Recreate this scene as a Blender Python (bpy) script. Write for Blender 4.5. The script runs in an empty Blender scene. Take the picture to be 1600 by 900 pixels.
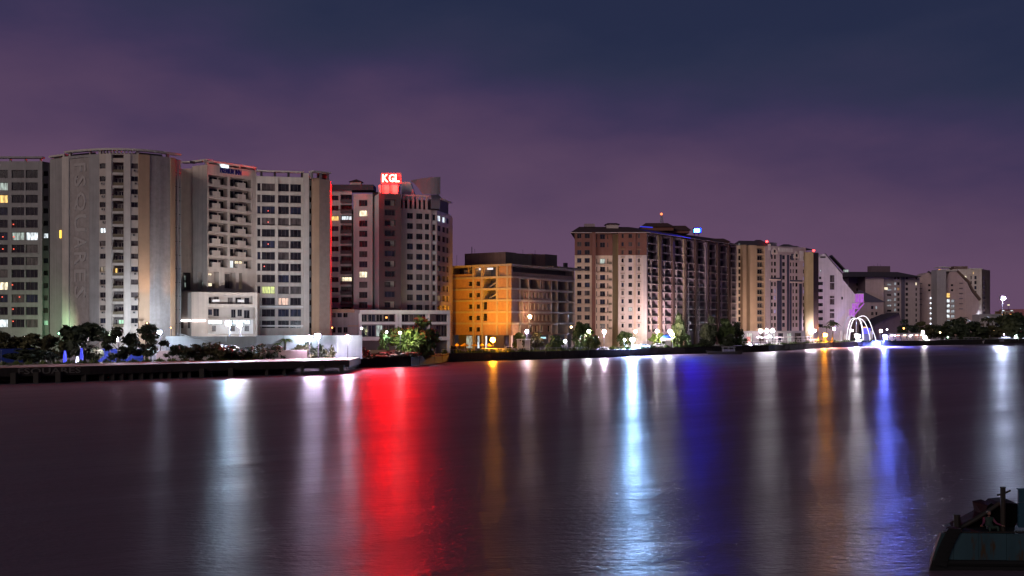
import bpy, math, random
import numpy as np
from mathutils import Vector, Matrix

random.seed(7)
rng = np.random.default_rng(7)
SC = bpy.context.scene
COL = SC.collection

# ------------------------------------------------------------------ camera
FPX, CX, HY, CAMH = 1715.0, 800.0, 505.0, 11.5      # focal length in photo pixels, principal column, horizon row, eye height
cam = bpy.data.cameras.new("camera")
cam.sensor_width = 36.0
cam.lens = FPX / 1600.0 * 36.0
cam.shift_y = (HY - 450.0) / 1600.0
cam.clip_start, cam.clip_end = 0.5, 12000.0
camo = bpy.data.objects.new("camera", cam)
camo.location = (0, 0, CAMH)
camo.rotation_euler = (math.radians(90), 0, 0)
COL.objects.link(camo)
SC.camera = camo

# ------------------------------------------------------------------ night sky, glow of the city on it
SUN_DIR = Vector((-0.50, -0.80, 0.36)).normalized()
world = bpy.data.worlds.new("World")
SC.world = world
world.use_nodes = True
nt = world.node_tree
nt.nodes.clear()
def N(t, nt_, **kw):
    n = nt_.nodes.new(t)
    for k, v in kw.items():
        setattr(n, k, v)
    return n
out = N('ShaderNodeOutputWorld', nt)
tc = N('ShaderNodeTexCoord', nt)
sep = N('ShaderNodeSeparateXYZ', nt)
nt.links.new(tc.outputs['Generated'], sep.inputs[0])
nz = N('ShaderNodeTexNoise', nt)
nz.inputs['Scale'].default_value = 4.2
nz.inputs['Detail'].default_value = 5.0
nz.inputs['Roughness'].default_value = 0.5
mp = N('ShaderNodeMapping', nt)
mp.inputs['Scale'].default_value = (1.0, 1.0, 2.6)
mp.inputs['Rotation'].default_value = (0.0, 0.5, 0.3)
nt.links.new(tc.outputs['Generated'], mp.inputs[0])
nt.links.new(mp.outputs[0], nz.inputs['Vector'])
def M(op, nt_, a, b=None, c=None):
    n = N('ShaderNodeMath', nt_, operation=op)
    for i, v in enumerate((a, b, c)):
        if v is None: continue
        if isinstance(v, (int, float)): n.inputs[i].default_value = v
        else: nt_.links.new(v, n.inputs[i])
    return n.outputs[0]
# the glow reaches higher on the left (x < 0) and the clouds lift and lower it
wob = M('MULTIPLY', nt, M('SUBTRACT', nt, nz.outputs['Fac'], 0.5), 0.19)
lift = M('ADD', nt, M('MULTIPLY', nt, sep.outputs['X'], 0.06), M('MULTIPLY', nt, M('MAXIMUM', nt, M('SUBTRACT', nt, sep.outputs['X'], 0.12), 0.0), 0.12))
h = M('ADD', nt, M('ADD', nt, sep.outputs['Z'], lift), wob)
ramp = N('ShaderNodeValToRGB', nt)
cr = ramp.color_ramp
cr.interpolation = 'B_SPLINE'
stops = [(0.00, (0.130, 0.072, 0.132)), (0.08, (0.126, 0.070, 0.132)), (0.13, (0.100, 0.058, 0.115)), (0.175, (0.072, 0.044, 0.102)),
         (0.215, (0.040, 0.033, 0.088)), (0.255, (0.028, 0.032, 0.071)), (0.30, (0.020, 0.027, 0.066)), (0.55, (0.010, 0.016, 0.048)), (1.0, (0.008, 0.012, 0.035))]
cr.elements[0].position, cr.elements[0].color = stops[0][0], (*stops[0][1], 1)
cr.elements[1].position, cr.elements[1].color = stops[-1][0], (*stops[-1][1], 1)
for p, c in stops[1:-1]:
    e = cr.elements.new(p); e.color = (*c, 1)
nt.links.new(h, ramp.inputs[0])
sky = N('ShaderNodeTexSky', nt, sky_type='NISHITA')
sky.sun_disc = False
sky.sun_elevation = math.radians(-7.0)
sky.sun_rotation = math.radians(210.0)
bg1 = N('ShaderNodeBackground', nt); bg1.inputs['Strength'].default_value = 0.05
bg2 = N('ShaderNodeBackground', nt); bg2.inputs['Strength'].default_value = 1.0
nt.links.new(sky.outputs[0], bg1.inputs['Color'])
nt.links.new(ramp.outputs[0], bg2.inputs['Color'])
add = N('ShaderNodeAddShader', nt)
nt.links.new(bg1.outputs[0], add.inputs[0]); nt.links.new(bg2.outputs[0], add.inputs[1])
nt.links.new(add.outputs[0], out.inputs['Surface'])

# the glow of the town behind the camera, soft and low
sl = bpy.data.lights.new("town_glow", 'SUN')
sl.energy = 0.76
sl.angle = math.radians(28)
sl.color = (1.0, 0.85, 0.74)
so = bpy.data.objects.new("town_glow", sl)
so.rotation_euler = (-SUN_DIR).to_track_quat('-Z', 'Y').to_euler()
so.location = (0, -50, 200)
COL.objects.link(so)

SC.view_settings.view_transform = 'Standard'
SC.view_settings.look = 'None'
SC.view_settings.exposure = 0.0
SC.view_settings.gamma = 1.0
SC.render.engine = 'CYCLES'
SC.cycles.use_denoising = True
SC.cycles.use_light_tree = True
SC.cycles.sample_clamp_indirect = 4.0
SC.cycles.max_bounces = 4
SC.cycles.diffuse_bounces = 2
SC.cycles.glossy_bounces = 2
SC.cycles.transmission_bounces = 2
SC.cycles.caustics_reflective = False
SC.cycles.caustics_refractive = False

# ------------------------------------------------------------------ helpers
GZ = 2.6                                               # level of the promenade

def W(px, py, Y):
    return Vector(((px - CX) / FPX * Y, Y, CAMH + (HY - py) / FPX * Y))

def XY(px, Y):
    return ((px - CX) / FPX * Y, Y)

def tag(o, label=None, cat=None, group=None, kind=None):
    if label: o['label'] = label
    if cat: o['category'] = cat
    if group: o['group'] = group
    if kind: o['kind'] = kind
    return o

def empty(name, loc, label=None, cat=None, group=None):
    o = bpy.data.objects.new(name, None)
    o.empty_display_size = 0.5
    o.location = loc
    COL.objects.link(o)
    return tag(o, label, cat, group)

def link(name, me, parent=None, loc=(0, 0, 0), rz=0.0):
    o = bpy.data.objects.new(name, me)
    COL.objects.link(o)
    o.location = loc
    o.rotation_euler = (0, 0, rz)
    if parent is not None:
        o.parent = parent
    return o

class MB:
    """collects faces with materials and links them as one mesh"""
    def __init__(self):
        self.v, self.f, self.m, self.mats = [], [], [], []
    def mi(self, mat):
        if mat not in self.mats: self.mats.append(mat)
        return self.mats.index(mat)
    def poly(self, pts, mat):
        n = len(self.v)
        self.v.extend([tuple(p) for p in pts])
        self.f.append(tuple(range(n, n + len(pts))))
        self.m.append(self.mi(mat))
    def hexa(self, p, mat, skip=()):
        # p: 8 corners, 0-3 bottom ring, 4-7 top ring
        n = len(self.v); self.v.extend([tuple(q) for q in p]); k = self.mi(mat)
        for i, fc in enumerate(((0, 3, 2, 1), (4, 5, 6, 7), (0, 1, 5, 4), (1, 2, 6, 5), (2, 3, 7, 6), (3, 0, 4, 7))):
            if i in skip: continue
            self.f.append(tuple(n + a for a in fc)); self.m.append(k)
    def box(self, x0, x1, y0, y1, z0, z1, mat):
        self.hexa([(x0, y0, z0), (x1, y0, z0), (x1, y1, z0), (x0, y1, z0), (x0, y0, z1), (x1, y0, z1), (x1, y1, z1), (x0, y1, z1)], mat)
    def prism(self, pts, z0, z1, mat):
        n = len(pts)
        self.poly([(*p, z0) for p in reversed(pts)], mat); self.poly([(*p, z1) for p in pts], mat)
        for i in range(n):
            a, b = pts[i], pts[(i + 1) % n]
            self.poly([(*a, z0), (*b, z0), (*b, z1), (*a, z1)], mat)
    def tube(self, pts, rad, mat, seg=6, cap=True):
        k = self.mi(mat); rings = []
        pts = [Vector(p) for p in pts]
        if isinstance(rad, (int, float)): rad = [rad] * len(pts)
        for i, p in enumerate(pts):
            t = (pts[min(i + 1, len(pts) - 1)] - pts[max(i - 1, 0)])
            if t.length < 1e-6: t = Vector((0, 0, 1))
            t.normalize()
            a = t.cross(Vector((0, 0, 1)))
            if a.length < 0.05: a = t.cross(Vector((0, 1, 0)))
            a.normalize(); b = t.cross(a)
            n = len(self.v)
            for s in range(seg):
                w = 2 * math.pi * s / seg
                self.v.append(tuple(p + (a * math.cos(w) + b * math.sin(w)) * rad[i]))
            rings.append(n)
        for r0, r1 in zip(rings, rings[1:]):
            for s in range(seg):
                self.f.append((r0 + s, r0 + (s + 1) % seg, r1 + (s + 1) % seg, r1 + s)); self.m.append(k)
        if cap:
            self.f.append(tuple(rings[0] + s for s in reversed(range(seg)))); self.m.append(k)
            self.f.append(tuple(rings[-1] + s for s in range(seg))); self.m.append(k)
    def mesh(self, name, off=(0, 0, 0), smooth=False):
        me = bpy.data.meshes.new(name)
        ox, oy, oz = off
        me.from_pydata([(x - ox, y - oy, z - oz) for x, y, z in self.v], [], self.f)
        for m_ in self.mats: me.materials.append(m_)
        me.polygons.foreach_set('material_index', self.m)
        if smooth: me.polygons.foreach_set('use_smooth', [True] * len(self.f))
        me.update()
        return me
    def build(self, name, parent=None, smooth=False):
        """geometry is given in world coordinates; the object hangs under parent (an unrotated empty)"""
        off = tuple(parent.location) if parent is not None else (0, 0, 0)
        if parent is not None and parent.parent is not None:
            off = tuple(parent.matrix_basis.translation + parent.parent.matrix_basis.translation)
        return link(name, self.mesh(name, off, smooth), parent)

class Face:
    """a vertical plane of a building seen from the river, from its left to its right end"""
    def __init__(self, pa, Ya, pb, Yb, off=0.0):
        a, b = Vector(XY(pa, Ya)), Vector(XY(pb, Yb))
        self.d = (b - a).normalized()
        self.n = Vector((self.d.y, -self.d.x))
        self.a = a + self.n * off
        self.L = (b - a).length
        self.pa, self.pb = pa, pb
        self.rz = math.atan2(self.d.y, self.d.x)
    def u(self, px):
        k = (px - CX) / FPX
        return (k * self.a.y - self.a.x) / (self.d.x - k * self.d.y)
    def Y(self, px):
        return self.a.y + self.d.y * self.u(px)
    def z(self, py, px=None):
        Y = self.Y(self.pa if px is None else px)
        return CAMH + (HY - py) / FPX * Y
    def P(self, u, z, off=0.0):
        p = self.a + self.d * u + self.n * off
        return (p.x, p.y, z)
    def box(self, mb, u0, u1, z0, z1, o0, o1, mat):
        """o1 > o0, o1 is the outer side"""
        P = self.P
        mb.hexa([P(u0, z0, o1), P(u1, z0, o1), P(u1, z0, o0), P(u0, z0, o0), P(u0, z1, o1), P(u1, z1, o1), P(u1, z1, o0), P(u0, z1, o0)], mat)
    def wall(self, mb, u0, u1, z0, z1, openings, mat, inner=None):
        """wall sheet with real recesses; openings = (u0,u1,z0,z1,depth,back)"""
        P = self.P
        us = sorted({u0, u1} | {o[0] for o in openings} | {o[1] for o in openings})
        zs = sorted({z0, z1} | {o[2] for o in openings} | {o[3] for o in openings})
        us = [u for u in us if u0 - 1e-6 <= u <= u1 + 1e-6]; zs = [z for z in zs if z0 - 1e-6 <= z <= z1 + 1e-6]
        for za, zb in zip(zs, zs[1:]):
            if zb - za < 1e-4: continue
            row = [o for o in openings if o[2] < (za + zb) / 2 < o[3]]
            start = None
            for ua, ub in zip(us, us[1:]):
                um = (ua + ub) / 2
                hit = any(o[0] < um < o[1] for o in row)
                if hit:
                    if start is not None and ua > start + 1e-5: mb.poly([P(start, za), P(ua, za), P(ua, zb), P(start, zb)], mat)
                    start = None
                elif start is None: start = ua
            if start is not None: mb.poly([P(start, za), P(u1, za), P(u1, zb), P(start, zb)], mat)
        im = inner or mat
        for a, b, c, d, dep, back in openings:
            mb.poly([P(a, c), P(a, d), P(a, d, -dep), P(a, c, -dep)], im)
            mb.poly([P(b, c), P(b, c, -dep), P(b, d, -dep), P(b, d)], im)
            mb.poly([P(a, c), P(a, c, -dep), P(b, c, -dep), P(b, c)], im)
            mb.poly([P(a, d), P(b, d), P(b, d, -dep), P(a, d, -dep)], im)
            if back is not None:
                mb.poly([P(a, c, -dep), P(b, c, -dep), P(b, d, -dep), P(a, d, -dep)], back)

# ------------------------------------------------------------------ materials
MATS = {}
def surf(name, col, rough=0.8, var=0.18, scale=0.35, streak=0.0, spec=0.3, bump=0.0, metal=0.0, col2=None):
    m = bpy.data.materials.new(name); m.use_nodes = True
    t = m.node_tree; b = t.nodes['Principled BSDF']
    b.inputs['Roughness'].default_value = rough
    b.inputs['Specular IOR Level'].default_value = spec
    b.inputs['Metallic'].default_value = metal
    co = N('ShaderNodeTexCoord', t)
    n1 = N('ShaderNodeTexNoise', t); n1.inputs['Scale'].default_value = scale; n1.inputs['Detail'].default_value = 5.0; n1.inputs['Roughness'].default_value = 0.65
    t.links.new(co.outputs['Object'], n1.inputs['Vector'])
    mp_ = N('ShaderNodeMapping', t); mp_.inputs['Scale'].default_value = (1.2, 1.2, 0.05)
    t.links.new(co.outputs['Object'], mp_.inputs[0])
    n2 = N('ShaderNodeTexNoise', t); n2.inputs['Scale'].default_value = 1.0; n2.inputs['Detail'].default_value = 3.0
    t.links.new(mp_.outputs[0], n2.inputs['Vector'])
    f = M('ADD', t, M('MULTIPLY', t, M('SUBTRACT', t, n1.outputs['Fac'], 0.5), var * 2.2), M('MULTIPLY', t, M('SUBTRACT', t, n2.outputs['Fac'], 0.5), streak * 2.2))
    g = M('ADD', t, f, 1.0)
    vm = N('ShaderNodeVectorMath', t, operation='SCALE')
    if col2 is None:
        vm.inputs[0].default_value = col[:3]
    else:
        mx = N('ShaderNodeMix', t, data_type='RGBA')
        mx.inputs['A'].default_value = (*col, 1); mx.inputs['B'].default_value = (*col2, 1)
        rp = N('ShaderNodeMapRange', t); rp.inputs['From Min'].default_value = 0.48; rp.inputs['From Max'].default_value = 0.62
        t.links.new(n1.outputs['Fac'], rp.inputs['Value']); t.links.new(rp.outputs[0], mx.inputs['Factor'])
        t.links.new(mx.outputs['Result'], vm.inputs[0])
    t.links.new(g, vm.inputs['Scale'])
    t.links.new(vm.outputs[0], b.inputs['Base Color'])
    if bump:
        bp = N('ShaderNodeBump', t); bp.inputs['Strength'].default_value = bump; bp.inputs['Distance'].default_value = 0.1
        t.links.new(n1.outputs['Fac'], bp.inputs['Height']); t.links.new(bp.outputs[0], b.inputs['Normal'])
    MATS[name] = m
    return m

def glow(name, col, strength, var=0.0, scale=1.5, base=(0.3, 0.3, 0.3)):
    """something that gives off light: a lamp, a sign, a lit window (var: curtains and furniture behind it)"""
    m = bpy.data.materials.new(name); m.use_nodes = True
    t = m.node_tree; b = t.nodes['Principled BSDF']
    b.inputs['Base Color'].default_value = (*base, 1)
    b.inputs['Roughness'].default_value = 0.4
    b.inputs['Emission Color'].default_value = (*col, 1)
    b.inputs['Emission Strength'].default_value = strength
    if var:
        co = N('ShaderNodeTexCoord', t); oi = N('ShaderNodeObjectInfo', t)
        va = N('ShaderNodeVectorMath', t, operation='ADD')
        t.links.new(co.outputs['Object'], va.inputs[0]); t.links.new(oi.outputs['Location'], va.inputs[1])
        mp_ = N('ShaderNodeMapping', t); mp_.inputs['Scale'].default_value = (1.6, 1.6, 0.45)
        t.links.new(va.outputs[0], mp_.inputs[0])
        n = N('ShaderNodeTexNoise', t); n.inputs['Scale'].default_value = scale; n.inputs['Detail'].default_value = 2.0
        t.links.new(mp_.outputs[0], n.inputs['Vector'])
        r = N('ShaderNodeMapRange', t)
        r.inputs['From Min'].default_value = 0.35; r.inputs['From Max'].default_value = 0.62
        r.inputs['To Min'].default_value = strength * (1 - var); r.inputs['To Max'].default_value = strength
        t.links.new(n.outputs['Fac'], r.inputs['Value']); t.links.new(r.outputs[0], b.inputs['Emission Strength'])
    MATS[name] = m
    return m

def glass(name, col, rough=0.12):
    m = bpy.data.materials.new(name); m.use_nodes = True
    t = m.node_tree; b = t.nodes['Principled BSDF']
    b.inputs['Roughness'].default_value = rough
    b.inputs['Specular IOR Level'].default_value = 0.5
    co = N('ShaderNodeTexCoord', t); oi = N('ShaderNodeObjectInfo', t)
    va = N('ShaderNodeVectorMath', t, operation='ADD')
    t.links.new(co.outputs['Object'], va.inputs[0]); t.links.new(oi.outputs['Location'], va.inputs[1])
    mp_ = N('ShaderNodeMapping', t); mp_.inputs['Scale'].default_value = (1.1, 1.1, 0.3)
    t.links.new(va.outputs[0], mp_.inputs[0])
    n = N('ShaderNodeTexNoise', t); n.inputs['Scale'].default_value = 1.0; n.inputs['Detail'].default_value = 2.0
    t.links.new(mp_.outputs[0], n.inputs['Vector'])
    r = N('ShaderNodeMapRange', t); r.inputs['From Min'].default_value = 0.3; r.inputs['From Max'].default_value = 0.7
    r.inputs['To Min'].default_value = 0.35; r.inputs['To Max'].default_value = 1.7
    vm = N('ShaderNodeVectorMath', t, operation='SCALE'); vm.inputs[0].default_value = col
    t.links.new(n.outputs['Fac'], r.inputs['Value']); t.links.new(r.outputs[0], vm.inputs['Scale']); t.links.new(vm.outputs[0], b.inputs['Base Color'])
    MATS[name] = m
    return m

# walls
GREY = surf('grey_render', (0.30, 0.28, 0.28), streak=0.26, var=0.25)
WARM = surf('warm_render', (0.47, 0.40, 0.36), streak=0.24, var=0.22)
PALE = surf('pale_render', (0.51, 0.455, 0.42), streak=0.24, var=0.22)
TAN = surf('tan_render', (0.42, 0.28, 0.19), streak=0.12)
STONE = surf('stone_cladding', (0.33, 0.29, 0.28), var=0.34, scale=0.9, bump=0.4, streak=0.22)
BROWN = surf('brown_render', (0.105, 0.072, 0.08), streak=0.08)
PINKISH = surf('pinkish_render', (0.56, 0.46, 0.45), streak=0.2, var=0.22)
REDBROWN = surf('redbrown_render', (0.20, 0.085, 0.065), streak=0.15)
CREAM = surf('cream_render', (0.62, 0.46, 0.36), streak=0.22, var=0.25)
ROSE = surf('rose_render', (0.66, 0.53, 0.49), streak=0.22, var=0.25)
MAUVE = surf('mauve_render', (0.36, 0.28, 0.31), streak=0.12)
NAVY = surf('navy_render', (0.05, 0.045, 0.09))
OLIVE = surf('olive_render', (0.33, 0.25, 0.15), streak=0.2)
DARKPIER = surf('dark_pier', (0.12, 0.07, 0.06), streak=0.1)
LILAC = surf('lilac_render', (0.60, 0.52, 0.55), streak=0.22)
DUSK = surf('dusk_render', (0.50, 0.40, 0.41), streak=0.12)
WHITE = surf('white_paint', (0.72, 0.70, 0.69), streak=0.10)
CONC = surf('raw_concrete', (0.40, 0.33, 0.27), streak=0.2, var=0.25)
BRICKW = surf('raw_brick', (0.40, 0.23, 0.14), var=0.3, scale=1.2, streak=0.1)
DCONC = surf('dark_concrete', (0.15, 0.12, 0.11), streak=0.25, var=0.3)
ROOFR = surf('roof_tile', (0.075, 0.04, 0.04), var=0.3, scale=1.5)
ROOFD = surf('roof_dark', (0.075, 0.058, 0.075), var=0.3, scale=0.8)
DARKM = surf('dark_metal', (0.03, 0.028, 0.032), rough=0.5, spec=0.5)
GREYM = surf('grey_metal', (0.30, 0.30, 0.31), rough=0.45, spec=0.5)
FRAME = surf('window_frame', (0.10, 0.085, 0.085), rough=0.5)
FRAMEL = surf('window_frame_light', (0.34, 0.30, 0.29), rough=0.5)
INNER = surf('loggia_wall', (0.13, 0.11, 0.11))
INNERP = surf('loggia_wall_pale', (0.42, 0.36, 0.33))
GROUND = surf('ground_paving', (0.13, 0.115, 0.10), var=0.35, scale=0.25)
PINKW = surf('terrace_wall', (0.52, 0.42, 0.40), var=0.3, scale=0.8)
TANWALL = surf('tan_wall', (0.50, 0.38, 0.26), var=0.25, scale=0.6)
BLUEH = surf('blue_hoarding', (0.012, 0.03, 0.20), var=0.25, scale=0.4)
CANVASW = surf('white_canvas', (0.68, 0.62, 0.62), var=0.1)
CANVASY = surf('yellow_canvas', (0.75, 0.45, 0.08), var=0.1)
CANVASB = surf('blue_canvas', (0.02, 0.08, 0.45), var=0.1)
BARK = surf('bark', (0.07, 0.05, 0.04), var=0.3, scale=3)
# glass
G_DARK = glass('glass_dark', (0.016, 0.015, 0.019))
G_MID = glass('glass_curtained', (0.085, 0.068, 0.068), 0.25)
G_BLUE = glass('glass_bluish', (0.022, 0.026, 0.05))
# lit panes
L_WHITE = glow('lit_white', (0.85, 0.95, 1.0), 1.5, 0.75)
L_SOFT = glow('lit_soft', (0.75, 0.95, 0.85), 0.55, 0.8)
L_GREEN = glow('lit_green', (0.45, 0.95, 0.55), 0.9, 0.7)
L_WARM = glow('lit_warm', (1.0, 0.62, 0.16), 1.5, 0.6)
L_PEACH = glow('lit_peach', (1.0, 0.60, 0.42), 1.0, 0.7)
L_CREAM = glow('lit_cream', (1.0, 0.86, 0.58), 1.7, 0.7)
L_LIME = glow('lit_lime', (0.75, 0.85, 0.2), 1.0, 0.6)
L_DIMY = glow('lit_dim', (0.9, 0.62, 0.3), 0.22, 0.8)
LITNAME = {L_WHITE: 'window lit white', L_SOFT: 'window lit dim greenish white', L_GREEN: 'window lit green', L_WARM: 'window lit orange', L_PEACH: 'window lit peach',
           L_CREAM: 'window lit cream white', L_LIME: 'window lit lime yellow', L_DIMY: 'window faintly lit'}
RED_DOT = glow('red_indicator', (1.0, 0.08, 0.03), 1.6)

def bsdf(m): return m.node_tree.nodes['Principled BSDF']

# ------------------------------------------------------------------ windows
WIN = {}
def win_mesh(w, h, nv, nh, pane, frame, fw=0.09):
    key = (round(w, 1), round(h, 1), nv, nh, pane.name, frame.name)
    if key in WIN: return WIN[key], key
    mb = MB(); w, h = key[0], key[1]
    mb.box(0, w, -0.05, 0.05, 0, fw, frame); mb.box(0, w, -0.05, 0.05, h - fw, h, frame)
    mb.box(0, fw, -0.045, 0.045, fw, h - fw, frame); mb.box(w - fw, w, -0.045, 0.045, fw, h - fw, frame)
    for i in range(1, nv):
        x = w * i / nv; mb.box(x - fw * 0.4, x + fw * 0.4, -0.04, 0.04, fw, h - fw, frame)
    for i in range(1, nh):
        z = h * i / nh; mb.box(fw, w - fw, -0.035, 0.035, z - fw * 0.4, z + fw * 0.4, frame)
    mb.poly([(fw / 2, 0.02, fw / 2), (w - fw / 2, 0.02, fw / 2), (w - fw / 2, 0.02, h - fw / 2), (fw / 2, 0.02, h - fw / 2)], pane)
    WIN[key] = mb.mesh('window')
    return WIN[key], key

class Building:
    def __init__(self, name, label, cat, px, Y, z=GZ, group=None):
        x, y = XY(px, Y)
        self.root = empty(name, (x, y, z), label, cat, group)
        self.off = Vector((x, y, z))
    def part(self, mb, name, label=None, smooth=False, parent=None):
        o = mb.build(name, parent or self.root, smooth)
        if label: o['label'] = label
        return o
    def window(self, fc, u0, u1, z0, z1, off, pane, nv=2, nh=1, frame=None, name='window'):
        me, key = win_mesh(u1 - u0, z1 - z0, nv, nh, pane, frame or FRAME)
        o = link(name, me, self.root, Vector(fc.P(u0, z0, off)) - self.off, fc.rz)
        o.scale = ((u1 - u0) / key[0], 1, (z1 - z0) / key[1])
        if pane in LITNAME: o['label'] = LITNAME[pane]
        return o
    def bit(self, fc, name, u0, u1, z0, z1, o0, o1, mat, label=None):
        mb = MB(); fc.box(mb, u0, u1, z0, z1, o0, o1, mat)
        return self.part(mb, name, label)

def dark_pane():
    r = random.random()
    return G_DARK if r < 0.55 else (G_MID if r < 0.85 else G_BLUE)

def rows_of(fc, px, ytop, hpx, step, n):
    """window rows as (z bottom, z top), top row first, read off the photo at column px"""
    return [(fc.z(ytop + hpx + step * i, px), fc.z(ytop + step * i, px)) for i in range(n)]

def facade(b, mb, fc, pl, pr, z0, z1, mat, cols, rows, lit={}, extra=(), inner=None):
    """cols: (px0, px1, kind, mullions[, ledge]); kind 'w' window, 'n' narrow window, 'b' balcony, 'g' loggia with side notch"""
    ops = []
    for ci, c in enumerate(cols):
        u0, u1 = fc.u(c[0]), fc.u(c[1]); kind = c[2]; nv = c[3] if len(c) > 3 else 2
        skip = c[4] if len(c) > 4 else ()
        for ri, (za, zb) in enumerate(rows):
            if ri in skip or za < z0 + 0.05 or zb > z1 - 0.02: continue
            pane = lit.get((ci, ri)) or dark_pane()
            if kind in 'wn':
                ops.append((u0, u1, za, zb, 0.35, None))
                b.window(fc, u0, u1, za, zb, -0.30, pane, nv, 1)
            elif kind == 'b':
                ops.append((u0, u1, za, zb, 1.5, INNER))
                m_ = (u1 - u0)
                b.window(fc, u0 + m_ * 0.06, u1 - m_ * 0.06, za + 0.05, zb - 0.25, -1.42, pane, max(2, nv), 1, FRAMEL)
                mb2 = MB()
                fc.box(mb2, u0 + 0.02, u1 - 0.02, za + 0.9, za + 1.0, -0.12, -0.04, DARKM)
                k = max(3, int(m_ / 0.55))
                for i in range(k + 1):
                    uu = u0 + 0.06 + (m_ - 0.12) * i / k
                    fc.box(mb2, uu - 0.02, uu + 0.02, za + 0.02, za + 0.9, -0.10, -0.06, DARKM)
                b.part(mb2, 'railing')
    ops += list(extra)
    fc.wall(mb, fc.u(pl), fc.u(pr), z0, z1, ops, mat, inner)

def shell(mb, pts, z0, z1, mat, roof=None, back=16.0, first=True, last=True, bdir=(0.0, 1.0)):
    """side walls, rear wall and roof behind a row of front points (left to right)"""
    bl = (pts[0][0] + bdir[0] * back, pts[0][1] + bdir[1] * back); br = (pts[-1][0] + bdir[0] * back, pts[-1][1] + bdir[1] * back)
    if first: mb.poly([(*bl, z0), (*pts[0], z0), (*pts[0], z1), (*bl, z1)], mat)
    if last: mb.poly([(*pts[-1], z0), (*br, z0), (*br, z1), (*pts[-1], z1)], mat)
    mb.poly([(*br, z0), (*bl, z0), (*bl, z1), (*br, z1)], mat)
    mb.poly([(*p, z1) for p in pts] + [(*br, z1), (*bl, z1)], roof or mat)

def text_mesh(s, size, depth, mats, name, width=None, height=None):
    cu = bpy.data.curves.new(name, 'FONT'); cu.body = s; cu.size = size; cu.extrude = depth; cu.resolution_u = 2
    cu.offset = 0.012 * size
    o = bpy.data.objects.new(name, cu); COL.objects.link(o)
    bpy.context.view_layer.update()
    me = bpy.data.meshes.new_from_object(o.evaluated_get(bpy.context.evaluated_depsgraph_get()))
    bpy.data.objects.remove(o); bpy.data.curves.remove(cu)
    me.materials.clear()
    for m_ in mats: me.materials.append(m_)
    n = len(me.vertices); co = np.zeros(n * 3); me.vertices.foreach_get('co', co); co = co.reshape(-1, 3)
    lo, hi = co.min(0), co.max(0)
    co[:, :2] -= lo[:2]
    if width: co[:, 0] *= width / (hi[0] - lo[0])
    if height: co[:, 1] *= height / (hi[1] - lo[1])
    me.vertices.foreach_set('co', co.ravel()); me.update(); me.name = name
    return me
STONE_L = surf('letter_stone', (0.40, 0.36, 0.35))
STONE_T = surf('warm_stone', (0.40, 0.30, 0.25), var=0.25, scale=0.9)
OLIVEP = surf('balcony_olive', (0.17, 0.14, 0.10))
BRICKD = surf('raw_brick_dull', (0.26, 0.15, 0.11), var=0.3, scale=1.2, streak=0.1)  # the same brick, darkened in its colour for the unlit right face
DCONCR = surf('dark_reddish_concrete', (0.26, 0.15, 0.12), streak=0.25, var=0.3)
BLUELET = surf('blue_letters', (0.02, 0.03, 0.22))
YELLAMP = glow('yellow_lamp', (1.0, 0.55, 0.06), 2.5)
SIGNLAMP = glow('sign_lamp_white', (0.75, 0.92, 1.0), 1.5)
L_STRIP = glow('strip_light_white', (1.0, 0.93, 0.95), 6.0)
L_TUBE = glow('tube_light', (1.0, 0.88, 0.9), 1.2)
ORANGE_DOT = glow('orange_dot', (1.0, 0.4, 0.06), 2.0)
SIGNWHITE = surf('sign_board_paint', (0.55, 0.5, 0.48))
REDSIDE = glow('red_neon_side', (1.0, 0.004, 0.003), 25.0)
WHITEH = surf('white_hoarding', (0.29, 0.31, 0.33), var=0.2, streak=0.2)
REDNEON = glow('red_neon', (1.0, 0.0006, 0.0004), 7000.0)
PINKV = surf('pink_violet_render', (0.46, 0.35, 0.38), streak=0.12)
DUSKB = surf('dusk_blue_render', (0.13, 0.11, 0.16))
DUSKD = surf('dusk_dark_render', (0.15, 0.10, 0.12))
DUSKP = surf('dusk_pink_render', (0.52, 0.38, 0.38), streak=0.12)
DUSKG = surf('dusk_grey_concrete', (0.38, 0.34, 0.36), streak=0.15)
ROOFBR = surf('brown_roof', (0.14, 0.085, 0.07), var=0.3)
CREAMD = surf('dull_cream', (0.52, 0.42, 0.36), streak=0.1)
WHITED = surf('dull_white', (0.34, 0.32, 0.36), streak=0.12)
PINKB = surf('pink_plaster', (0.50, 0.18, 0.20))
L_DIMW = glow('lit_faint_white', (0.8, 0.9, 1.0), 0.42, 0.8)
L_DIMO = glow('lit_faint_orange', (1.0, 0.45, 0.12), 0.3, 0.6)
L_VIO = glow('lit_violet', (0.35, 0.28, 1.0), 0.5, 0.8)
L_STAIR = glow('stair_light', (0.75, 0.88, 1.0), 3.0)
BLUESTRIP = glow('blue_strip', (0.02, 0.04, 1.0), 0.6)
BLUEBOARD = glow('blue_lightbox', (0.0, 0.02, 1.0), 1.0, base=(0.01, 0.02, 0.3))
BLUENEON = glow('blue_neon', (0.0012, 0.012, 1.0), 4500.0)
ORANGEBEACON = glow('orange_beacon', (1.0, 0.18, 0.05), 3.0)
REDBEACON = glow('red_beacon', (1.0, 0.03, 0.03), 9.0)
PURPLEGLASS = glow('purple_glass', (0.62, 0.16, 0.85), 0.55, 0.4, base=(0.3, 0.1, 0.4))
LITNAME.update({L_DIMW: 'window faintly lit white', L_DIMO: 'window faintly lit orange', L_VIO: 'window lit violet'})
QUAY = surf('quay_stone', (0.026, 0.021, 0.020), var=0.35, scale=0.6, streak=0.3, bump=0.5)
DECKM = surf('deck_boards', (0.20, 0.15, 0.11), var=0.3)
LETTERD = surf('beam_letters', (0.12, 0.11, 0.10))
WATER_R = (0.37, 0.47)
WATER_ANISO = 0.90
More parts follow.
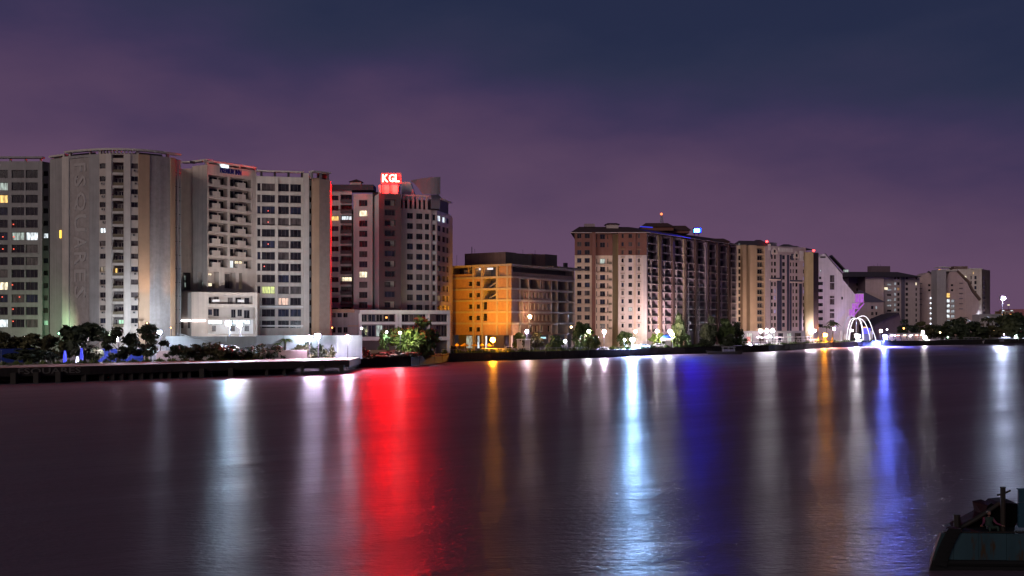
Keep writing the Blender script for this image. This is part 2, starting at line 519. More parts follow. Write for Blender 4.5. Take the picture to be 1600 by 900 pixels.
FINM = surf('fin_metal', (0.17, 0.16, 0.19))
HAZE = 0.00010

def spot(root, loc, aim, power, col, ang=100, blend=1.0, size=0.4, off=0.9):
    l = bpy.data.lights.new('lamp_light', 'SPOT'); l.energy = power; l.color = col; l.spot_size = math.radians(ang); l.spot_blend = blend; l.shadow_soft_size = size
    o = bpy.data.objects.new('lamp_light', l); COL.objects.link(o); o.parent = root
    d = (Vector(aim) - Vector(loc)).normalized()
    o.location = Vector(loc) + d * max(0.9, off) - Vector(root.location)
    o.rotation_euler = d.to_track_quat('-Z', 'Y').to_euler()

# ================================================================== LEFT APARTMENT BLOCK (cut by the left edge of the picture)
def build_left_block():
    b = Building('apartment_block', 'grey apartment block with wide dark window bays, leftmost building beside the tower with vertical lettering', 'building', 0, 275)
    f = Face(-62, 275, 66, 275)
    zt = f.z(252)
    mb = MB()
    rw = rows_of(f, 30, 265.5, 12.7, 19.45, 13)
    cols = [(-51, -33, 'w', 3), (-29, -9.5, 'w', 3), (-7.5, 12, 'w', 3), (18, 38, 'w', 3), (40, 59, 'w', 3)]
    lit = {(2, 1): L_SOFT, (2, 2): L_WARM, (3, 5): L_SOFT, (4, 5): L_WHITE, (2, 9): L_CREAM, (2, 12): L_WHITE}
    facade(b, mb, f, -62, 66, GZ, zt, GREY, cols, rw, lit)
    g = Face(66, 277, 77, 277)
    mb.poly([f.P(f.u(66), GZ), g.P(0, GZ), g.P(0, zt), f.P(f.u(66), zt)], GREY)
    rn = rows_of(g, 70, 267, 8, 19.45, 13)
    facade(b, mb, g, 66, 77, GZ, g.z(254), GREY, [(67.5, 75, 'n', 2)], rn, {(0, 5): L_WHITE, (0, 12): L_GREEN})
    shell(mb, [f.P(0, 0)[:2], f.P(f.L, 0)[:2], g.P(g.L, 0)[:2]], GZ, zt - 0.02, GREY, ROOFD)
    b.part(mb, 'wall')
    mb = MB()
    f.box(mb, 0, f.u(67), f.z(247.2), f.z(244.5), -1.2, 0.3, GREY)
    b.part(mb, 'roof_beam')
    for px in (-35, -10, 14.5, 38.5, 62):
        b.bit(f, 'roof_post', f.u(px) - 0.2, f.u(px) + 0.2, zt, f.z(247.2), -0.9, -0.4, GREY)
    for i in (4, 6, 9, 11, 12):                 # slabs between floors stand a little proud
        b.bit(f, 'ledge', f.u(17), f.u(60), rw[i][0] - 0.25, rw[i][0] - 0.05, 0.0, 0.14, GREY)
    for (px, py) in ((20.5, 350.5), (21, 370), (21, 389), (4, 370), (4, 389), (19, 445), (3, 464), (30, 464), (20, 483), (20, 502)):
        mb = MB(); u = f.u(px); z = f.z(py)
        f.box(mb, u - 0.13, u + 0.13, z - 0.13, z + 0.13, -0.24, -0.08, RED_DOT)
        b.part(mb, 'indicator_lamp', 'small red light on a window bay')
    return b

# ================================================================== CURVED TOWER WITH VERTICAL LETTERING
def build_curved_tower():
    b = Building('curved_tower', 'curved pale tower with big vertical relief letters and a ring beam on its roof', 'building', 180, 264)
    Yc = lambda px: 264.0 + 9.0 * ((px - 178) / 104.0) ** 2
    ed = [97, 107, 140, 155, 166, 175, 194, 204, 216, 233, 249, 265, 272]
    zt = CAMH + (HY - 240) / FPX * 264
    ztop = CAMH + (HY - 231.5) / FPX * 264
    mb = MB(); pts = []
    fw = Face(78, 275.5, 97, 272.5)
    fw.wall(mb, 0, fw.L, GZ, zt + 0.4, [], GREY)
    pts += [fw.P(0, 0)[:2], fw.P(fw.L, 0)[:2]]
    zrow = lambda f, y: f.z(y, (f.pa + f.pb) / 2)
    for pa, pb in zip(ed, ed[1:]):
        f = Face(pa, Yc(pa), pb, Yc(pb)); z1 = zt; mid = (pa + pb) / 2
        pts += [f.P(0, 0)[:2], f.P(f.L, 0)[:2]]
        if pa == 97:
            mb.poly([fw.P(fw.L, GZ), f.P(0, GZ), f.P(0, z1), fw.P(fw.L, z1)], PALE)
            f.wall(mb, 0, f.L, GZ, z1, [], PALE)
        elif pa == 107:
            f.wall(mb, 0, f.L, GZ, z1, [(0.25, f.L - 0.25, GZ + 6, z1 - 0.6, 0.22, STONE)], GREY)
            # letters run down the panel, turned a quarter clockwise
            yy = [(255, 268), (274, 292), (300, 330), (335, 362), (369, 388), (394, 414), (421, 440), (447, 466)]
            for s, (ya, yb) in zip("FSQUARES", yy):
                hh = (yb - ya) / FPX * Yc(124)
                me = text_mesh(s, 3, 0.09, [STONE_L], 'letter', width=hh, height=f.L * 0.55)
                o = link('letter', me, b.root)
                u, z = f.L * 0.26, f.z(ya, mid)
                # text x axis -> downwards, text y axis -> to the right
                px_, py_ = Vector((0, 0, -1)), Vector((f.d.x, f.d.y, 0))
                n_ = px_.cross(py_)
                Mx = Matrix(((px_.x, py_.x, n_.x, 0), (px_.y, py_.y, n_.y, 0), (px_.z, py_.z, n_.z, 0), (0, 0, 0, 1)))
                Mx.translation = Vector(f.P(u, z, -0.14)) - b.off
                o.matrix_local = Mx
        elif pa in (140, 166, 194):
            f2 = Face(pa, Yc(pa), pb, Yc(pb), off=0.35 if pa != 140 else 0.0)
            m_ = PALE if pa != 140 else GREY
            f2.wall(mb, 0, f2.L, GZ, z1, [], m_)
            if pa != 140:
                for uu in (0, f2.L):
                    mb.poly([f2.P(uu, GZ), f2.P(uu, z1), f2.P(uu, z1, -0.5), f2.P(uu, GZ, -0.5)], m_)
        elif pa in (155, 204):
            rw = rows_of(f, mid, 255.2, 8.2, 20.15, 13)
            lit = {(0, 5): L_WHITE, (0, 8): L_DIMY} if pa == 155 else {}
            facade(b, mb, f, pa, pb, GZ, z1, WARM, [(pa + 0.8, pb - 0.4, 'w', 2)], rw, lit)
            for i in range(13):
                if random.random() < 0.62:
                    mb2 = MB(); u = f.L * random.uniform(0.25, 0.55); z = rw[i][0] - 0.75
                    f.box(mb2, u, u + 0.75, z, z + 0.5, 0.03, 0.34, FRAMEL)
                    f.box(mb2, u + 0.1, u + 0.5, z + 0.06, z + 0.44, 0.34, 0.36, DARKM)
                    b.part(mb2, 'air_conditioner')
        elif pa == 175:
            rw = [(zrow(f, 269.5 + 20.15 * i), zrow(f, 253.5 + 20.15 * i)) for i in range(13)]
            ops = []
            for i, (za, zb) in enumerate(rw):
                ops.append((0.15, f.L - 0.15, za, zb, 1.5, INNER))
                pane = {8: L_WARM, 12: L_GREEN}.get(i) or dark_pane()
                b.window(f, 0.3, 0.95, za + 0.1, zb - 0.55, -1.42, L_WARM if i == 8 else dark_pane(), 1, 1, FRAMEL)
                b.window(f, 1.15, f.L - 0.35, za + 0.75, zb - 0.6, -1.42, G_DARK if i == 8 else pane, 2, 1, FRAMEL)
                mb2 = MB()
                f.box(mb2, 0.17, f.L - 0.17, za + 0.02, za + 0.72, -0.16, -0.06, OLIVEP)
                f.box(mb2, 0.17, f.L - 0.17, za - 0.5, za - 0.02, 0.02, 0.18, PALE)
                b.part(mb2, 'balcony')
            ops.append((0.15, f.L - 0.15, zrow(f, 247), zrow(f, 241.5), 1.5, INNER))
            f.wall(mb, 0, f.L, GZ, z1, ops, WARM)
        else:
            f2 = Face(pa, Yc(pa), pb, Yc(pb), off=0.55 if pa in (216, 265) else 0.3)
            m_ = TAN if pa in (216, 265) else STONE
            f2.wall(mb, 0, f2.L, GZ, z1, [], m_)
            for uu in (0, f2.L):
                mb.poly([f2.P(uu, GZ), f2.P(uu, z1), f2.P(uu, z1, -0.6), f2.P(uu, GZ, -0.6)], m_)
    fe = Face(272, Yc(272) + 1.0, 282.5, Yc(282) + 2.0)
    fe.wall(mb, 0, fe.L, GZ, zt, [], GREY)
    pts.append(fe.P(fe.L, 0)[:2])
    shell(mb, pts, GZ, zt - 0.02, GREY, ROOFD, back=20, bdir=(-0.34, 1))
    b.part(mb, 'wall')
    # drain pipes on the right edge
    for px in (274.5, 280.5):
        mb2 = MB(); u = fe.u(px)
        mb2.tube([fe.P(u, GZ, 0.25), fe.P(u, zt, 0.25)], 0.16, GREYM, 6)
        for k in range(14):
            z = GZ + 2 + k * 3.4
            fe.box(mb2, u - 0.28, u + 0.28, z, z + 0.12, 0.0, 0.36, DARKM)
        b.part(mb2, 'drain_pipe')
    # posts and the ring beam of the roof
    for px in (97.5, 107, 139, 154.5, 160, 165.5, 171, 176, 182, 188, 194, 200, 206, 215.5, 264):
        f = Face(px - 1, Yc(px - 1), px + 1, Yc(px + 1), off=-0.3)
        w = 0.32 if px in (107, 154.5, 215.5, 264, 97.5) else 0.12
        b.bit(f, 'roof_post', f.L / 2 - w, f.L / 2 + w, zt, ztop - 0.45, -0.6, 0.0, PALE)
    mb = MB(); xs = list(range(78, 283, 6)) + [282]
    for a, c in zip(xs, xs[1:]):
        f = Face(a, Yc(a) + (2.5 if a < 97 else 0), c, Yc(c) + (2.5 if a < 97 else 0), off=0.35)
        z = ztop - (0.25 if a < 97 else 0.0)
        f.box(mb, 0, f.L, z - 0.45, z, -1.6, 0.0, PALE)
        if a < 97 <= c + 6 and c >= 96: b.part(mb, 'ring_beam'); mb = MB()
    b.part(mb, 'ring_beam')
    mb = MB()                                         # dark screen behind the posts at both sides
    for a, c in ((98, 139), (216, 258)):
        f = Face(a, Yc(a), c, Yc(c), off=-1.9)
        f.box(mb, 0, f.L, zt, ztop - 0.5, -0.2, 0, DARKM)
    f = Face(155, Yc(155), 216, Yc(216), off=-2.2)
    f.box(mb, 0, f.L, zt, zt + 0.6, -0.2, 0, DARKM)
    b.part(mb, 'roof_screen')
    # the yellow lamp in the slot on the left of the tower
    mb = MB(); u = fw.u(95.5)
    fw.box(mb, u - 0.25, u + 0.2, fw.z(372, 95), fw.z(360, 95), 0.05, 0.3, YELLAMP)
    b.part(mb, 'wall_lamp', 'yellow lamp in the slot of the wall')
    return b

# ================================================================== STEPPED TOWER (two wings, right of the curved tower)
def build_stepped_tower():
    b = Building('stepped_tower', 'pale two-winged tower with notched balconies and a blue name sign, right of the curved tower', 'building', 400, 297)
    fl = Face(282, 287, 300.5, 286)
    f0 = Face(300, 286, 324, 282.5)
    f1 = Face(324, 283, 400.5, 296)
    f2 = Face(400.5, 296, 475, 299)
    f3 = Face(474, 297.8, 483, 298.2)
    f4 = Face(483, 300.5, 487, 300.5)
    f5 = Face(487, 298.5, 499, 299)
    f6 = Face(499, 298.7, 516, 301)
    zt = f1.z(256, 326)
    mb = MB()
    # left blank strips
    fl.wall(mb, 0, fl.L, GZ, zt - 0.8, [(fl.u(283.5), fl.u(297.5), fl.z(453), fl.z(426), 1.2, INNER)], WARM)
    for (ua, za) in ((284, 438), (294.5, 437), (284.2, 449)):
        b.window(fl, fl.u(ua), fl.u(ua + 2.6), fl.z(za), fl.z(za - 8), -1.1, L_SOFT, 1, 2)
    f0.wall(mb, 0, f0.L, GZ, zt - 0.3, [(f0.u(309), f0.u(319), f0.z(453), f0.z(426), 1.4, INNERP)], WARM)
    b.window(f0, f0.u(309.5), f0.u(312), f0.z(448), f0.z(440), -1.3, L_SOFT, 1, 1)
    # notched balconies
    ops = []
    px_cols = ((326, 355.5, 331.5, 344), (359.5, 393, 371, 383.5))
    for ci, (pa, pb, na, nb) in enumerate(px_cols):
        for i in range(8):
            y0 = 272.3 + 18.6 * i
            za, zb = f1.z(y0 + 14.0, 326), f1.z(y0, 326)
            u0, u1 = f1.u(pa), f1.u(pb)
            ops.append((u0, u1, za, zb, 1.7, INNERP))
            p_ = dark_pane()
            b.window(f1, u0 + 0.05, f1.u(na) - 0.05, za + 0.05, zb - 0.3, -1.6, L_WHITE if (ci, i) == (1, 7) else p_, 1, 1)
            b.window(f1, f1.u(na) + 0.3, f1.u(nb) + 0.3, za + 1.0, zb - 0.3, -1.6, L_CREAM if (ci, i) == (1, 7) else G_DARK, 2, 1)
            b.window(f1, f1.u(nb) + 0.8, u1 - 0.1, za + 0.05, zb - 0.3, -1.6, dark_pane(), 2, 1)
            mb2 = MB()
            f1.box(mb2, f1.u(na), f1.u(nb), za + 0.02, za + (zb - za) * 0.52, -1.0, 0.10, WARM)
            b.part(mb2, 'balcony')
    # tall openings of the club floor, then two floors behind the podium
    for pa, pb in ((324.5, 342), (351, 368), (373.5, 378.5)):
        ops.append((f1.u(pa), f1.u(pb), f1.z(450.5, 326), f1.z(424, 326), 2.0, INNERP))
    b.window(f1, f1.u(328), f1.u(338.5), f1.z(430, 326), f1.z(425.8, 326), -1.9, L_CREAM, 3, 1)
    b.window(f1, f1.u(325.5), f1.u(338.5), f1.z(447, 326), f1.z(441, 326), -1.9, L_CREAM, 4, 1)
    b.window(f1, f1.u(373.7), f1.u(378.3), f1.z(449, 326), f1.z(441, 326), -1.9, L_CREAM, 1, 1)
    b.window(f1, f1.u(353), f1.u(366), f1.z(449, 326), f1.z(426, 326), -1.9, G_MID, 4, 2)
    f1.wall(mb, 0, f1.L, GZ, zt, ops, WARM)
    # right wing: window bays in a slightly concave wall
    za0 = f2.z(450, 402)
    rw = rows_of(f2, 403, 286, 11.8, 17.9, 13)
    cols = [(402, 407, 'n', 1), (409, 429.5, 'w', 3), (434.5, 451.5, 'w', 3), (453.5, 470.5, 'w', 3)]
    lit = {(1, 9): L_LIME, (2, 10): L_PEACH}
    facade(b, mb, f2, 400.5, 475, GZ, f2.z(275, 402), PALE, cols, rw, lit)
    for i in range(13):
        b.bit(f2, 'ledge', f2.u(402), f2.u(471), rw[i][0] - 0.9, rw[i][0] - 0.1, 0.0, 0.22, PALE)
    for (px, py) in ((419, 329), (419, 346.5), (419, 381), (413, 416)):
        mb2 = MB(); u = f2.u(px); z = f2.z(py, 402)
        f2.box(mb2, u - 0.14, u + 0.14, z - 0.14, z + 0.14, -0.24, -0.08, RED_DOT)
        b.part(mb2, 'indicator_lamp', 'small red light on a window bay')
    fp = Face(429.8, 297, 434.2, 297.2, off=0.5)
    fp.box(mb, 0, fp.L, GZ, f2.z(276, 402), -0.45, 0, PALE)
    f3.wall(mb, 0, f3.L, GZ, f2.z(269, 402), [], PALE)
    mb.poly([f3.P(0, GZ), f3.P(0, f2.z(269, 402)), f3.P(0, f2.z(269, 402), -1.5), f3.P(0, GZ, -1.5)], PALE)
    rn = rows_of(f4, 485, 290, 8, 17.9, 14)
    facade(b, mb, f4, 483, 487, GZ, f2.z(271, 402), GREY, [(483.2, 486.6, 'n', 1)], rn)
    mb.poly([f3.P(f3.L, GZ), f4.P(0, GZ), f4.P(0, f2.z(271, 402)), f3.P(f3.L, f2.z(271, 402))], PALE)
    f5.wall(mb, 0, f5.L, GZ, f2.z(276, 402), [], TAN)
    mb.poly([f5.P(0, GZ), f5.P(0, f2.z(276, 402)), f5.P(0, f2.z(276, 402), -3), f5.P(0, GZ, -3)], TAN)
    f6.wall(mb, 0, f6.L, GZ, f2.z(277.5, 402), [], STONE_T)
    shell(mb, [fl.P(0, 0)[:2], f0.P(0, 0)[:2], f1.P(0, 0)[:2], f2.P(0, 0)[:2], f2.P(f2.L, 0)[:2], f6.P(0, 0)[:2], f6.P(f6.L, 0)[:2]], GZ, f2.z(277.6, 402), GREY, ROOFD, back=14, bdir=(-0.135, 1))
    b.part(mb, 'wall')
    # slanting flat canopy roofs on posts
    def canopy(f, pa, pb, off, th=0.45, name='roof_canopy', z0=0.0):
        m_ = MB(); f.box(m_, f.u(pa), f.u(pb), f.z(off, f.pa), f.z(off, f.pa) + th, -1.8, 0.5, PALE); b.part(m_, name)
    canopy(f1, 325, 400, 252.8)
    canopy(f0, 300, 324, 253.5, 0.3)
    canopy(fl, 283, 300, 254.5, 0.25)
    canopy(f2, 401, 475, 267.5, 0.3)
    canopy(f6, 488, 516, 269.7, 0.35)
    for px in (326, 352, 376, 399.5):
        b.bit(f1, 'roof_post', f1.u(px) - 0.3, f1.u(px) + 0.3, zt, f1.z(252.8), -1.0, -0.3, PALE)
    for px in (408.5, 429.5, 451, 472):
        b.bit(f2, 'roof_post', f2.u(px) - 0.3, f2.u(px) + 0.3, f2.z(275, 402), f2.z(267.5, 402), -1.0, -0.4, DARKM)
    for px in (489, 503, 514):
        b.bit(f6, 'roof_post', f6.u(px) - 0.3, f6.u(px) + 0.3, f2.z(277.5, 402), f6.z(269.7), -1.0, -0.4, GREY)
    m_ = MB()
    f1.box(m_, f1.u(327), f1.u(399), zt, f1.z(253), -1.8, -1.6, DARKM); f6.box(m_, f6.u(500), f6.u(515), f2.z(277.5, 402), f6.z(269.9), -1.6, -1.4, DARKM)
    f1.box(m_, f1.u(302), f1.u(310), zt - 0.3, f1.z(253.6), -1.4, -1.2, DARKM)
    b.part(m_, 'roof_screen')
    # blue name sign and the light over it
    me = text_mesh("PREMIUM INN", 3, 0.12, [BLUELET], 'sign_lettering', width=f1.u(377) - f1.u(344), height=1.35)
    o = link('sign_lettering', me, b.root)
    d, up = Vector((f1.d.x, f1.d.y, 0)), Vector((0, 0, 1)); n_ = d.cross(up)
    Mx = Matrix(((d.x, up.x, n_.x, 0), (d.y, up.y, n_.y, 0), (d.z, up.z, n_.z, 0), (0, 0, 0, 1)))
    Mx.translation = Vector(f1.P(f1.u(343.5), f1.z(267.3, 326), 0.12)) - b.off
    o.matrix_local = Mx
    m_ = MB(); f1.box(m_, f1.u(345), f1.u(356.5), f1.z(261.2, 344) , f1.z(256.5, 344), -0.4, 0.2, SIGNLAMP)
    b.part(m_, 'sign_lamp', 'bright white light above the blue sign')
    # podium block in front
    fp1 = Face(299, 278, 402, 286)
    mb = MB(); zp = fp1.z(456)
    ops = [(fp1.u(326), fp1.u(395), fp1.z(474.5), fp1.z(461), 1.6, INNERP)]
    ops += [(fp1.u(325), fp1.u(399), fp1.z(497.5), fp1.z(480), 2.0, INNERP), (fp1.u(325), fp1.u(399), fp1.z(522), fp1.z(499.5), 2.0, WHITE)]
    fp1.wall(mb, 0, fp1.L, GZ, zp, ops, WARM)
    for pa, pb, y1, y0 in ((327, 332, 473, 464), (337, 344, 472, 463), (358, 366, 474, 464), (370, 379, 473.5, 464), (384, 392, 474, 464)):
        b.window(fp1, fp1.u(pa), fp1.u(pb), fp1.z(y1), fp1.z(y0), -1.5, dark_pane(), 1, 1)
    for pa, pb, y1, y0, pn in ((328, 334, 492, 483, dark_pane()), (336, 345, 494, 482, G_DARK), (364, 371, 496, 483, dark_pane()), (374, 381, 494, 483, G_DARK), (384, 393, 497, 484, dark_pane()),
                           (327, 350, 507, 499.5, L_WHITE), (358, 394, 507, 499.5, L_WHITE), (334, 340, 518, 509, G_MID), (362, 370, 518, 509, G_MID), (385, 392, 518, 509, G_MID)):
        b.window(fp1, fp1.u(pa), fp1.u(pb), fp1.z(y1), fp1.z(y0), -1.9, pn, 2, 1)
    for pa, pb in ((332, 343), (372, 381)):
        m_ = MB(); fp1.box(m_, fp1.u(pa), fp1.u(pb), fp1.z(471.5), fp1.z(467.5), -0.8, 0.08, WHITE); b.part(m_, 'balcony')
    fq = Face(282, 282, 299, 280)
    fq.wall(mb, 0, fq.L, GZ, fq.z(455, 299), [], PALE)
    shell(mb, [fq.P(0, 0)[:2], fp1.P(0, 0)[:2], fp1.P(fp1.L, 0)[:2]], GZ, zp - 0.03, WARM, GREY, back=5.5, bdir=(-0.1, 1))
    b.part(mb, 'podium')
    for pa, pb in ((283, 287), (294, 297)):
        b.window(fq, fq.u(pa), fq.u(pb), fq.z(513, 299), fq.z(503, 299), 0.06, G_MID, 1, 1)
    m_ = MB(); fq.box(m_, fq.u(283), fq.u(298.5), fq.z(502, 299), fq.z(500, 299), 0.02, 0.25, L_STRIP); b.part(m_, 'strip_light', 'white strip light on the podium')
    fp1s = MB(); fp1.box(fp1s, fp1.u(300.5), fp1.u(321), fp1.z(502), fp1.z(500), 0.02, 0.25, L_STRIP); b.part(fp1s, 'strip_light', 'white strip light on the podium')
    # small balcony deck on the right wing at the bottom
    for i, y in enumerate((478, 508)):
        b.bit(f2, 'ledge', f2.u(401.5), f2.u(475), f2.z(y + 2.4, 402), f2.z(y, 402), 0.23, 0.7, WHITE)
    return b

# ================================================================== TOWER UNDER THE RED SIGN
def build_sign_tower():
    b = Building('sign_tower', 'purple-grey tower with a dark brown central shaft crowned by glowing red letters', 'building', 610, 333)
    mb = MB()
    f1 = Face(514, 335, 549, 335)
    zt1 = f1.z(297)
    rw = rows_of(f1, 520, 305.5, 7.6, 15.95, 12)
    cols = [(517, 529, 'w', 2), (532, 549, 'b', 2)]
    lit = {(0, 2): L_WARM, (1, 2): L_WHITE, (1, 8): L_CREAM}
    rb = [(a - 0.9, c + 0.3) for a, c in rw]
    # dark projecting balconies in the middle of this part
    ops = []
    for i, (za, zb) in enumerate(rw):
        u0, u1 = f1.u(532), f1.u(549.5)
        ops.append((u0, u1, za - 0.2, zb + 0.3, 1.4, INNER))
        b.window(f1, u0 + 0.15, u1 - 0.15, za - 0.15, zb + 0.1, -1.3, {2: L_WHITE, 8: L_CREAM}.get(i) or dark_pane(), 3, 1)
        m_ = MB(); f1.box(m_, u0 + 0.1, u1 + 0.2, za - 0.75, za + 0.25, 0.02, 0.9, BROWN); b.part(m_, 'balcony')
    facade(b, mb, f1, 514, 549.6, GZ, zt1, PINKISH, cols[:1], rw, lit, extra=ops)
    fr = f1
    b.bit(f1, 'roof', f1.u(515), f1.u(584), f1.z(297.5), f1.z(289), -6, 1.0, ROOFD)
    f2 = Face(549.5, 331.5, 582, 331.5)
    zt2 = f2.z(303)
    r2 = rows_of(f2, 560, 312.5, 9.6, 15.95, 11)
    facade(b, mb, f2, 552.5, 582, GZ, zt2, PINKISH, [(561, 574, 'w', 3)], r2, {(0, 1): L_CREAM, (0, 7): L_CREAM})
    mb.poly([f1.P(f1.u(552), GZ), f2.P(f2.u(552.5), GZ), f2.P(f2.u(552.5), zt2), f1.P(f1.u(552), zt2)], PINKISH)
    mb.poly([f2.P(f2.L, GZ), f2.P(f2.L, GZ, -6), f2.P(f2.L, zt2, -6), f2.P(f2.L, zt2)], PINKISH)
    mb.poly([f2.P(f2.u(552.5), zt2), f2.P(f2.L, zt2), f2.P(f2.L, zt2, -4), f2.P(f2.u(552.5), zt2, -4)], GREY)
    # recess between pier and shaft
    fg = Face(582, 336, 593, 336)
    fg.wall(mb, 0, fg.L, GZ, fg.z(300), [], BROWN)
    # brown shaft
    f3 = Face(592, 325, 626.5, 327)
    zt3 = f3.z(302)
    r3 = rows_of(f3, 605, 311.5, 9.5, 15.95, 12)
    ops = []
    u0, u1 = f3.u(601), f3.u(617.5)
    for i, (za, zb) in enumerate(r3):
        ops.append((u0, u1, za, zb, 1.5, INNERP))
        if i % 2 == 0:
            b.window(f3, u0 + 0.05, u0 + (u1 - u0) * 0.62, za + 0.05, zb - 0.2, -1.35, dark_pane(), 2, 1)
        else:
            b.window(f3, u0 + 0.05, u1 - 0.05, za + 0.05, zb - 0.05, -0.5, dark_pane(), 3, 1)
    f3.wall(mb, 0, f3.L, GZ, zt3, ops, BROWN)
    fs = Face(582.5, 336, 592, 325)
    fs.wall(mb, 0, fs.L, GZ, zt3, [], WHITE)
    f3r = MB()
    mb.poly([f3.P(f3.L, GZ), f3.P(f3.L, GZ, -7), f3.P(f3.L, zt3, -7), f3.P(f3.L, zt3)], BROWN)
    mb.poly([f3.P(0, zt3), f3.P(f3.L, zt3), f3.P(f3.L, zt3, -9), f3.P(0, zt3, -9)], GREY)
    # right part with punched windows, turning away at its right end
    f4 = Face(626, 331, 674, 336); f4b = Face(674, 336.5, 683, 337.5); f5 = Face(683, 337.5, 704.5, 352)
    zt4 = f4.z(326, 640)
    r4 = rows_of(f4, 640, 332.5, 9.2, 15.95, 10)
    facade(b, mb, f4, 626, 674, GZ, zt4, PINKISH, [(636, 645.5, 'w', 2), (650.5, 660.5, 'w', 3), (664, 671, 'w', 2)], r4, {(1, 4): G_BLUE})
    r4b = rows_of(f4, 640, 333, 9.2, 15.95, 10)
    facade(b, mb, f4b, 674, 683, GZ, zt4, PINKISH, [(676, 680.5, 'n', 1)], r4b)
    for (za, zb), (zc, zd) in zip(r4b, r4b[1:]):
        b.bit(f4b, 'panel', f4b.u(675.6), f4b.u(681), zd + 0.3, za - 0.3, 0.02, 0.12, WHITE)
    facade(b, mb, f5, 683, 704.5, GZ, zt4, PINKISH, [(684, 688.8, 'n', 2), (691.3, 696, 'n', 2), (697.8, 701, 'n', 1)], r4b, {(0, 0): L_WHITE, (1, 0): L_WHITE, (0, 8): L_DIMY})
    mb.poly([f5.P(f5.L, GZ), f5.P(f5.L, GZ, -10), f5.P(f5.L, zt4, -10), f5.P(f5.L, zt4)], BROWN)
    shell(mb, [f1.P(0, 0)[:2], f4.P(0, 0)[:2], f4.P(f4.L, 0)[:2], f5.P(0, 0)[:2], f5.P(f5.L, 0)[:2]], GZ, zt4 - 0.03, PINKISH, GREY, back=10)
    b.part(mb, 'wall')
    # little belvedere on the left roof
    mb = MB(); fk = Face(545, 338, 566, 338); u0, u1 = fk.u(547.5), fk.u(564)
    fk.box(mb, u0, u1, fk.z(289), fk.z(284), -3.0, 0, PINKISH)
    zz = fk.z(284); um = (u0 + u1) / 2
    c = [fk.P(u0 - 0.5, zz, 0.5), fk.P(u1 + 0.5, zz, 0.5), fk.P(u1 + 0.5, zz, -3.5), fk.P(u0 - 0.5, zz, -3.5)]
    ap = fk.P(um, fk.z(279), -1.5)
    for i in range(4): mb.poly([c[i], c[(i + 1) % 4], ap], ROOFR)
    b.part(mb, 'roof_turret')
    # lift houses behind the sign
    mb = MB()
    fk = Face(591, 327.2, 626, 327.2); fk.box(mb, fk.u(591.5), fk.u(623), zt3, fk.z(288.5), -5, 0, WHITE)
    b.part(mb, 'lift_house', 'white rooftop block flooded with red light')
    mb = MB(); fk = Face(624, 334, 650, 334)
    pf = [(627, 312), (627, 284), (641, 284), (647, 302), (647, 312)]
    fr_ = [fk.P(fk.u(a), fk.z(y), 0) for a, y in pf]; bk = [fk.P(fk.u(a), fk.z(y), -6) for a, y in pf]
    mb.poly(fr_, WHITE)
    for i in range(len(fr_)): mb.poly([fr_[i], bk[i], bk[(i + 1) % len(bk)], fr_[(i + 1) % len(fr_)]], WHITE)
    b.part(mb, 'lift_house', 'slant-edged rooftop block flooded with red light')
    # curved grey fin wall
    mb = MB(); n = 10; top, bot = [], []
    for i in range(n + 1):
        t = i / n; px = 642 + t * 46; Y = 334.5 - 5.5 * math.sin(t * math.pi * 0.62)
        yt = 281.8 - 5.2 * math.sin(min(1, t * 1.1) * math.pi / 2); yb = 283.5 + 20 * min(1, t * 2.6) ** 1.6
        top.append(W(px, yt, Y)); bot.append(W(px, yb, Y))
    for i in range(n):
        for dy in (0.0, 0.35):
            d = Vector((0, dy, 0)); mb.poly([bot[i] + d, bot[i + 1] + d, top[i + 1] + d, top[i] + d], FINM)
        d = Vector((0, 0.35, 0)); mb.poly([top[i], top[i + 1], top[i + 1] + d, top[i] + d], DARKM)
    d = Vector((0, 0.35, 0)); mb.poly([bot[-1], bot[-1] + d, top[-1] + d, top[-1]], FINM)
    b.part(mb, 'fin_wall')
    mb = MB(); fk = Face(668, 331.5, 688, 333.0)      # lower piece of the fin, in front of the colonnade
    fk.box(mb, fk.u(674), fk.u(687.5), zt4, fk.z(304), -0.5, 0, FINM)
    b.part(mb, 'fin_wall')
    # colonnade of the terrace
    fk = Face(630, 331.5, 676, 336)
    b.bit(fk, 'terrace_beam', fk.u(630.5), fk.u(676), fk.z(306.5, 640), fk.z(303.5, 640), -0.6, 0.0, WHITE)
    for px in (631, 638.5, 646, 653, 660, 667):
        b.bit(fk, 'column', fk.u(px) - 0.3, fk.u(px) + 0.3, zt4, fk.z(306.5, 640), -0.5, -0.05, PINKISH)
    b.bit(fk, 'terrace_wall', fk.u(627), fk.u(690), zt4, fk.z(308, 640), -5.4, -5.1, BROWN)
    fk = Face(683, 337.5, 704.5, 352)
    b.bit(fk, 'terrace_wall', fk.u(688), fk.u(702), zt4, fk.z(312, 690), -3.4, -0.3, BROWN)
    b.bit(fk, 'roof', fk.u(687), fk.u(705), fk.z(312, 690), fk.z(310.5, 690), -4, 0.5, WHITE)
    mb = MB(); a_ = fk.P(fk.u(687), fk.z(310.5, 690), -1); c_ = fk.P(fk.u(700), fk.z(310.5, 690), -1); d_ = fk.P(fk.u(687), fk.z(302, 690), -1)
    k_ = Vector((0, 0.6, 0)); q = [Vector(a_), Vector(c_), Vector(d_)]
    mb.poly(q, ROOFD); mb.poly([v + k_ for v in q], ROOFD)
    for i in range(3): mb.poly([q[i], q[(i + 1) % 3], q[(i + 1) % 3] + k_, q[i] + k_], ROOFD)
    b.part(mb, 'roof_gable')
    # podium: white frame with dark glass, low wing on the left
    mb = MB(); fpd = Face(562, 318, 703, 326)
    zs = lambda y: fpd.z(y, 600)
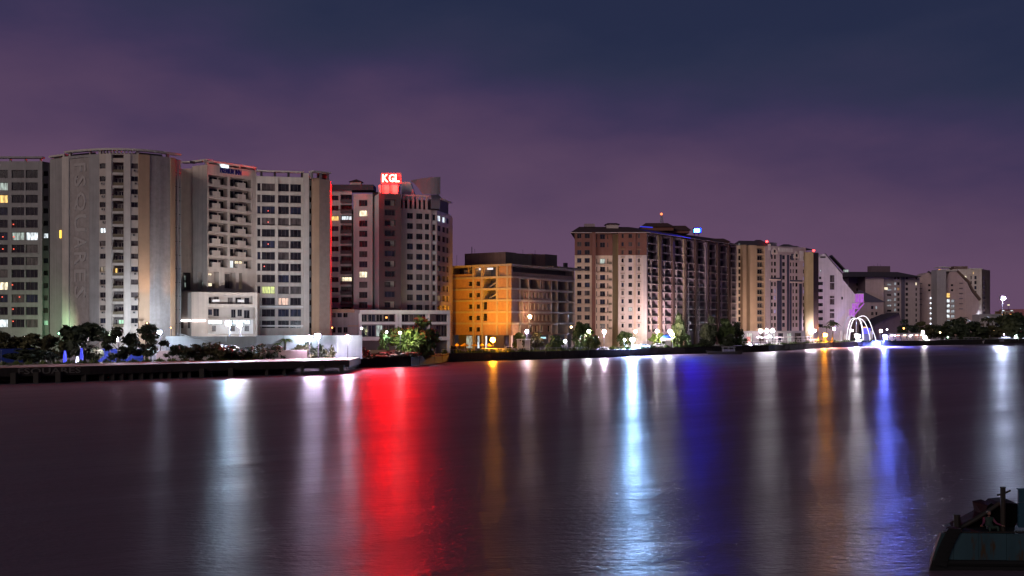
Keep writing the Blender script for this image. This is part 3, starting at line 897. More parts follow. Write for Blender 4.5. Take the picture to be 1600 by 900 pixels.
    for (y1, y0) in ((490.5, 484.5), (507, 503), (532, 526.5)):
        fpd.box(mb, 0, fpd.L, zs(y1), zs(y0), -1.2, 0.25, WHITE)
    for px in (563, 620.5, 625.5, 671, 701.5):
        fpd.box(mb, fpd.u(px) - 0.42, fpd.u(px) + 0.42, GZ, zs(490), -1.0, 0.0, WHITE)
    b.part(mb, 'podium_frame')
    mb = MB()
    fpd.box(mb, 0.3, fpd.L - 0.3, GZ, zs(486), -5, -1.6, INNER)
    b.part(mb, 'podium')
    edges = [(565, 575), (576, 588), (589, 599), (600, 618), (628, 640), (641, 655), (656, 668), (683, 690), (691, 700)]
    for i, (pa, pb) in enumerate(edges):
        for (y1, y0) in ((502.5, 491), (526, 508)):
            pane = G_BLUE if i < 2 else dark_pane()
            if (i, y0) == (2, 508): pane = L_SOFT
            b.window(fpd, fpd.u(pa), fpd.u(pb), zs(y1), zs(y0), -1.5, pane, 2, 1, FRAMEL)
    m_ = MB(); fpd.box(m_, fpd.u(603.5), fpd.u(606.5), zs(497.5), zs(494.5), -1.4, -1.1, ORANGE_DOT); b.part(m_, 'ceiling_lamp', 'small orange lamp in the podium')
    b.bit(fpd, 'pillar', fpd.u(671.5), fpd.u(681), GZ, zs(484), -1.5, 0.1, BROWN)
    b.bit(fpd, 'panel', fpd.u(666), fpd.u(671), zs(502.5), zs(491), -1.4, -1.0, WHITE)
    fl = Face(514, 321, 563, 318.5); zl = fl.z(484)
    mb = MB()
    rr = [(fl.z(496), fl.z(489)), (fl.z(520), fl.z(511))]
    facade(b, mb, fl, 514, 563, GZ, zl, GREY, [(518, 524.5, 'w', 1), (527, 534, 'w', 2), (536, 543, 'w', 2)], rr)
    shell(mb, [fl.P(0, 0)[:2], fl.P(fl.L, 0)[:2]], GZ, zl - 0.02, GREY, ROOFD, back=9)
    b.part(mb, 'podium')
    b.bit(fl, 'cornice', fl.u(515), fl.u(554), fl.z(488.5), fl.z(483), 0.02, 0.5, TAN)
    b.bit(fl, 'cornice', fl.u(544), fl.u(562), fl.z(510), fl.z(508.5), 0.02, 0.3, TAN)
    return b

def build_red_sign():
    Y = 326.0
    x, y = XY(610, Y); z = CAMH + (HY - 302) / FPX * 325
    r = empty('roof_sign', (x, y, z), 'glowing red letters KGL on a red-lit board on top of the brown shaft', 'sign')
    f = Face(585, Y, 640, Y)
    mb = MB(); f.box(mb, f.u(594.5), f.u(626.5), f.z(286.5), f.z(269.5), -1.6, -1.2, SIGNWHITE)
    mb.build('sign_board', r)
    for yb in (285.3, 272.0):
        mb = MB(); f.box(mb, f.u(594), f.u(626), f.z(yb + .4), f.z(yb), -0.12, -0.02, DARKM); mb.build('rail', r)
    for px in (596, 609, 622):
        mb = MB(); f.box(mb, f.u(px) - 0.12, f.u(px) + 0.12, z, f.z(287.7), -0.6, -0.35, DARKM); mb.build('support', r)
    for s, pa, pb in (('K', 597.5, 606.8), ('G', 607.8, 616.3), ('L', 617.3, 624.6)):
        me = text_mesh(s, 3, 0.16, [REDNEON], 'letter', width=f.u(pb) - f.u(pa), height=f.z(272.6) - f.z(284.6))
        o = link('letter', me, r)
        o.rotation_euler = (math.radians(90), 0, 0)
        me.materials.append(REDSIDE); me.polygons.foreach_set('material_index', [0 if p_.normal.z > 0.5 else 1 for p_ in me.polygons])
        o.location = Vector(f.P(f.u(pa), f.z(284.6), 0.22)) - Vector((x, y, z))
    for aim, pw in (((600, 296, 328), 5000), ((618, 296, 328), 5000), ((637, 298, 334), 3500)):  # spots without a fixture, added to redden the lift houses below the letters
        spot(r, W(609, 289, Y - 3.0), W(*aim), pw, (1.0, 0.01, 0.005), 64)
    return r

# ================================================================== ORANGE-LIT CONCRETE SHELL
def build_concrete_shell():
    b = Building('unfinished_building', 'unfinished concrete and brick building with its left face lit orange by street lamps', 'building', 799, 352)
    k = 1.05
    fl = Face(704, 367, 799, 352); fr = Face(799, 352, 897, 390)
    zt = fl.z(412, 799)
    zsl = [fl.z(y, 799) for y in (413.5, 432.5, 451, 469, 487.5, 505.5, 524)]     # slab levels at the corner
    mb = MB(); ops = []
    def band(i): return zsl[i + 1] + 0.35, zsl[i] - 0.35
    # left face infill set back from the frame
    for i in range(1, 6):
        za, zb = band(i)
        for pa, pb in ((732, 738.5), (744, 750)):
            if i == 5 or True:
                zc = (za + zb) / 2
                ops.append((fl.u(pa), fl.u(pb), zc - 0.75, zc + 0.7, 0.4, G_DARK))
        if i in (3, 4): ops.append((fl.u(755), fl.u(761), za + 0.5, zb - 0.1, 0.4, G_DARK))
    for i in (1, 2):
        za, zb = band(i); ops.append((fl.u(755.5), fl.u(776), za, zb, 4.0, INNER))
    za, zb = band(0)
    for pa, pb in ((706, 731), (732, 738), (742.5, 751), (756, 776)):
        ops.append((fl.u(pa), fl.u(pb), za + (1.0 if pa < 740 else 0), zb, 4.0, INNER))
    ops.append((fl.u(778.5), fl.u(788), za, zb, 0.5, BRICKW))
    # open ground floor
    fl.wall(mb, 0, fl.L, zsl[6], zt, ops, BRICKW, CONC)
    # right face
    ops = []
    za, zb = band(0); ops.append((fr.u(801), fr.u(895), za + 1.3, zb, 3.0, INNER))
    for i in range(1, 6):
        za, zb = band(i)
        for pa, pb in ((862, 869.5), (871.5, 885.5), (887.5, 895)):
            ops.append((fr.u(pa), fr.u(pb), za, zb, 3.0, INNER))
        if i == 1:
            for pa, pb in ((813, 824), (827, 842), (845, 848), (851, 859)): ops.append((fr.u(pa), fr.u(pb), za, zb, 2.5, INNER))
        elif i == 5:
            for pa, pb in ((828, 833), (836, 840), (845, 848), (856, 860)): ops.append((fr.u(pa), fr.u(pb), za + 0.7, zb - 0.4, 0.5, G_DARK))
        else:
            ops.append((fr.u(813), fr.u(818), za, zb, 2.5, INNER))
            for pa, pb in ((820.5, 823), (827.5, 830), (833, 836), (839, 842), (845, 848), (851, 854), (857, 860)):
                ops.append((fr.u(pa), fr.u(pb), za + 0.6, zb - 0.5, 0.5, G_DARK))
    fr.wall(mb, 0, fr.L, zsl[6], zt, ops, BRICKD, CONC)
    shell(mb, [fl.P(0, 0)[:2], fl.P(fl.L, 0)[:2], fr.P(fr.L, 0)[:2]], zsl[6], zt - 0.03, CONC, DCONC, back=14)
    b.part(mb, 'wall')
    # the concrete frame in front of the infill: every slab edge and column
    for z in zsl[:6]:
        b.bit(fl, 'floor_slab', 0, fl.L + 0.35, z - 0.33, z + 0.33, 0.01, 0.35, CONC)
        b.bit(fr, 'floor_slab', 0.0, fr.L, z - 0.31, z + 0.31, 0.01, 0.35, CONC)
    for px in (705.5, 740, 753.5, 777, 793):
        for i in range(6):
            za, zb = zsl[i + 1] + 0.33, zsl[i] - 0.33
            if i == 5: za = zsl[6]
            if px == 705.5 and i == 0: continue
            u = fl.u(px); b.bit(fl, 'column', u - 0.36, u + 0.36, za, zb, 0.01, 0.28, CONC)
    for px in (811.5, 825.5, 843.5, 861, 870.5, 886.5, 896):
        for i in range(1, 6):
            za, zb = zsl[i + 1] + 0.31, zsl[i] - 0.31
            if px == 843.5 and i not in (1, 5): continue
            u = fr.u(px); b.bit(fr, 'column', u - 0.3, u + 0.3, za, zb, 0.01, 0.26, CONC)
    # stairs seen in the two open bays
    for i in (1, 2):
        za, zb = band(i); mb = MB(); u0, u1 = fl.u(762), fl.u(775.5)
        P = fl.P; th = 0.45
        mb.hexa([P(u0, za + 0.1, -0.8), P(u1, zb - 1.2, -0.8), P(u1, zb - 1.2, -2.0), P(u0, za + 0.1, -2.0), P(u0, za + 0.1 + th, -0.8), P(u1, zb - 1.2 + th, -0.8), P(u1, zb - 1.2 + th, -2.0), P(u0, za + 0.1 + th, -2.0)], CONC)
        b.part(mb, 'stair_flight')
    # things inside the open top floor
    b.bit(fl, 'partition', fl.u(718), fl.u(731), band(0)[0] + 1.0, band(0)[1] - 0.6, -2.6, -2.4, PALE)
    for pa, pb in ((743, 750.5), (756, 764)):
        mb = MB(); fl.box(mb, fl.u(pa), fl.u(pb), band(0)[1] - 0.9, band(0)[1] - 0.3, -2.2, -1.9, L_TUBE); b.part(mb, 'tube_light', 'white tube light on the open top floor')
    # ground floor: columns, shop fronts
    zg = zsl[6]
    mb = MB(); fl.box(mb, 0.2, fl.L - 0.2, GZ, zg, -8, -4, INNER); fr.box(mb, 0.5, fr.L, GZ, zg, -8, -3, INNER); b.part(mb, 'ground_floor')
    for px in (706, 740, 754, 777, 797):
        u = fl.u(px); b.bit(fl, 'column', u - 0.4, u + 0.4, GZ, zg, -0.9, 0.0, CONC)
    for px in (825, 843, 861, 886, 896):
        u = fr.u(px); b.bit(fr, 'column', u - 0.4, u + 0.4, GZ, zg, -0.9, 0.0, CONC)
    for pa, pb, pn in ((717, 727, L_SOFT), (734.5, 738, L_WHITE), (744, 750, L_WHITE), (756.5, 760, L_SOFT)):
        b.window(fl, fl.u(pa), fl.u(pb), GZ + 0.5, zg - 0.25, -3.9, pn, 2, 1, FRAMEL, 'shop_window')
    # plant rooms on the roof
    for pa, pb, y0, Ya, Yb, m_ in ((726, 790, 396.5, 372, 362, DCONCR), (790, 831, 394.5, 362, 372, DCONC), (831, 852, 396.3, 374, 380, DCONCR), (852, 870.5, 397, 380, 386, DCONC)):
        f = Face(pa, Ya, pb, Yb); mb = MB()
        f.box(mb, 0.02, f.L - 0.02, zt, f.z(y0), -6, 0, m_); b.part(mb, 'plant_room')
    f = Face(730, 372, 800, 372)
    mb = MB()
    for px, y in ((737.5, 386), (742, 389), (714, 399), (836, 391), (817, 390)):
        u = f.u(px); mb.tube([f.P(u, zt, 1), f.P(u, f.z(y), 1)], 0.13 if px == 737.5 else 0.05, DARKM, 5)
    b.part(mb, 'antenna')
    b.bit(fr, 'roof_slab', fr.u(862), fr.u(914), zt + 0.02, zt + 0.55, -4, 0.6, DCONC)
    f = Face(880, 386, 890, 388); b.bit(f, 'chimney', f.u(883), f.u(887), zt + 0.6, f.z(410.5), -1, 0, DARKM)
    return b
# ================================================================== LONG RED-BROWN TOWER BLOCK
def build_long_block():
    b = Building('residential_block', 'long apartment block with red-brown top floors, dark tiled roof and a small blue roof sign', 'building', 1010, 418)
    mb = MB()
    fm = Face(897, 416, 1010, 414)
    ze = fm.z(363.5)                                 # eave
    zb_ = fm.z(399)                                  # colour change three floors below
    zband = [(GZ, zb_), (zb_, ze)]
    step = 12.72
    def rws(f, px, y0, h, n=12): return rows_of(f, px, y0, h, step, n)
    def front(pa, Ya, pb, Yb, lo, hi, cols, y0, h, lit={}):
        f = Face(pa, Ya, pb, Yb); r = rws(f, pa, y0, h)
        lo_rows = [x for x in r if x[1] < zb_ - 0.05]; hi_rows = [x for x in r if x[0] > zb_ + 0.05]
        n_hi = len(hi_rows)
        facade(b, mb, f, pa, pb, zb_, ze, hi, cols, hi_rows, {k: v for k, v in lit.items() if k[1] < n_hi})
        facade(b, mb, f, pa, pb, GZ, zb_, lo, cols, lo_rows, {(k[0], k[1] - n_hi): v for k, v in lit.items() if k[1] >= n_hi})
        return f, r
    pts = []
    def side(f, u, dep, mat): mb.poly([f.P(u, GZ), f.P(u, ze), f.P(u, ze, -dep), f.P(u, GZ, -dep)], mat)
    fA, rA = front(898, 415.5, 925, 415, CREAM, REDBROWN, [(901.8, 908.5, 'w', 2), (913.5, 921.5, 'w', 2)], 365.2, 7.2)
    fB, _ = front(925, 414.2, 930.5, 414.2, REDBROWN, REDBROWN, [], 365, 7)
    side(fB, 0, 1.2, REDBROWN); side(fB, fB.L, 2.5, REDBROWN)
    fC, rC = front(930.5, 417, 957, 417, CREAM, REDBROWN, [(931.6, 933, 'n', 1), (937.5, 945.5, 'w', 2), (949, 950.5, 'n', 1)], 366, 7.8, {(1, 2): L_SOFT})
    fD, _ = front(957, 421, 966.5, 421, OLIVE, OLIVE, [], 366, 7)
    side(fC, fC.L, 4, OLIVE)
    fE, rE = front(966, 415, 990, 414.5, ROSE, REDBROWN, [(971, 974.6, 'n', 1), (982, 987.6, 'n', 2)], 365.6, 6.4, {(1, 9): L_SOFT})
    side(fE, 0, 6, ROSE)
    fG, _ = front(990, 414, 993.5, 414, CREAM, REDBROWN, [], 366, 7)
    fH, rH = front(993.5, 414.8, 1005, 414.5, ROSE, REDBROWN, [(996.4, 1000, 'n', 1)], 365.6, 6.4)
    fI, _ = front(1005, 414.2, 1010.5, 414.2, PINKISH, REDBROWN, [], 366, 7)
    for i in range(2, 12):                            # sunshades over the small windows
        for f, r, pa, pb in ((fE, rE, 969.5, 976.5), (fH, rH, 995, 1001.8)):
            b.bit(f, 'sunshade', f.u(pa), f.u(pb), r[i][1] + 0.35, r[i][1] + 0.5, 0.0, 0.55, OLIVE)
        if i > 2:
            f = fC; z = rC[i][0] - 0.1; u = f.u(951.2)
            m_ = MB(); f.box(m_, u, u + 1.1, z - 0.1, z + 0.65, 0.0, 0.5, OLIVEP); f.box(m_, f.u(946.5), u + 1.2, z - 0.3, z - 0.12, 0.0, 0.7, CREAM); b.part(m_, 'air_conditioner')
            b.bit(fC, 'ledge', fC.u(933.5), fC.u(947), rC[i][0] - 0.45, rC[i][0] - 0.25, 0.0, 0.6, CREAM)
        b.bit(fA, 'ledge', fA.u(899), fA.u(924.5), rA[i][0] - 0.45, rA[i][0] - 0.3, 0.0, 0.35, CREAM)
    # long side facing away to the right
    fl = Face(1010.5, 414.5, 1151, 482)
    bays = [(1012.2, 1027.2), (1032.2, 1048), (1051.8, 1066.5), (1070.6, 1083.6), (1087.4, 1100.6), (1105.6, 1118.4), (1122.6, 1135.4), (1139, 1149.4)]
    # floors have constant height, read off at the corner
    zf = [CAMH + (HY - (363.5 + 3 + step * i)) / FPX * 414.5 for i in range(13)]
    piers = []
    litb = {(0, 6): L_DIMY, (2, 4): L_CREAM, (2, 7): L_LIME, (1, 0): L_WARM, (1, 2): L_PEACH, (3, 10): L_SOFT, (4, 6): L_LIME, (4, 8): L_SOFT, (6, 8): L_SOFT, (7, 3): L_WHITE, (4, 3): L_DIMY, (5, 9): L_DIMY, (0, 8): L_SOFT}
    ops = []
    for bi, (pa, pb) in enumerate(bays):
        u0, u1 = fl.u(pa), fl.u(pb); w = u1 - u0
        for i in range(12):
            zt, zb = zf[i], zf[i + 1] + 0.15
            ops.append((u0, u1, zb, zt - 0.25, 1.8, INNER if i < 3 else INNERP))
            for q0, q1 in ((0.06, 0.30), (0.40, 0.60), (0.70, 0.94)):
                pn = litb.get((bi, i)) if q0 == 0.06 else None
                b.window(fl, u0 + w * q0, u0 + w * q1, zb + 0.08, zt - 0.55, -1.72, pn or dark_pane(), 1, 1)
            if i >= 3:
                m_ = MB(); mt = ROSE
                fl.box(m_, u0 - 0.05, u1 + 0.05, zt - 0.25, zt + 0.0, 0.02, 0.55, mt)
                fl.box(m_, u0 + w * 0.30, u0 + w * 0.40, zb, zt - 0.26, -0.5, 0.18, PINKISH)
                fl.box(m_, u0 + 0.1, u1 - 0.1, zb, zb + 0.9, -0.06, 0.0, DARKM)
                b.part(m_, 'balcony')
    fl.wall(mb, 0, fl.L, GZ, zf[0] + 0.4, ops, MAUVE)
    b.part(mb, 'wall')
    # projecting piers: tan ones and dark drain shafts
    for px0, px1, m_ in ((1027.4, 1030.2, OLIVE), (1030.2, 1032, DARKPIER), (1048.2, 1051.6, DARKPIER), (1066.6, 1068.6, TANWALL), (1068.6, 1070.4, DARKPIER), (1083.8, 1087.2, DARKPIER),
                      (1100.8, 1103.4, MAUVE), (1103.4, 1105.4, DARKPIER), (1118.6, 1122.4, DARKPIER), (1135.6, 1138.8, DARKPIER)):
        b.bit(fl, 'pier', fl.u(px0), fl.u(px1), GZ, zf[0] + 0.35, 0.01, 0.9 if m_ is DARKPIER else 0.6, m_)
    # tiled roof with wide eaves
    mb = MB()
    P = fm.P
    zr = CAMH + (HY - 355.0) / FPX * 429
    oA = Vector((*fm.P(-1.3, 0, 1.4)[:2], ze)); oB = Vector((*fl.P(0.2, 0, 1.5)[:2], ze)); oC = Vector((*fl.P(fl.L, 0, 1.3)[:2], ze))
    n2 = Vector((*fl.n, 0)); n1 = Vector((*fm.n, 0))
    rA_ = Vector((*XY(905, 427), zr)); rB = oB - n2 * 9 - n1 * 9; rB.z = zr; rC_ = oC - n2 * 11 - Vector((*fl.d, 0)) * 2; rC_.z = zr
    bA = Vector((*XY(898, 446), ze)); bC = oC - n2 * 24
    mb.poly([oA, oB, rB, rA_], ROOFR); mb.poly([oB, oC, rC_, rB], ROOFR); mb.poly([bA, oA, rA_], ROOFR); mb.poly([oC, bC, rC_], ROOFR)
    mb.poly([bC, bA, rA_, rB, rC_], ROOFR)
    dz = Vector((0, 0, -0.22))
    for a, c in ((oA, oB), (oB, oC)): mb.poly([a + dz, c + dz, c, a], PINKISH)
    mb.poly([oA + dz, bA + dz, bC + dz, oC + dz, oB + dz], DARKPIER)
    b.part(mb, 'roof')
    # rear and end walls
    mb = MB()
    e0 = fl.P(fl.L, 0)[:2]; e1 = (bC.x - 1.5, bC.y - 0.5); e2 = (bA.x + 1, bA.y - 1.5); e3 = fA.P(0, 0)[:2]
    for a, c in ((e0, e1), (e1, e2), (e2, e3)): mb.poly([(*a, GZ), (*c, GZ), (*c, ze - 0.4), (*a, ze - 0.4)], REDBROWN)
    b.part(mb, 'rear_wall')
    # raised middle roofs, cupola, tank
    def hip(pa, pb, Y, yb, yt, ins, dep, wall=None, name='roof_turret'):
        f = Face(pa, Y, pb, Y); m_ = MB(); u0, u1 = 0, f.L; zb, zt = f.z(yb), f.z(yt); i_ = ins / FPX * Y
        a = [f.P(u0, zb, 0), f.P(u1, zb, 0), f.P(u1, zb, -dep), f.P(u0, zb, -dep)]; t = [f.P(u0 + i_, zt, -dep * .35), f.P(u1 - i_, zt, -dep * .35), f.P(u1 - i_, zt, -dep * .65), f.P(u0 + i_, zt, -dep * .65)]
        for k in range(4): m_.poly([a[k], a[(k + 1) % 4], t[(k + 1) % 4], t[k]], ROOFR)
        m_.poly(t, ROOFR); m_.poly(list(reversed(a)), ROOFR)
        if wall: f.box(m_, u0 + 0.6, u1 - 0.6, f.z(wall), zb, -dep + .6, -0.6, PINKISH if name == 'roof_turret' else REDBROWN)
        b.part(m_, name)
    hip(945.5, 969, 424, 350.2, 347.6, 5, 7, 357)
    hip(1000.5, 1055, 446, 354.3, 347.2, 10, 10, 360, 'upper_roof')
    hip(1044, 1080, 450, 359.5, 351.5, 7, 9, 364, 'upper_roof')
    hip(1104, 1142, 474, 377.5, 371.8, 9, 9, 382, 'upper_roof')
    f = Face(913, 426, 930, 426); b.bit(f, 'water_tank', 0.1, f.L - 0.1, f.z(354.2), f.z(349.5), -3, 0, MAUVE)
    b.bit(f, 'tank_support', f.L * 0.3, f.L * 0.7, f.z(358), f.z(354.2) - 0.01, -2, -0.5, DARKM)
    f = Face(1001, 432, 1020, 436); m_ = MB(); f.box(m_, 0, f.L, f.z(355.4, 1010), f.z(353.8, 1010), -0.3, 0, BLUESTRIP); b.part(m_, 'light_strip', 'blue light strip along the upper roof')
    # lattice mast with its red lamp
    m_ = MB(); f = Face(1030, 447, 1040, 447); um = f.L / 2; zb, zt = f.z(349), f.z(335)
    for k in range(3):
        a = 2.09 * k; m_.tube([f.P(um + 0.85 * math.cos(a), zb, 0.85 * math.sin(a) - 3), f.P(um + 0.3 * math.cos(a), zt, 0.3 * math.sin(a) - 3)], 0.13, GREYM, 4)
        for q in range(5):
            t0, t1 = q / 5, (q + 1) / 5; a2 = 2.09 * (k + 1); R = lambda t: 0.85 - 0.55 * t
            m_.tube([f.P(um + R(t0) * math.cos(a), zb + (zt - zb) * t0, R(t0) * math.sin(a) - 3), f.P(um + R(t1) * math.cos(a2), zb + (zt - zb) * t1, R(t1) * math.sin(a2) - 3)], 0.07, GREYM, 4)
    b.part(m_, 'lattice_mast')
    m_ = MB(); ball(m_, Vector(f.P(um, zt + 0.45, -3)), 0.5, ORANGEBEACON); b.part(m_, 'beacon_lamp', 'orange red lamp on the lattice mast')
    return b

def ball(mb, c, r, mat, ns=8, nr=5):
    rings = []
    top = len(mb.v); mb.v.append((c.x, c.y, c.z + r)); bot = len(mb.v); mb.v.append((c.x, c.y, c.z - r)); k = mb.mi(mat)
    for i in range(1, nr):
        th = math.pi * i / nr; n = len(mb.v); rings.append(n)
        for s in range(ns):
            ph = 2 * math.pi * s / ns; mb.v.append((c.x + r * math.sin(th) * math.cos(ph), c.y + r * math.sin(th) * math.sin(ph), c.z + r * math.cos(th)))
    for s in range(ns):
        mb.f.append((top, rings[0] + s, rings[0] + (s + 1) % ns)); mb.m.append(k)
        mb.f.append((bot, rings[-1] + (s + 1) % ns, rings[-1] + s)); mb.m.append(k)
    for a, c_ in zip(rings, rings[1:]):
        for s in range(ns): mb.f.append((a + s, c_ + s, c_ + (s + 1) % ns, a + (s + 1) % ns)); mb.m.append(k)

def build_blue_sign():
    Y = 446.0; x, y = XY(1088, Y); z = CAMH + (HY - 368) / FPX * Y
    r = empty('roof_sign', (x, y, z), 'small glowing blue sign on the roof edge of the long red-brown block', 'sign')
    f = Face(1080, Y, 1098, Y); mb = MB(); f.box(mb, f.u(1083.4), f.u(1093.8), f.z(364.4), f.z(356), -0.6, 0, BLUEBOARD); mb.build('sign_board', r)
    for px in (1085, 1092):
        mb = MB(); f.box(mb, f.u(px) - 0.12, f.u(px) + 0.12, z, f.z(364.5), -0.5, -0.2, DARKM); mb.build('support', r)
    for pa, pb in ((1084.8, 1088), (1089, 1092.2)):
        mb = MB(); u0, u1 = f.u(pa), f.u(pb); w = (u1 - u0) * 0.3; za, zb = f.z(363), f.z(357.6); zm = (za + zb) / 2
        for a_, c_, z0_, z1_ in ((u0, u0 + w, za, zb), (u1 - w, u1, za, zb), (u0 + w, u1 - w, zm - 0.2, zm + 0.2)):
            f.box(mb, a_, c_, z0_, z1_, 0.02, 0.25, DARKM); mb.poly([f.P(a_, z0_, .26), f.P(c_, z0_, .26), f.P(c_, z1_, .26), f.P(a_, z1_, .26)], BLUENEON)
        mb.build('letter', r)
    for q in ((1083.2, 1083.7, 364.4, 356), (1093.9, 1094.4, 364.4, 356), (1083.72, 1093.88, 364.9, 364.4)):  # cheek boards added to keep the blue light off the roof
        mb = MB(); f.box(mb, f.u(q[0]), f.u(q[1]), f.z(q[2]), f.z(q[3]), -0.6, 1.5, DARKM); mb.build('sign_return', r)
    return r

# ================================================================== BLOCK WITH WHITE GABLES
def build_gabled_block():
    b = Building('gabled_block', 'tan and mauve apartment block with small gables and navy strips, beyond the long block', 'building', 1200, 500)
    mb = MB(); st = 10.65
    f0 = Face(1150, 492, 1160.5, 494); f1 = Face(1160.5, 492, 1166.5, 493); f2 = Face(1166.5, 496, 1172, 497); f3 = Face(1172, 493.5, 1182.5, 495); f4 = Face(1182.5, 497, 1197, 499); f5 = Face(1197, 498, 1204, 499)
    zt = f1.z(382.5)
    for f, pa, pb, m_, cols, y0, h, n in ((f0, 1150, 1160.5, CREAM, [(1153.8, 1159.5, 'n', 2)], 388.5, 7.3, 12), (f1, 1160.5, 1166.5, TAN, [], 0, 0, 0), (f2, 1166.5, 1172, TAN, [(1167, 1171.6, 'n', 1)], 387, 8.2, 12),
                                    (f3, 1172, 1182.5, TAN, [], 0, 0, 0), (f4, 1182.5, 1197, TAN, [(1183, 1193.5, 'b', 3)], 388, 7.8, 12), (f5, 1197, 1204, MAUVE, [], 0, 0, 0)):
        r = rows_of(f, pa, y0, h, st, n) if n else []
        facade(b, mb, f, pa, pb, GZ, zt, m_, cols, r)
    for f in (f1, f3, f5):
        for uu in (0, f.L): mb.poly([f.P(uu, GZ), f.P(uu, zt), f.P(uu, zt, -5), f.P(uu, GZ, -5)], TAN if f is not f5 else MAUVE)
    r = rows_of(f2, 1167, 387, 8.2, st, 12)
    for za, zb in r: b.bit(f2, 'sunshade', f2.u(1166.6), f2.u(1173.8), zb + 0.1, zb + 0.45, 0.1, 1.5, NAVY)
    # mauve half
    g = Face(1200, 499, 1259, 511); zg = g.z(384)
    gr = rows_of(g, 1204, 398, 6.4, st, 11)
    cols = [(1201, 1203.5, 'n', 1, (10,)), (1205, 1208, 'n', 1), (1209.3, 1213, 'n', 1), (1222.3, 1226.8, 'w', 2), (1234.5, 1237, 'n', 1), (1238.6, 1241, 'n', 1), (1243, 1246.6, 'n', 1), (1254.6, 1258, 'n', 1)]
    facade(b, mb, g, 1200, 1259, GZ, zg, PINKV, cols, gr, {(2, 5): L_VIO, (2, 6): L_VIO, (7, 3): L_VIO, (7, 1): L_VIO, (2, 8): L_VIO, (7, 5): L_VIO})
    shell(mb, [f0.P(0, 0)[:2], f5.P(0, 0)[:2], g.P(0, 0)[:2], g.P(g.L, 0)[:2]], GZ, zt - 0.05, MAUVE, ROOFR, back=15)
    b.part(mb, 'wall')
    for pa, pb, y0, y1 in ((1201.5, 1204, 438, 518), (1213.8, 1217.4, 438, 518), (1218, 1220.6, 397, 518), (1229.4, 1232, 397, 518), (1233.6, 1236, 442, 518), (1248.4, 1252, 442, 518), (1202, 1205, 392, 401), (1236.2, 1239.5, 395, 405)):
        b.bit(g, 'navy_strip', g.u(pa), g.u(pb), g.z(y1), g.z(y0), 0.02, 0.35, NAVY)
    for pa, pb, y in ((1200.5, 1218, 438), (1234, 1253, 441)):
        b.bit(g, 'ledge', g.u(pa), g.u(pb), g.z(y), g.z(y - 2), 0.02, 0.8, ROSE)
        b.bit(g, 'dark_band', g.u(pa), g.u(pb), g.z(y - 2.2), g.z(y - 4.4), 0.02, 0.3, NAVY)
    for pa, pb, y1, y0 in ((1215.5, 1237.5, 392.5, 386.5), (1249, 1254, 406, 390), (1199.5, 1203, 391, 381.5)):
        b.bit(g, 'portal_frame', g.u(pa), g.u(pb), g.z(y1), g.z(y0), 0.02, 0.6, LILAC)
    for pa, pb, y1, ya in ((1204, 1213.5, 397, 386.5), (1238.5, 1247.5, 402, 391)):
        m_ = MB(); u0, u1 = g.u(pa), g.u(pb); um = (u0 + u1) / 2; z1, z2 = g.z(y1), g.z(ya)
        fr = [g.P(u0, z1, 0.7), g.P(u1, z1, 0.7), g.P(u1, z1 + (z2 - z1) * .45, 0.7), g.P(um, z2, 0.7), g.P(u0, z1 + (z2 - z1) * .45, 0.7)]
        bk = [g.P(u0, z1, 0.03), g.P(u1, z1, 0.03), g.P(u1, z1 + (z2 - z1) * .45, 0.03), g.P(um, z2, 0.03), g.P(u0, z1 + (z2 - z1) * .45, 0.03)]
        m_.poly(fr, ROSE)
        for i in range(5): m_.poly([fr[i], bk[i], bk[(i + 1) % 5], fr[(i + 1) % 5]], LILAC)
        g.box(m_, um - 0.5, um + 0.5, z1 + 0.7, z1 + 2.0, 0.71, 0.75, G_DARK)
        b.part(m_, 'gable')
    for pa, pb, y1, y0 in ((1204, 1214.6, 389, 378.3), (1238.4, 1248.6, 394, 382)):
        b.bit(g, 'stair_tower', g.u(pa), g.u(pb), zg - 2, g.z(y0), -4, -0.4, DUSKB)
    # roofs
    for pa, pb, Y, y1, y0, ins in ((1147, 1185, 500, 382.5, 376, 8), (1172, 1197, 503, 382.6, 374.6, 10), (1216, 1240, 513, 388, 381.5, 9), (1247, 1259, 516, 391, 386.5, 5)):
        f = Face(pa, Y, pb, Y + 2); m_ = MB(); i_ = ins / FPX * Y; za, zb = min(f.z(y1), zt), f.z(y0)
        a = [f.P(0, za, 6), f.P(f.L, za, 6), f.P(f.L, za, -6), f.P(0, za, -6)]; t = [f.P(i_, zb, 0.4), f.P(f.L - i_, zb, 0.4), f.P(f.L - i_, zb, -0.4), f.P(i_, zb, -0.4)]
        for k in range(4): m_.poly([a[k], a[(k + 1) % 4], t[(k + 1) % 4], t[k]], ROOFD)
        m_.poly(t, ROOFD); b.part(m_, 'roof')
    m_ = MB(); f = Face(1190, 499, 1205, 499); u = f.u(1198.4)
    f.box(m_, u - 0.15, u + 0.15, zt, f.z(379.3), -0.3, 0, DARKM); b.part(m_, 'beacon_post')
    m_ = MB(); ball(m_, Vector(f.P(u, f.z(377.4), -0.15)), 0.55, REDBEACON); b.part(m_, 'beacon_lamp', 'red lamp on a short post at the roof edge')
    m_ = MB(); u = f2.u(1161); f1.box(m_, u - 0.3, u + 0.3, zt + 0.05, zt + 0.4, 0, 0.3, L_SOFT); b.part(m_, 'roof_lamp', 'small greenish white lamp at the eaves')
    return b

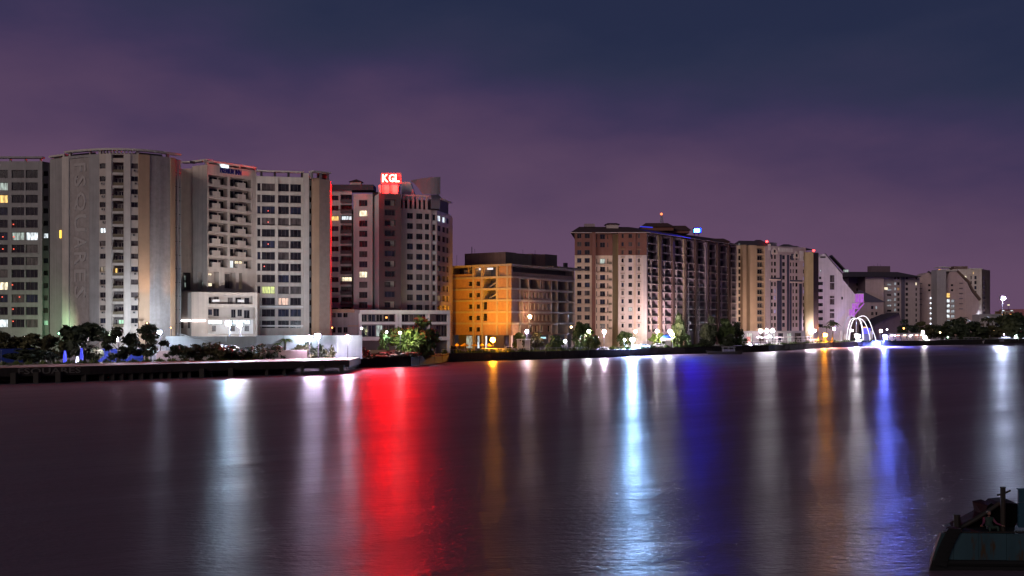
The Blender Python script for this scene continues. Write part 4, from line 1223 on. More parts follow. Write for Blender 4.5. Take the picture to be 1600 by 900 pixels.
def build_tan_slab():
    b = Building('tan_slab_tower', 'narrow tan windowless tower with a red roof lamp, left of the lilac gable house', 'building', 1264, 508)
    mb = MB(); f = Face(1258.5, 508, 1271, 507); zt = f.z(394)
    f.wall(mb, 0, f.L, GZ, zt, [], OLIVE)
    shell(mb, [f.P(0, 0)[:2], f.P(f.L, 0)[:2]], GZ, zt - 0.02, OLIVE, ROOFD, back=14)
    b.part(mb, 'wall')
    g = Face(1270.5, 510, 1279, 512); b.bit(g, 'dark_side_wing', 0.05, g.L, GZ, g.z(394.5), -10, 0, ROOFD)
    m_ = MB(); u = g.u(1274); ball(m_, Vector(g.P(u, g.z(391.2), -1)), 0.6, REDBEACON); g.box(m_, u - 0.12, u + 0.12, g.z(394.5), g.z(392.6), -1.1, -0.9, DARKM); b.part(m_, 'beacon_lamp', 'red lamp on the roof')
    return b

def gable_prism(f, prof, dep, mb, mat, roofmat, n_roof):
    """outline of a gable wall (px,py) pulled back by dep; edges listed in n_roof get roof tiles"""
    fr = [f.P(f.u(px), f.z(py), 0) for px, py in prof]; bk = [f.P(f.u(px), f.z(py), -dep) for px, py in prof]
    mb.poly(fr, mat); mb.poly(list(reversed(bk)), mat)
    for i in range(len(fr)):
        j = (i + 1) % len(fr); mb.poly([fr[i], bk[i], bk[j], fr[j]], roofmat if i in n_roof else mat)

def build_lilac_gable():
    b = Building('gable_house', 'tall lilac-lit gable house with a stepped slanting side and purple-lit balconies', 'building', 1300, 556)
    f = Face(1268, 556, 1352, 556); mb = MB()
    prof = [(1271, 545), (1271, 411.5), (1277, 403.5), (1285.5, 397), (1289, 397), (1301, 411), (1316, 429), (1317, 437), (1336, 460), (1335.5, 474), (1329, 489), (1329, 545)]
    gable_prism(f, prof, 9, mb, LILAC, ROOFD, (4, 5, 6, 7))
    b.part(mb, 'wall')
    # slanting tiled roof that runs back and stands proud of the slope
    mb = MB()
    q = [(1288.6, 396.2), (1300.5, 410), (1316.5, 429)]
    for (a, c) in zip(q, q[1:]):
        P0, P1 = Vector(f.P(f.u(a[0]), f.z(a[1]), -0.4)), Vector(f.P(f.u(c[0]), f.z(c[1]), -0.4))
        bk = Vector((5.0, 16.0, 0.0)); n_ = Vector((0.35, 0, 0.35))
        mb.hexa([P0, P1, P1 + bk, P0 + bk, P0 + n_, P1 + n_, P1 + bk + n_, P0 + bk + n_], ROOFD)
    b.part(mb, 'roof')
    mb = MB()
    for (a, c) in (((1299, 399.5), (1322, 424)),):
        P0, P1 = Vector(W(a[0], a[1], 569)), Vector(W(c[0], c[1], 569)); bk = Vector((1, 8, 0)); n_ = Vector((0.3, 0, 0.5))
        mb.hexa([P0, P1, P1 + bk, P0 + bk, P0 + n_, P1 + n_, P1 + bk + n_, P0 + bk + n_], ROOFD)
    b.part(mb, 'roof')
    b.window(f, f.u(1281), f.u(1283.4), f.z(425), f.z(421.4), 0.05, L_WHITE, 1, 1)
    b.window(f, f.u(1279.6), f.u(1283.2), f.z(436.2), f.z(432.2), 0.05, G_DARK, 2, 1)
    b.window(f, f.u(1314.4), f.u(1317), f.z(468), f.z(463.6), 0.05, G_DARK, 1, 1)
    for y1, y0 in ((441, 430), (452.6, 442), (466, 462.4), (476, 467), (487, 483), (497, 489), (509, 500)):
        b.window(f, f.u(1296.6), f.u(1303.6), f.z(y1), f.z(y0), 0.05, G_MID, 2, 1)
    for i, y in enumerate((443, 454, 465, 476, 487, 498, 509)):
        m_ = MB(); f.box(m_, f.u(1271.6), f.u(1286), f.z(y + 4), f.z(y + 2.6), 0.02, 0.7, LILAC); b.part(m_, 'balcony')
        if i >= 1 or True:
            b.window(f, f.u(1278), f.u(1285.6), f.z(y + 2.5), f.z(y - 2.5), 0.05, G_DARK, 3, 1)
        if i < 3: b.window(f, f.u(1271.6), f.u(1275.4), f.z(y + 3), f.z(y - 2.5), 0.06, L_WHITE, 1, 1)
    b.window(f, f.u(1281.6), f.u(1290), f.z(403), f.z(400.6), 0.05, G_DARK, 3, 1)
    m_ = MB(); g = Face(1318, 566, 1328, 566); g.box(m_, g.u(1318.5), g.u(1326), g.z(425), g.z(421.5), -0.3, 0, L_SOFT); b.part(m_, 'roof_lamp', 'bluish white light at the foot of the roof')
    # purple lit glass balconies on the right
    for pa, pb, y1, y0, o in ((1336.5, 1349, 472.5, 459.5, 0.4), (1331, 1341, 483, 474, 0.2), (1326.5, 1335, 495, 483.5, 0.6)):
        m_ = MB(); f.box(m_, f.u(pa), f.u(pb), f.z(y1), f.z(y0), -4, o, PURPLEGLASS); b.part(m_, 'balcony', 'purple-lit glass balcony')
        m_ = MB()
        for k in range(4):
            u = f.u(pa) + (f.u(pb) - f.u(pa)) * k / 3; f.box(m_, u - 0.08, u + 0.08, f.z(y1), f.z(y0), o + 0.01, o + 0.1, LILAC)
        f.box(m_, f.u(pa), f.u(pb), f.z(y0) + 0.01, f.z(y0) + 0.25, -4, o + 0.15, LILAC); b.part(m_, 'railing')
    for (a, c) in (((1327, 490), (1343, 473)), ((1333, 493), (1349, 474))):
        m_ = MB(); m_.tube([f.P(f.u(a[0]), f.z(a[1]), 0.9), f.P(f.u(c[0]), f.z(c[1]), 0.9)], 0.35, PURPLEGLASS, 5); b.part(m_, 'light_strip', 'purple light strip')
    return b

def build_hip_block():
    b = Building('hip_roof_block', 'wide dim block under a dark hipped roof with a box-shaped lift house', 'building', 1385, 648)
    mb = MB(); st = 8.2
    f0 = Face(1326, 662, 1352.5, 662); f1 = Face(1352, 648, 1381, 648); f2 = Face(1381, 650, 1397, 652); f3 = Face(1397, 650, 1437, 654)
    ze = f1.z(432)
    r = rows_of(f3, 1400, 441, 4.6, st, 9); r = [(f3.z(436.5, 1400), f3.z(433, 1400))] + r
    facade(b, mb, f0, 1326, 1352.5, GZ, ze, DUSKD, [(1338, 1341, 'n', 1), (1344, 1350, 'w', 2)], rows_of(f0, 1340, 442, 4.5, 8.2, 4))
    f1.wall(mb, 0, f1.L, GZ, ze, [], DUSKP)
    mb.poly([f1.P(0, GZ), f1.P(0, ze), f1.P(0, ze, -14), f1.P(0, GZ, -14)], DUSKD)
    facade(b, mb, f2, 1381, 1397, GZ, ze, DUSK, [(1386, 1393, 'n', 3)], rows_of(f2, 1385, 443, 3.0, st, 8), {(0, 0): L_DIMW, (0, 3): L_DIMW, (0, 4): L_DIMW, (0, 1): L_DIMW})
    facade(b, mb, f3, 1397, 1437, GZ, ze, DUSK, [(1397.3, 1400.5, 'n', 1), (1402, 1405.8, 'n', 2), (1415, 1419, 'n', 2), (1430.5, 1433, 'n', 1)], r,
           {(0, 1): L_DIMW, (0, 2): L_DIMW, (0, 3): L_DIMW, (0, 4): L_DIMW, (0, 5): L_DIMW, (3, 1): L_CREAM, (1, 2): L_DIMO, (0, 6): L_DIMW})
    shell(mb, [f0.P(0, 0)[:2], f1.P(0, 0)[:2], f3.P(f3.L, 0)[:2]], GZ, ze - 0.04, DUSK, ROOFD, back=24)
    b.part(mb, 'wall')
    b.bit(f3, 'pier', f3.u(1408), f3.u(1413), GZ, ze - 0.1, 0.02, 0.5, DUSKB)
    b.window(f1, f1.u(1379.6), f1.u(1385.5), f1.z(453.2), f1.z(449), 2.2, L_CREAM, 2, 1)
    m_ = MB(); f = Face(1323, 645, 1440, 649); za, zt = f.z(432.6, 1380), f.z(423.6, 1380)
    a = [f.P(0, za, 1.5), f.P(f.L, za, 1.5), f.P(f.L, za, -28), f.P(0, za, -28)]; t = [f.P(f.u(1336), zt, -10), f.P(f.u(1414), zt, -10), f.P(f.u(1414), zt, -16), f.P(f.u(1336), zt, -16)]
    for k in range(4): m_.poly([a[k], a[(k + 1) % 4], t[(k + 1) % 4], t[k]], ROOFD)
    m_.poly(t, ROOFD); m_.poly(list(reversed(a)), ROOFD); b.part(m_, 'roof')
    g = Face(1361, 658, 1392, 660); b.bit(g, 'lift_house', g.u(1361.5), g.u(1391), zt - 1, g.z(415.6), -5, 0, DUSKD)
    m_ = MB()
    for px, y in ((1374, 411.5), (1378, 413), (1368, 413.5)): m_.tube([g.P(g.u(px), g.z(415.6), -2), g.P(g.u(px), g.z(y), -2)], 0.08, DARKM, 4)
    b.part(m_, 'antenna')
    # lower wing in front with a lean-to roof
    f = Face(1338, 636, 1382, 636); m_ = MB(); zl = f.z(472)
    facade(b, m_, f, 1341, 1381, GZ, zl, DUSKP, [(1361, 1365, 'n', 1), (1368, 1371, 'n', 1)], rows_of(f, 1360, 478, 5, 9.5, 3), {(1, 0): L_DIMW})
    shell(m_, [f.P(f.u(1341), 0)[:2], f.P(f.L, 0)[:2]], GZ, zl - 0.02, DUSKP, ROOFD, back=10); b.part(m_, 'wing')
    m_ = MB(); q = [f.P(f.u(1340), zl + 0.02, 0.6), f.P(f.u(1383), zl + 0.02, 0.6), f.P(f.u(1352), f.z(452.5), -9), f.P(f.u(1349), f.z(452.5), -9), f.P(f.u(1340), zl + 0.02, -9)]
    m_.poly([q[0], q[1], q[2], q[3]], DUSKB); m_.poly([q[0], q[3], q[4]], DUSKB)
    b.part(m_, 'wing_roof')
    return b

def build_right_gables():
    b = Building('small_gable_block', 'dim pale gable wall with white-lit stair balconies, left of the tall concrete pier', 'building', 1450, 668)
    f = Face(1436, 668, 1466, 668); mb = MB()
    gable_prism(f, [(1436.5, 545), (1436.5, 432.5), (1449, 426), (1451.5, 426), (1460.5, 434), (1462, 452), (1462, 545)], 12, mb, DUSKP, ROOFD, (3, 4))
    b.part(mb, 'wall')
    m_ = MB(); P0, P1 = Vector(W(1450.5, 424.8, 666)), Vector(W(1462.5, 433.5, 666)); bk, n_ = Vector((3, 10, 0)), Vector((0.3, 0, 0.7))
    m_.hexa([P0, P1, P1 + bk, P0 + bk, P0 + n_, P1 + n_, P1 + bk + n_, P0 + bk + n_], ROOFD); b.part(m_, 'roof')
    for px, y in ((1452, 445.6), (1452, 453.6)): b.window(f, f.u(px - 1.8), f.u(px + 1.8), f.z(y + 1.6), f.z(y - 1.6), 0.05, G_DARK, 1, 1)
    for y in (443, 451, 459, 467.5, 476): b.bit(f, 'sunshade', f.u(1437), f.u(1440.5), f.z(y + .6), f.z(y - .6), 0.02, 0.4, DUSKB)
    b.window(f, f.u(1456.6), f.u(1463.6), f.z(466.5), f.z(458.5), 1.9, L_WHITE, 2, 2)
    for k, y in enumerate((470, 478, 486, 494, 502, 510)):
        m_ = MB(); cx, r0 = f.u(1459), (f.u(1464) - f.u(1451)) / 2; prev = None
        for i in range(9):
            a = math.pi * i / 8; p = f.P(cx - r0 * math.cos(a), 0, 0.3 + r0 * 0.55 * math.sin(a))[:2]
            if prev: m_.poly([(*prev, f.z(y)), (*p, f.z(y)), (*p, f.z(y - 3.2)), (*prev, f.z(y - 3.2))], WHITE)
            prev = p
        m_.poly([(*f.P(cx - r0 * math.cos(math.pi * i / 8), 0, 0.3 + r0 * 0.55 * math.sin(math.pi * i / 8))[:2], f.z(y)) for i in range(9)], WHITE)
        b.part(m_, 'balcony')
        m_ = MB(); f.box(m_, cx - r0 * 0.9, cx - r0 * 0.1, f.z(y - 3.4), f.z(y - 5.2), 0.05, 0.2, L_STAIR); b.part(m_, 'balcony_lamp', 'white light on a stair balcony')
    b2 = Building('pier_gable_block', 'tall gable house with a concrete pier at left and stepped brown roof at right', 'building', 1490, 660)
    p = Face(1464, 656, 1479, 656); b2.bit(p, 'concrete_pier', p.u(1464), p.u(1478.4), GZ, p.z(421.5), -9, 0, DUSKG)
    f = Face(1478, 660, 1540, 660); mb = MB()
    prof = [(1478.5, 545), (1478.5, 437), (1484.5, 424), (1494, 424), (1511.5, 442), (1517.5, 455), (1529.5, 470.5), (1529.5, 483), (1523, 494), (1523, 545)]
    gable_prism(f, prof, 12, mb, DUSKP, ROOFBR, (3, 4, 5, 6, 7)); b2.part(mb, 'wall')
    mb = MB(); q = [(1493, 423), (1512.5, 441.5), (1518.5, 454.5), (1531, 469.5)]
    for a, c in zip(q, q[1:]):
        P0, P1 = Vector(f.P(f.u(a[0]), f.z(a[1]), 0.3)), Vector(f.P(f.u(c[0]), f.z(c[1]), 0.3)); bk, n_ = Vector((4, 12, 0)), Vector((0.9, 0, 0.9))
        mb.hexa([P0, P1, P1 + bk, P0 + bk, P0 + n_, P1 + n_, P1 + bk + n_, P0 + bk + n_], ROOFBR)
    b2.part(mb, 'roof')
    mb = MB(); f.box(mb, f.u(1477), f.u(1495), f.z(424), f.z(421.8), -12, 0.8, PALE); b2.part(mb, 'roof_cap')
    for px, y in ((1487.4, 445.6), (1487.4, 453.4)): b2.window(f, f.u(px - 1.7), f.u(px + 1.7), f.z(y + 1.6), f.z(y - 1.6), 0.05, G_DARK, 1, 1)
    for y in (442.5, 450.5, 458.5, 466.5, 474.5, 482.5): b2.bit(f, 'sunshade', f.u(1498.5), f.u(1504), f.z(y + .5), f.z(y - .5), 0.02, 0.5, DUSKB)
    b2.window(f, f.u(1478.8), f.u(1484), f.z(465), f.z(458), 0.3, L_WARM, 1, 2)
    for i in range(6):
        y = 470.5 + 8 * i
        b2.window(f, f.u(1479), f.u(1483.5), f.z(y + 2), f.z(y - 3), 0.3, L_WHITE if i < 4 else L_DIMW, 2, 1)
        b2.window(f, f.u(1485.5), f.u(1491), f.z(y + 2), f.z(y - 2.5), 0.3, L_DIMW, 2, 1)
        b2.bit(f, 'balcony', f.u(1478.6), f.u(1491.4), f.z(y + 3.8), f.z(y + 2.4), 0.02, 0.9, WHITE)
    b3 = Building('background_tower', 'cream and brown tower with a flat roof standing behind the pier gable house', 'building', 1520, 725)
    mb = MB(); f = Face(1488, 728, 1534, 728); g = Face(1534, 728, 1547, 745)
    r = rows_of(f, 1520, 431, 5.2, 7.9, 9)
    facade(b3, mb, f, 1488, 1534, GZ, f.z(420.5), CREAMD, [(1505, 1510.5, 'n', 1), (1516.5, 1518.5, 'n', 1), (1522.5, 1526, 'n', 1)], r, {(0, 0): L_CREAM, (1, 0): None})
    b3.window(f, f.u(1520), f.u(1521.6), f.z(428.5), f.z(424.5), 0.05, L_WARM, 1, 1)
    facade(b3, mb, g, 1534, 1547, GZ, f.z(420.5), ROOFBR, [(1536, 1540, 'n', 1)], r)
    shell(mb, [f.P(0, 0)[:2], f.P(f.L, 0)[:2], g.P(g.L, 0)[:2]], GZ, f.z(420.6), ROOFBR, ROOFD, back=16); b3.part(mb, 'wall')
    b3.bit(f, 'roof_house', f.u(1490), f.u(1512), f.z(420.5), f.z(416), -8, 0.3, ROOFBR)
    b3.bit(f, 'roof_slab', f.u(1513), f.u(1535), f.z(420.5), f.z(419.3), -8, 0.5, PALE)
    m_ = MB(); fa = Face(1465, 722, 1486, 722); prev = None
    for i in range(7):
        t = i / 6; c = (fa.u(1466 + 19 * t), fa.z(419.8 - 2.2 * math.sin(math.pi * min(1, t + .25) * .8)))
        if prev: m_.hexa([fa.P(prev[0], prev[1], 0.5), fa.P(c[0], c[1], 0.5), fa.P(c[0], c[1], -7), fa.P(prev[0], prev[1], -7), fa.P(prev[0], prev[1] + .5, 0.5), fa.P(c[0], c[1] + .5, .5), fa.P(c[0], c[1] + .5, -7), fa.P(prev[0], prev[1] + .5, -7)], PALE)
        prev = c
    b3.part(m_, 'curved_roof')
    m_ = MB(); fa.box(m_, fa.u(1466.5), fa.u(1468.8), fa.z(423), fa.z(421), 0, 0.4, ORANGE_DOT); b3.part(m_, 'roof_lamp', 'small orange lamp under the curved roof')
    m_ = MB(); fa.box(m_, fa.u(1469), fa.u(1484), GZ, fa.z(420.5), -6, -0.2, DUSK); b3.part(m_, 'stair_tower')
    b4 = Building('low_white_building', 'low white two-storey building with palms in front, right of the pier gable house', 'building', 1548, 650)
    mb = MB(); f = Face(1530, 650, 1565, 652); r = rows_of(f, 1545, 497, 4.4, 8.2, 3)
    facade(b4, mb, f, 1530, 1565, GZ, f.z(491.5), WHITED, [(1533, 1538, 'w', 2), (1541, 1546.5, 'w', 2), (1550, 1552, 'n', 1), (1554.5, 1561, 'w', 3)], r)
    shell(mb, [f.P(0, 0)[:2], f.P(f.L, 0)[:2]], GZ, f.z(491.6), WHITED, GREY, back=12); b4.part(mb, 'wall')
    b4.bit(f, 'cornice', 0, f.L, f.z(492.8), f.z(490.6), 0.02, 0.5, WHITED)
    b5 = Building('construction_frame', 'small open-floored building with orange-lit storeys at the right edge of the skyline', 'building', 1573, 760)
    mb = MB(); f = Face(1564, 760, 1584, 760)
    for y in (487, 494, 501, 508): f.box(mb, 0, f.L, f.z(y), f.z(y - 1), -9, 0, CONC)
    b5.part(mb, 'floor_slab')
    for px in (1565, 1571, 1577, 1583): b5.bit(f, 'column', f.u(px) - .3, f.u(px) + .3, GZ, f.z(485.5), -0.9, -0.2, CONC)
    b5.bit(f, 'rear_wall', 0, f.L, GZ, f.z(486), -9.5, -9.1, TANWALL)
    for px, y, m_ in ((1568, 491.5, ORANGE_DOT), (1580, 491.5, ORANGE_DOT), (1567, 499, ORANGE_DOT), (1574, 498, ORANGE_DOT), (1569, 485.5, L_WHITE), (1582, 485.6, L_WHITE), (1582, 495, L_WHITE), (1577, 476.5, L_CREAM)):
        mb = MB(); u = f.u(px); 
        if y < 484: f.box(mb, u - 0.1, u + 0.1, f.z(486), f.z(y + 1), -1.3, -1.1, DARKM)
        f.box(mb, u - .7, u + .7, f.z(y + .8), f.z(y - .8), -1.6, -1.0, m_); b5.part(mb, 'work_lamp', 'lit lamp on an open floor')
    b6 = Building('pink_building', 'low pinkish building glowing dimly at the right edge of the picture', 'building', 1595, 800)
    mb = MB(); f = Face(1580, 800, 1640, 806); facade(b6, mb, f, 1580, 1640, GZ, f.z(483), PINKB, [(1586, 1590, 'n', 1), (1594, 1598, 'n', 1), (1604, 1608, 'n', 1), (1614, 1618, 'n', 1)], rows_of(f, 1590, 488, 4, 7.5, 3))
    shell(mb, [f.P(0, 0)[:2], f.P(f.L, 0)[:2]], GZ, f.z(483.1), PINKB, ROOFD, back=20); b6.part(mb, 'wall')
    return b
# ================================================================== RIVER, GROUND, QUAY
SHORE = [(-260, 214), (-100, 216), (0, 222), (140, 232), (270, 244), (400, 256), (540, 272), (560, 284), (640, 294), (700, 326), (800, 340), (900, 358), (1000, 385), (1050, 405), (1110, 420),
         (1200, 446), (1300, 519), (1400, 552), (1500, 590), (1600, 626), (1760, 700), (2100, 860)]
def shoreY(px):
    for (a, ya), (c, yc) in zip(SHORE, SHORE[1:]):
        if a <= px <= c: return ya + (yc - ya) * (px - a) / (c - a)
    return SHORE[-1][1]

def build_setting():
    water = bpy.data.materials.new('river_water'); water.use_nodes = True
    t = water.node_tree; b = bsdf(water)
    b.inputs['Base Color'].default_value = (0.115, 0.078, 0.105, 1)
    b.inputs['IOR'].default_value = 1.33
    co = N('ShaderNodeTexCoord', t)
    def noise(sx, sy, rot, scale, det, rough=0.55):
        m_ = N('ShaderNodeMapping', t, vector_type='TEXTURE'); m_.inputs['Scale'].default_value = (1 / sx, 1 / sy, 1); m_.inputs['Rotation'].default_value = (0, 0, rot)
        t.links.new(co.outputs['Object'], m_.inputs[0])
        n = N('ShaderNodeTexNoise', t); n.inputs['Scale'].default_value = scale; n.inputs['Detail'].default_value = det; n.inputs['Roughness'].default_value = rough
        t.links.new(m_.outputs[0], n.inputs['Vector']); return n.outputs['Fac']
    slick = noise(0.008, 0.06, 0.66, 1.0, 3.0)                # smooth streaks drawn out along the current
    swell = noise(0.010, 0.15, 0.66, 1.0, 2.0)
    rip = noise(0.55, 1.5, 0.12, 1.0, 4.0, 0.65)                  # wind ripples
    r = N('ShaderNodeMapRange', t)
    r.inputs['From Min'].default_value = 0.36; r.inputs['From Max'].default_value = 0.66
    r.inputs['To Min'].default_value = WATER_R[0]; r.inputs['To Max'].default_value = WATER_R[1]
    t.links.new(slick, r.inputs['Value']); t.links.new(r.outputs[0], b.inputs['Roughness'])
    b.inputs['Anisotropic'].default_value = WATER_ANISO           # the waves run towards the shore: steeper across than along their crests
    tg = N('ShaderNodeCombineXYZ', t); tg.inputs[0].default_value = -0.10; tg.inputs[1].default_value = 0.995
    t.links.new(tg.outputs[0], b.inputs['Tangent'])
    hgt = M('ADD', t, M('MULTIPLY', t, swell, 0.95), M('MULTIPLY', t, M('ADD', t, rip, M('MULTIPLY', t, noise(2.2, 4.6, 0.1, 1.0, 3.0), 0.55)), 0.24))
    bp = N('ShaderNodeBump', t); bp.inputs['Strength'].default_value = 1.0; bp.inputs['Distance'].default_value = 0.42
    t.links.new(hgt, bp.inputs['Height']); t.links.new(bp.outputs[0], b.inputs['Normal'])
    mb = MB(); mb.poly([(-700, -80, 0), (1500, -80, 0), (1500, 1200, 0), (-700, 1200, 0)], water)
    o = mb.build('water'); tag(o, 'dark river with long coloured light streaks', None, None, 'structure')
    # ground sheet behind the shore line
    mb = MB(); pts = [XY(px, Y) for px, Y in SHORE]
    mb.poly([(*p, GZ) for p in pts] + [(6000, 900, GZ), (6000, 9000, GZ), (-6000, 9000, GZ), (-6000, 300, GZ), (-400, 214, GZ)], GROUND)
    o = mb.build('ground'); tag(o, 'dark promenade ground behind the quay', None, None, 'structure')
    # quay wall: each bay of the wall a slightly different height and batter
    mb = MB()
    for (a, c) in zip(pts, pts[1:]):
        L_ = math.dist(a, c); n = max(1, int(L_ / 6)); d = ((c[0] - a[0]) / n, (c[1] - a[1]) / n); nn = Vector((d[1], -d[0])).normalized()
        for i in range(n):
            p = (a[0] + d[0] * i, a[1] + d[1] * i); q = (p[0] + d[0] * 0.985, p[1] + d[1] * 0.985)
            w = random.uniform(0.3, 0.5); zt = GZ - 0.02 + random.uniform(0.0, 0.06)
            P = [(p[0] + nn.x * w, p[1] + nn.y * w), (q[0] + nn.x * w, q[1] + nn.y * w)]
            mb.poly([(*P[0], -1), (*P[1], -1), (*P[1], zt), (*P[0], zt)], QUAY); mb.poly([(*P[0], zt), (*P[1], zt), (*q, zt), (*p, zt)], QUAY)
            mb.poly([(*P[0], -1), (*P[0], zt), (*p, zt), (*p, -1)], QUAY); mb.poly([(*P[1], -1), (*q, -1), (*q, zt), (*P[1], zt)], QUAY)
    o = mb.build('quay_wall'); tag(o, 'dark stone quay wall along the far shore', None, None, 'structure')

def build_boardwalk():
    pts = [(-120, 200), (0, 207.5), (140, 217), (270, 229), (400, 240), (545, 253), (563, 275)]
    P = [XY(*p) for p in pts]
    x, y = P[2]
    r = empty('boardwalk', (x, y, 1.4), 'dark boardwalk on stub piles along the left shore with letters on its edge beam', 'boardwalk')
    mb = MB(); bk = [(p[0] - 2, p[1] + 17) for p in P]
    for i in range(len(P) - 1):
        mb.hexa([(*P[i], 2.55), (*P[i + 1], 2.55), (*bk[i + 1], 2.55), (*bk[i], 2.55), (*P[i], 3.05), (*P[i + 1], 3.05), (*bk[i + 1], 3.05), (*bk[i], 3.05)], DECKM)
    mb.build('deck', r)
    for i in range(len(P) - 1):
        f = Face(pts[i][0], pts[i][1], pts[i + 1][0], pts[i + 1][1]); mb = MB(); f.box(mb, 0.01, f.L - 0.01, 1.35, 3.0, -0.4, 0.12, QUAY); mb.build('edge_beam', r)
    for px in (22, 57.5, 92, 132, 160, 176, 190, 205, 221, 237, 252, 265, 283, 296, 316, 329, 361, 417, 444, 472.5, 503, 534, -15, -52):
        Y = np.interp(px, [p[0] for p in pts], [p[1] for p in pts]) + (-0.6 if px in (22, 57.5, 92, 361, 472.5, 503, 534, 316, -15, -52) else 0.5)
        c = XY(px, Y); w = 0.5 if Y < 225 or px in (316, 361, 503, 534) else 0.36
        mb = MB(); mb.box(c[0] - w, c[0] + w, c[1] - w, c[1] + w, -0.6, 2.1 if px in (22, 57.5, 92) else 1.9, QUAY); mb.build('pile', r)
    f = Face(0, 207.5, 140, 217); z0 = f.z(585.5, 75); me = text_mesh("FSQUARES", 3, 0.05, [LETTERD], 'lettering', width=f.u(126) - f.u(28), height=f.z(574.5, 75) - z0)
    o = link('lettering', me, r); d, up = Vector((f.d.x, f.d.y, 0)), Vector((0, 0, 1)); n_ = d.cross(up)
    Mx = Matrix(((d.x, up.x, n_.x, 0), (d.y, up.y, n_.y, 0), (d.z, up.z, n_.z, 0), (0, 0, 0, 1))); Mx.translation = Vector(f.P(f.u(28), z0, 0.16)) - Vector(r.location); o.matrix_local = Mx

def build_walls():
    def wall_thing(name, label, cat, segs, mat, th=0.4, top_trim=None, part='panel', posts=0.0):
        p0 = XY(segs[0][0], segs[0][1]); r = empty(name, (*p0, GZ), label, cat)
        for (pa, Ya, pb, Yb, y0) in segs:
            f = Face(pa, Ya, pb, Yb); n = max(1, round(f.L / 7.0)); zt = f.z(y0, (pa + pb) / 2)
            for i in range(n):
                mb = MB(); f.box(mb, f.L * i / n + 0.03, f.L * (i + 1) / n - 0.03, GZ, zt + random.uniform(-.04, .04), -th, random.uniform(0, 0.05), mat); mb.build(part, r)
            if top_trim: mb = MB(); f.box(mb, 0.03, f.L - .03, zt + 0.05, zt + 0.3, -th - 0.1, 0.15, top_trim); mb.build('coping', r)
        return r
    S = lambda *a: [a]
    w = wall_thing('podium_wall', 'tall white wall lit by floodlights behind the row of low trees', 'wall', [(259, 261, 400, 264, 525.5), (400, 264, 566, 274, 524)], WHITEH)
    f = Face(259, 261, 400, 264); mb = MB(); mb.tube([f.P(f.u(283), f.z(522), 0.35), f.P(f.u(300), f.z(527), 0.3), f.P(f.u(365), f.z(540), 0.3)], 0.16, GREYM, 5); mb.build('pipe', w)
    wall_thing('terrace_wall', 'low pinkish wall at the foot of the tall white wall', 'wall', [(244, 256, 480, 262, 547.5)], PINKW)
    wall_thing('garden_wall', 'low tan wall beside the dark shrubs below the sign tower', 'wall', [(553, 288, 604, 292, 547)], TANWALL)
    wall_thing('blue_hoarding', 'long blue site hoarding at the left edge behind a flat dark tree', 'fence', [(-60, 246, 62, 250, 545)], BLUEH, 0.1)
    wall_thing('blue_hoarding', 'short dark blue hoarding below the open tree right of the lit pillars', 'fence', [(150, 254, 224, 256, 545)], BLUEH, 0.1)
    # railings on the promenade
    def railing(px0, px1, off, label, h=1.1, mat=GREYM, every=2.2, dy=0.0):
        a = XY(px0, shoreY(px0) + off); r = empty('railing', (*a, GZ + dy), label, 'railing')
        n = 10; P = [XY(px0 + (px1 - px0) * i / n, shoreY(px0 + (px1 - px0) * i / n) + off) for i in range(n + 1)]
        for zz, rd in ((h, 0.06), (h * 0.55, 0.04)):
            mb = MB(); mb.tube([(*p, GZ + dy + zz) for p in P], rd, mat, 4); mb.build('rail', r)
        tot = math.dist(P[0], P[-1]); k = int(tot / every)
        for i in range(k + 1):
            t = i / k * n; j = min(int(t), n - 1); q = (P[j][0] + (P[j + 1][0] - P[j][0]) * (t - j), P[j][1] + (P[j + 1][1] - P[j][1]) * (t - j))
            mb = MB(); mb.box(q[0] - .07, q[0] + .07, q[1] - .07, q[1] + .07, GZ + dy, GZ + dy + h, mat); mb.build('post', r)
    railing(690, 808, 1.2, 'grey railing on the quay in front of the orange-lit building')
    railing(812, 918, 1.2, 'grey railing on the quay in front of the dark right side of the unfinished building', 1.0)
    railing(1160, 1285, 1.5, 'pale railing on the quay in front of the white canopies', 1.6, CANVASW, 3.2)
    railing(985, 1048, 1.2, 'grey railing on the quay left of the blue-roofed tent', 1.0, GREYM, 2.4)

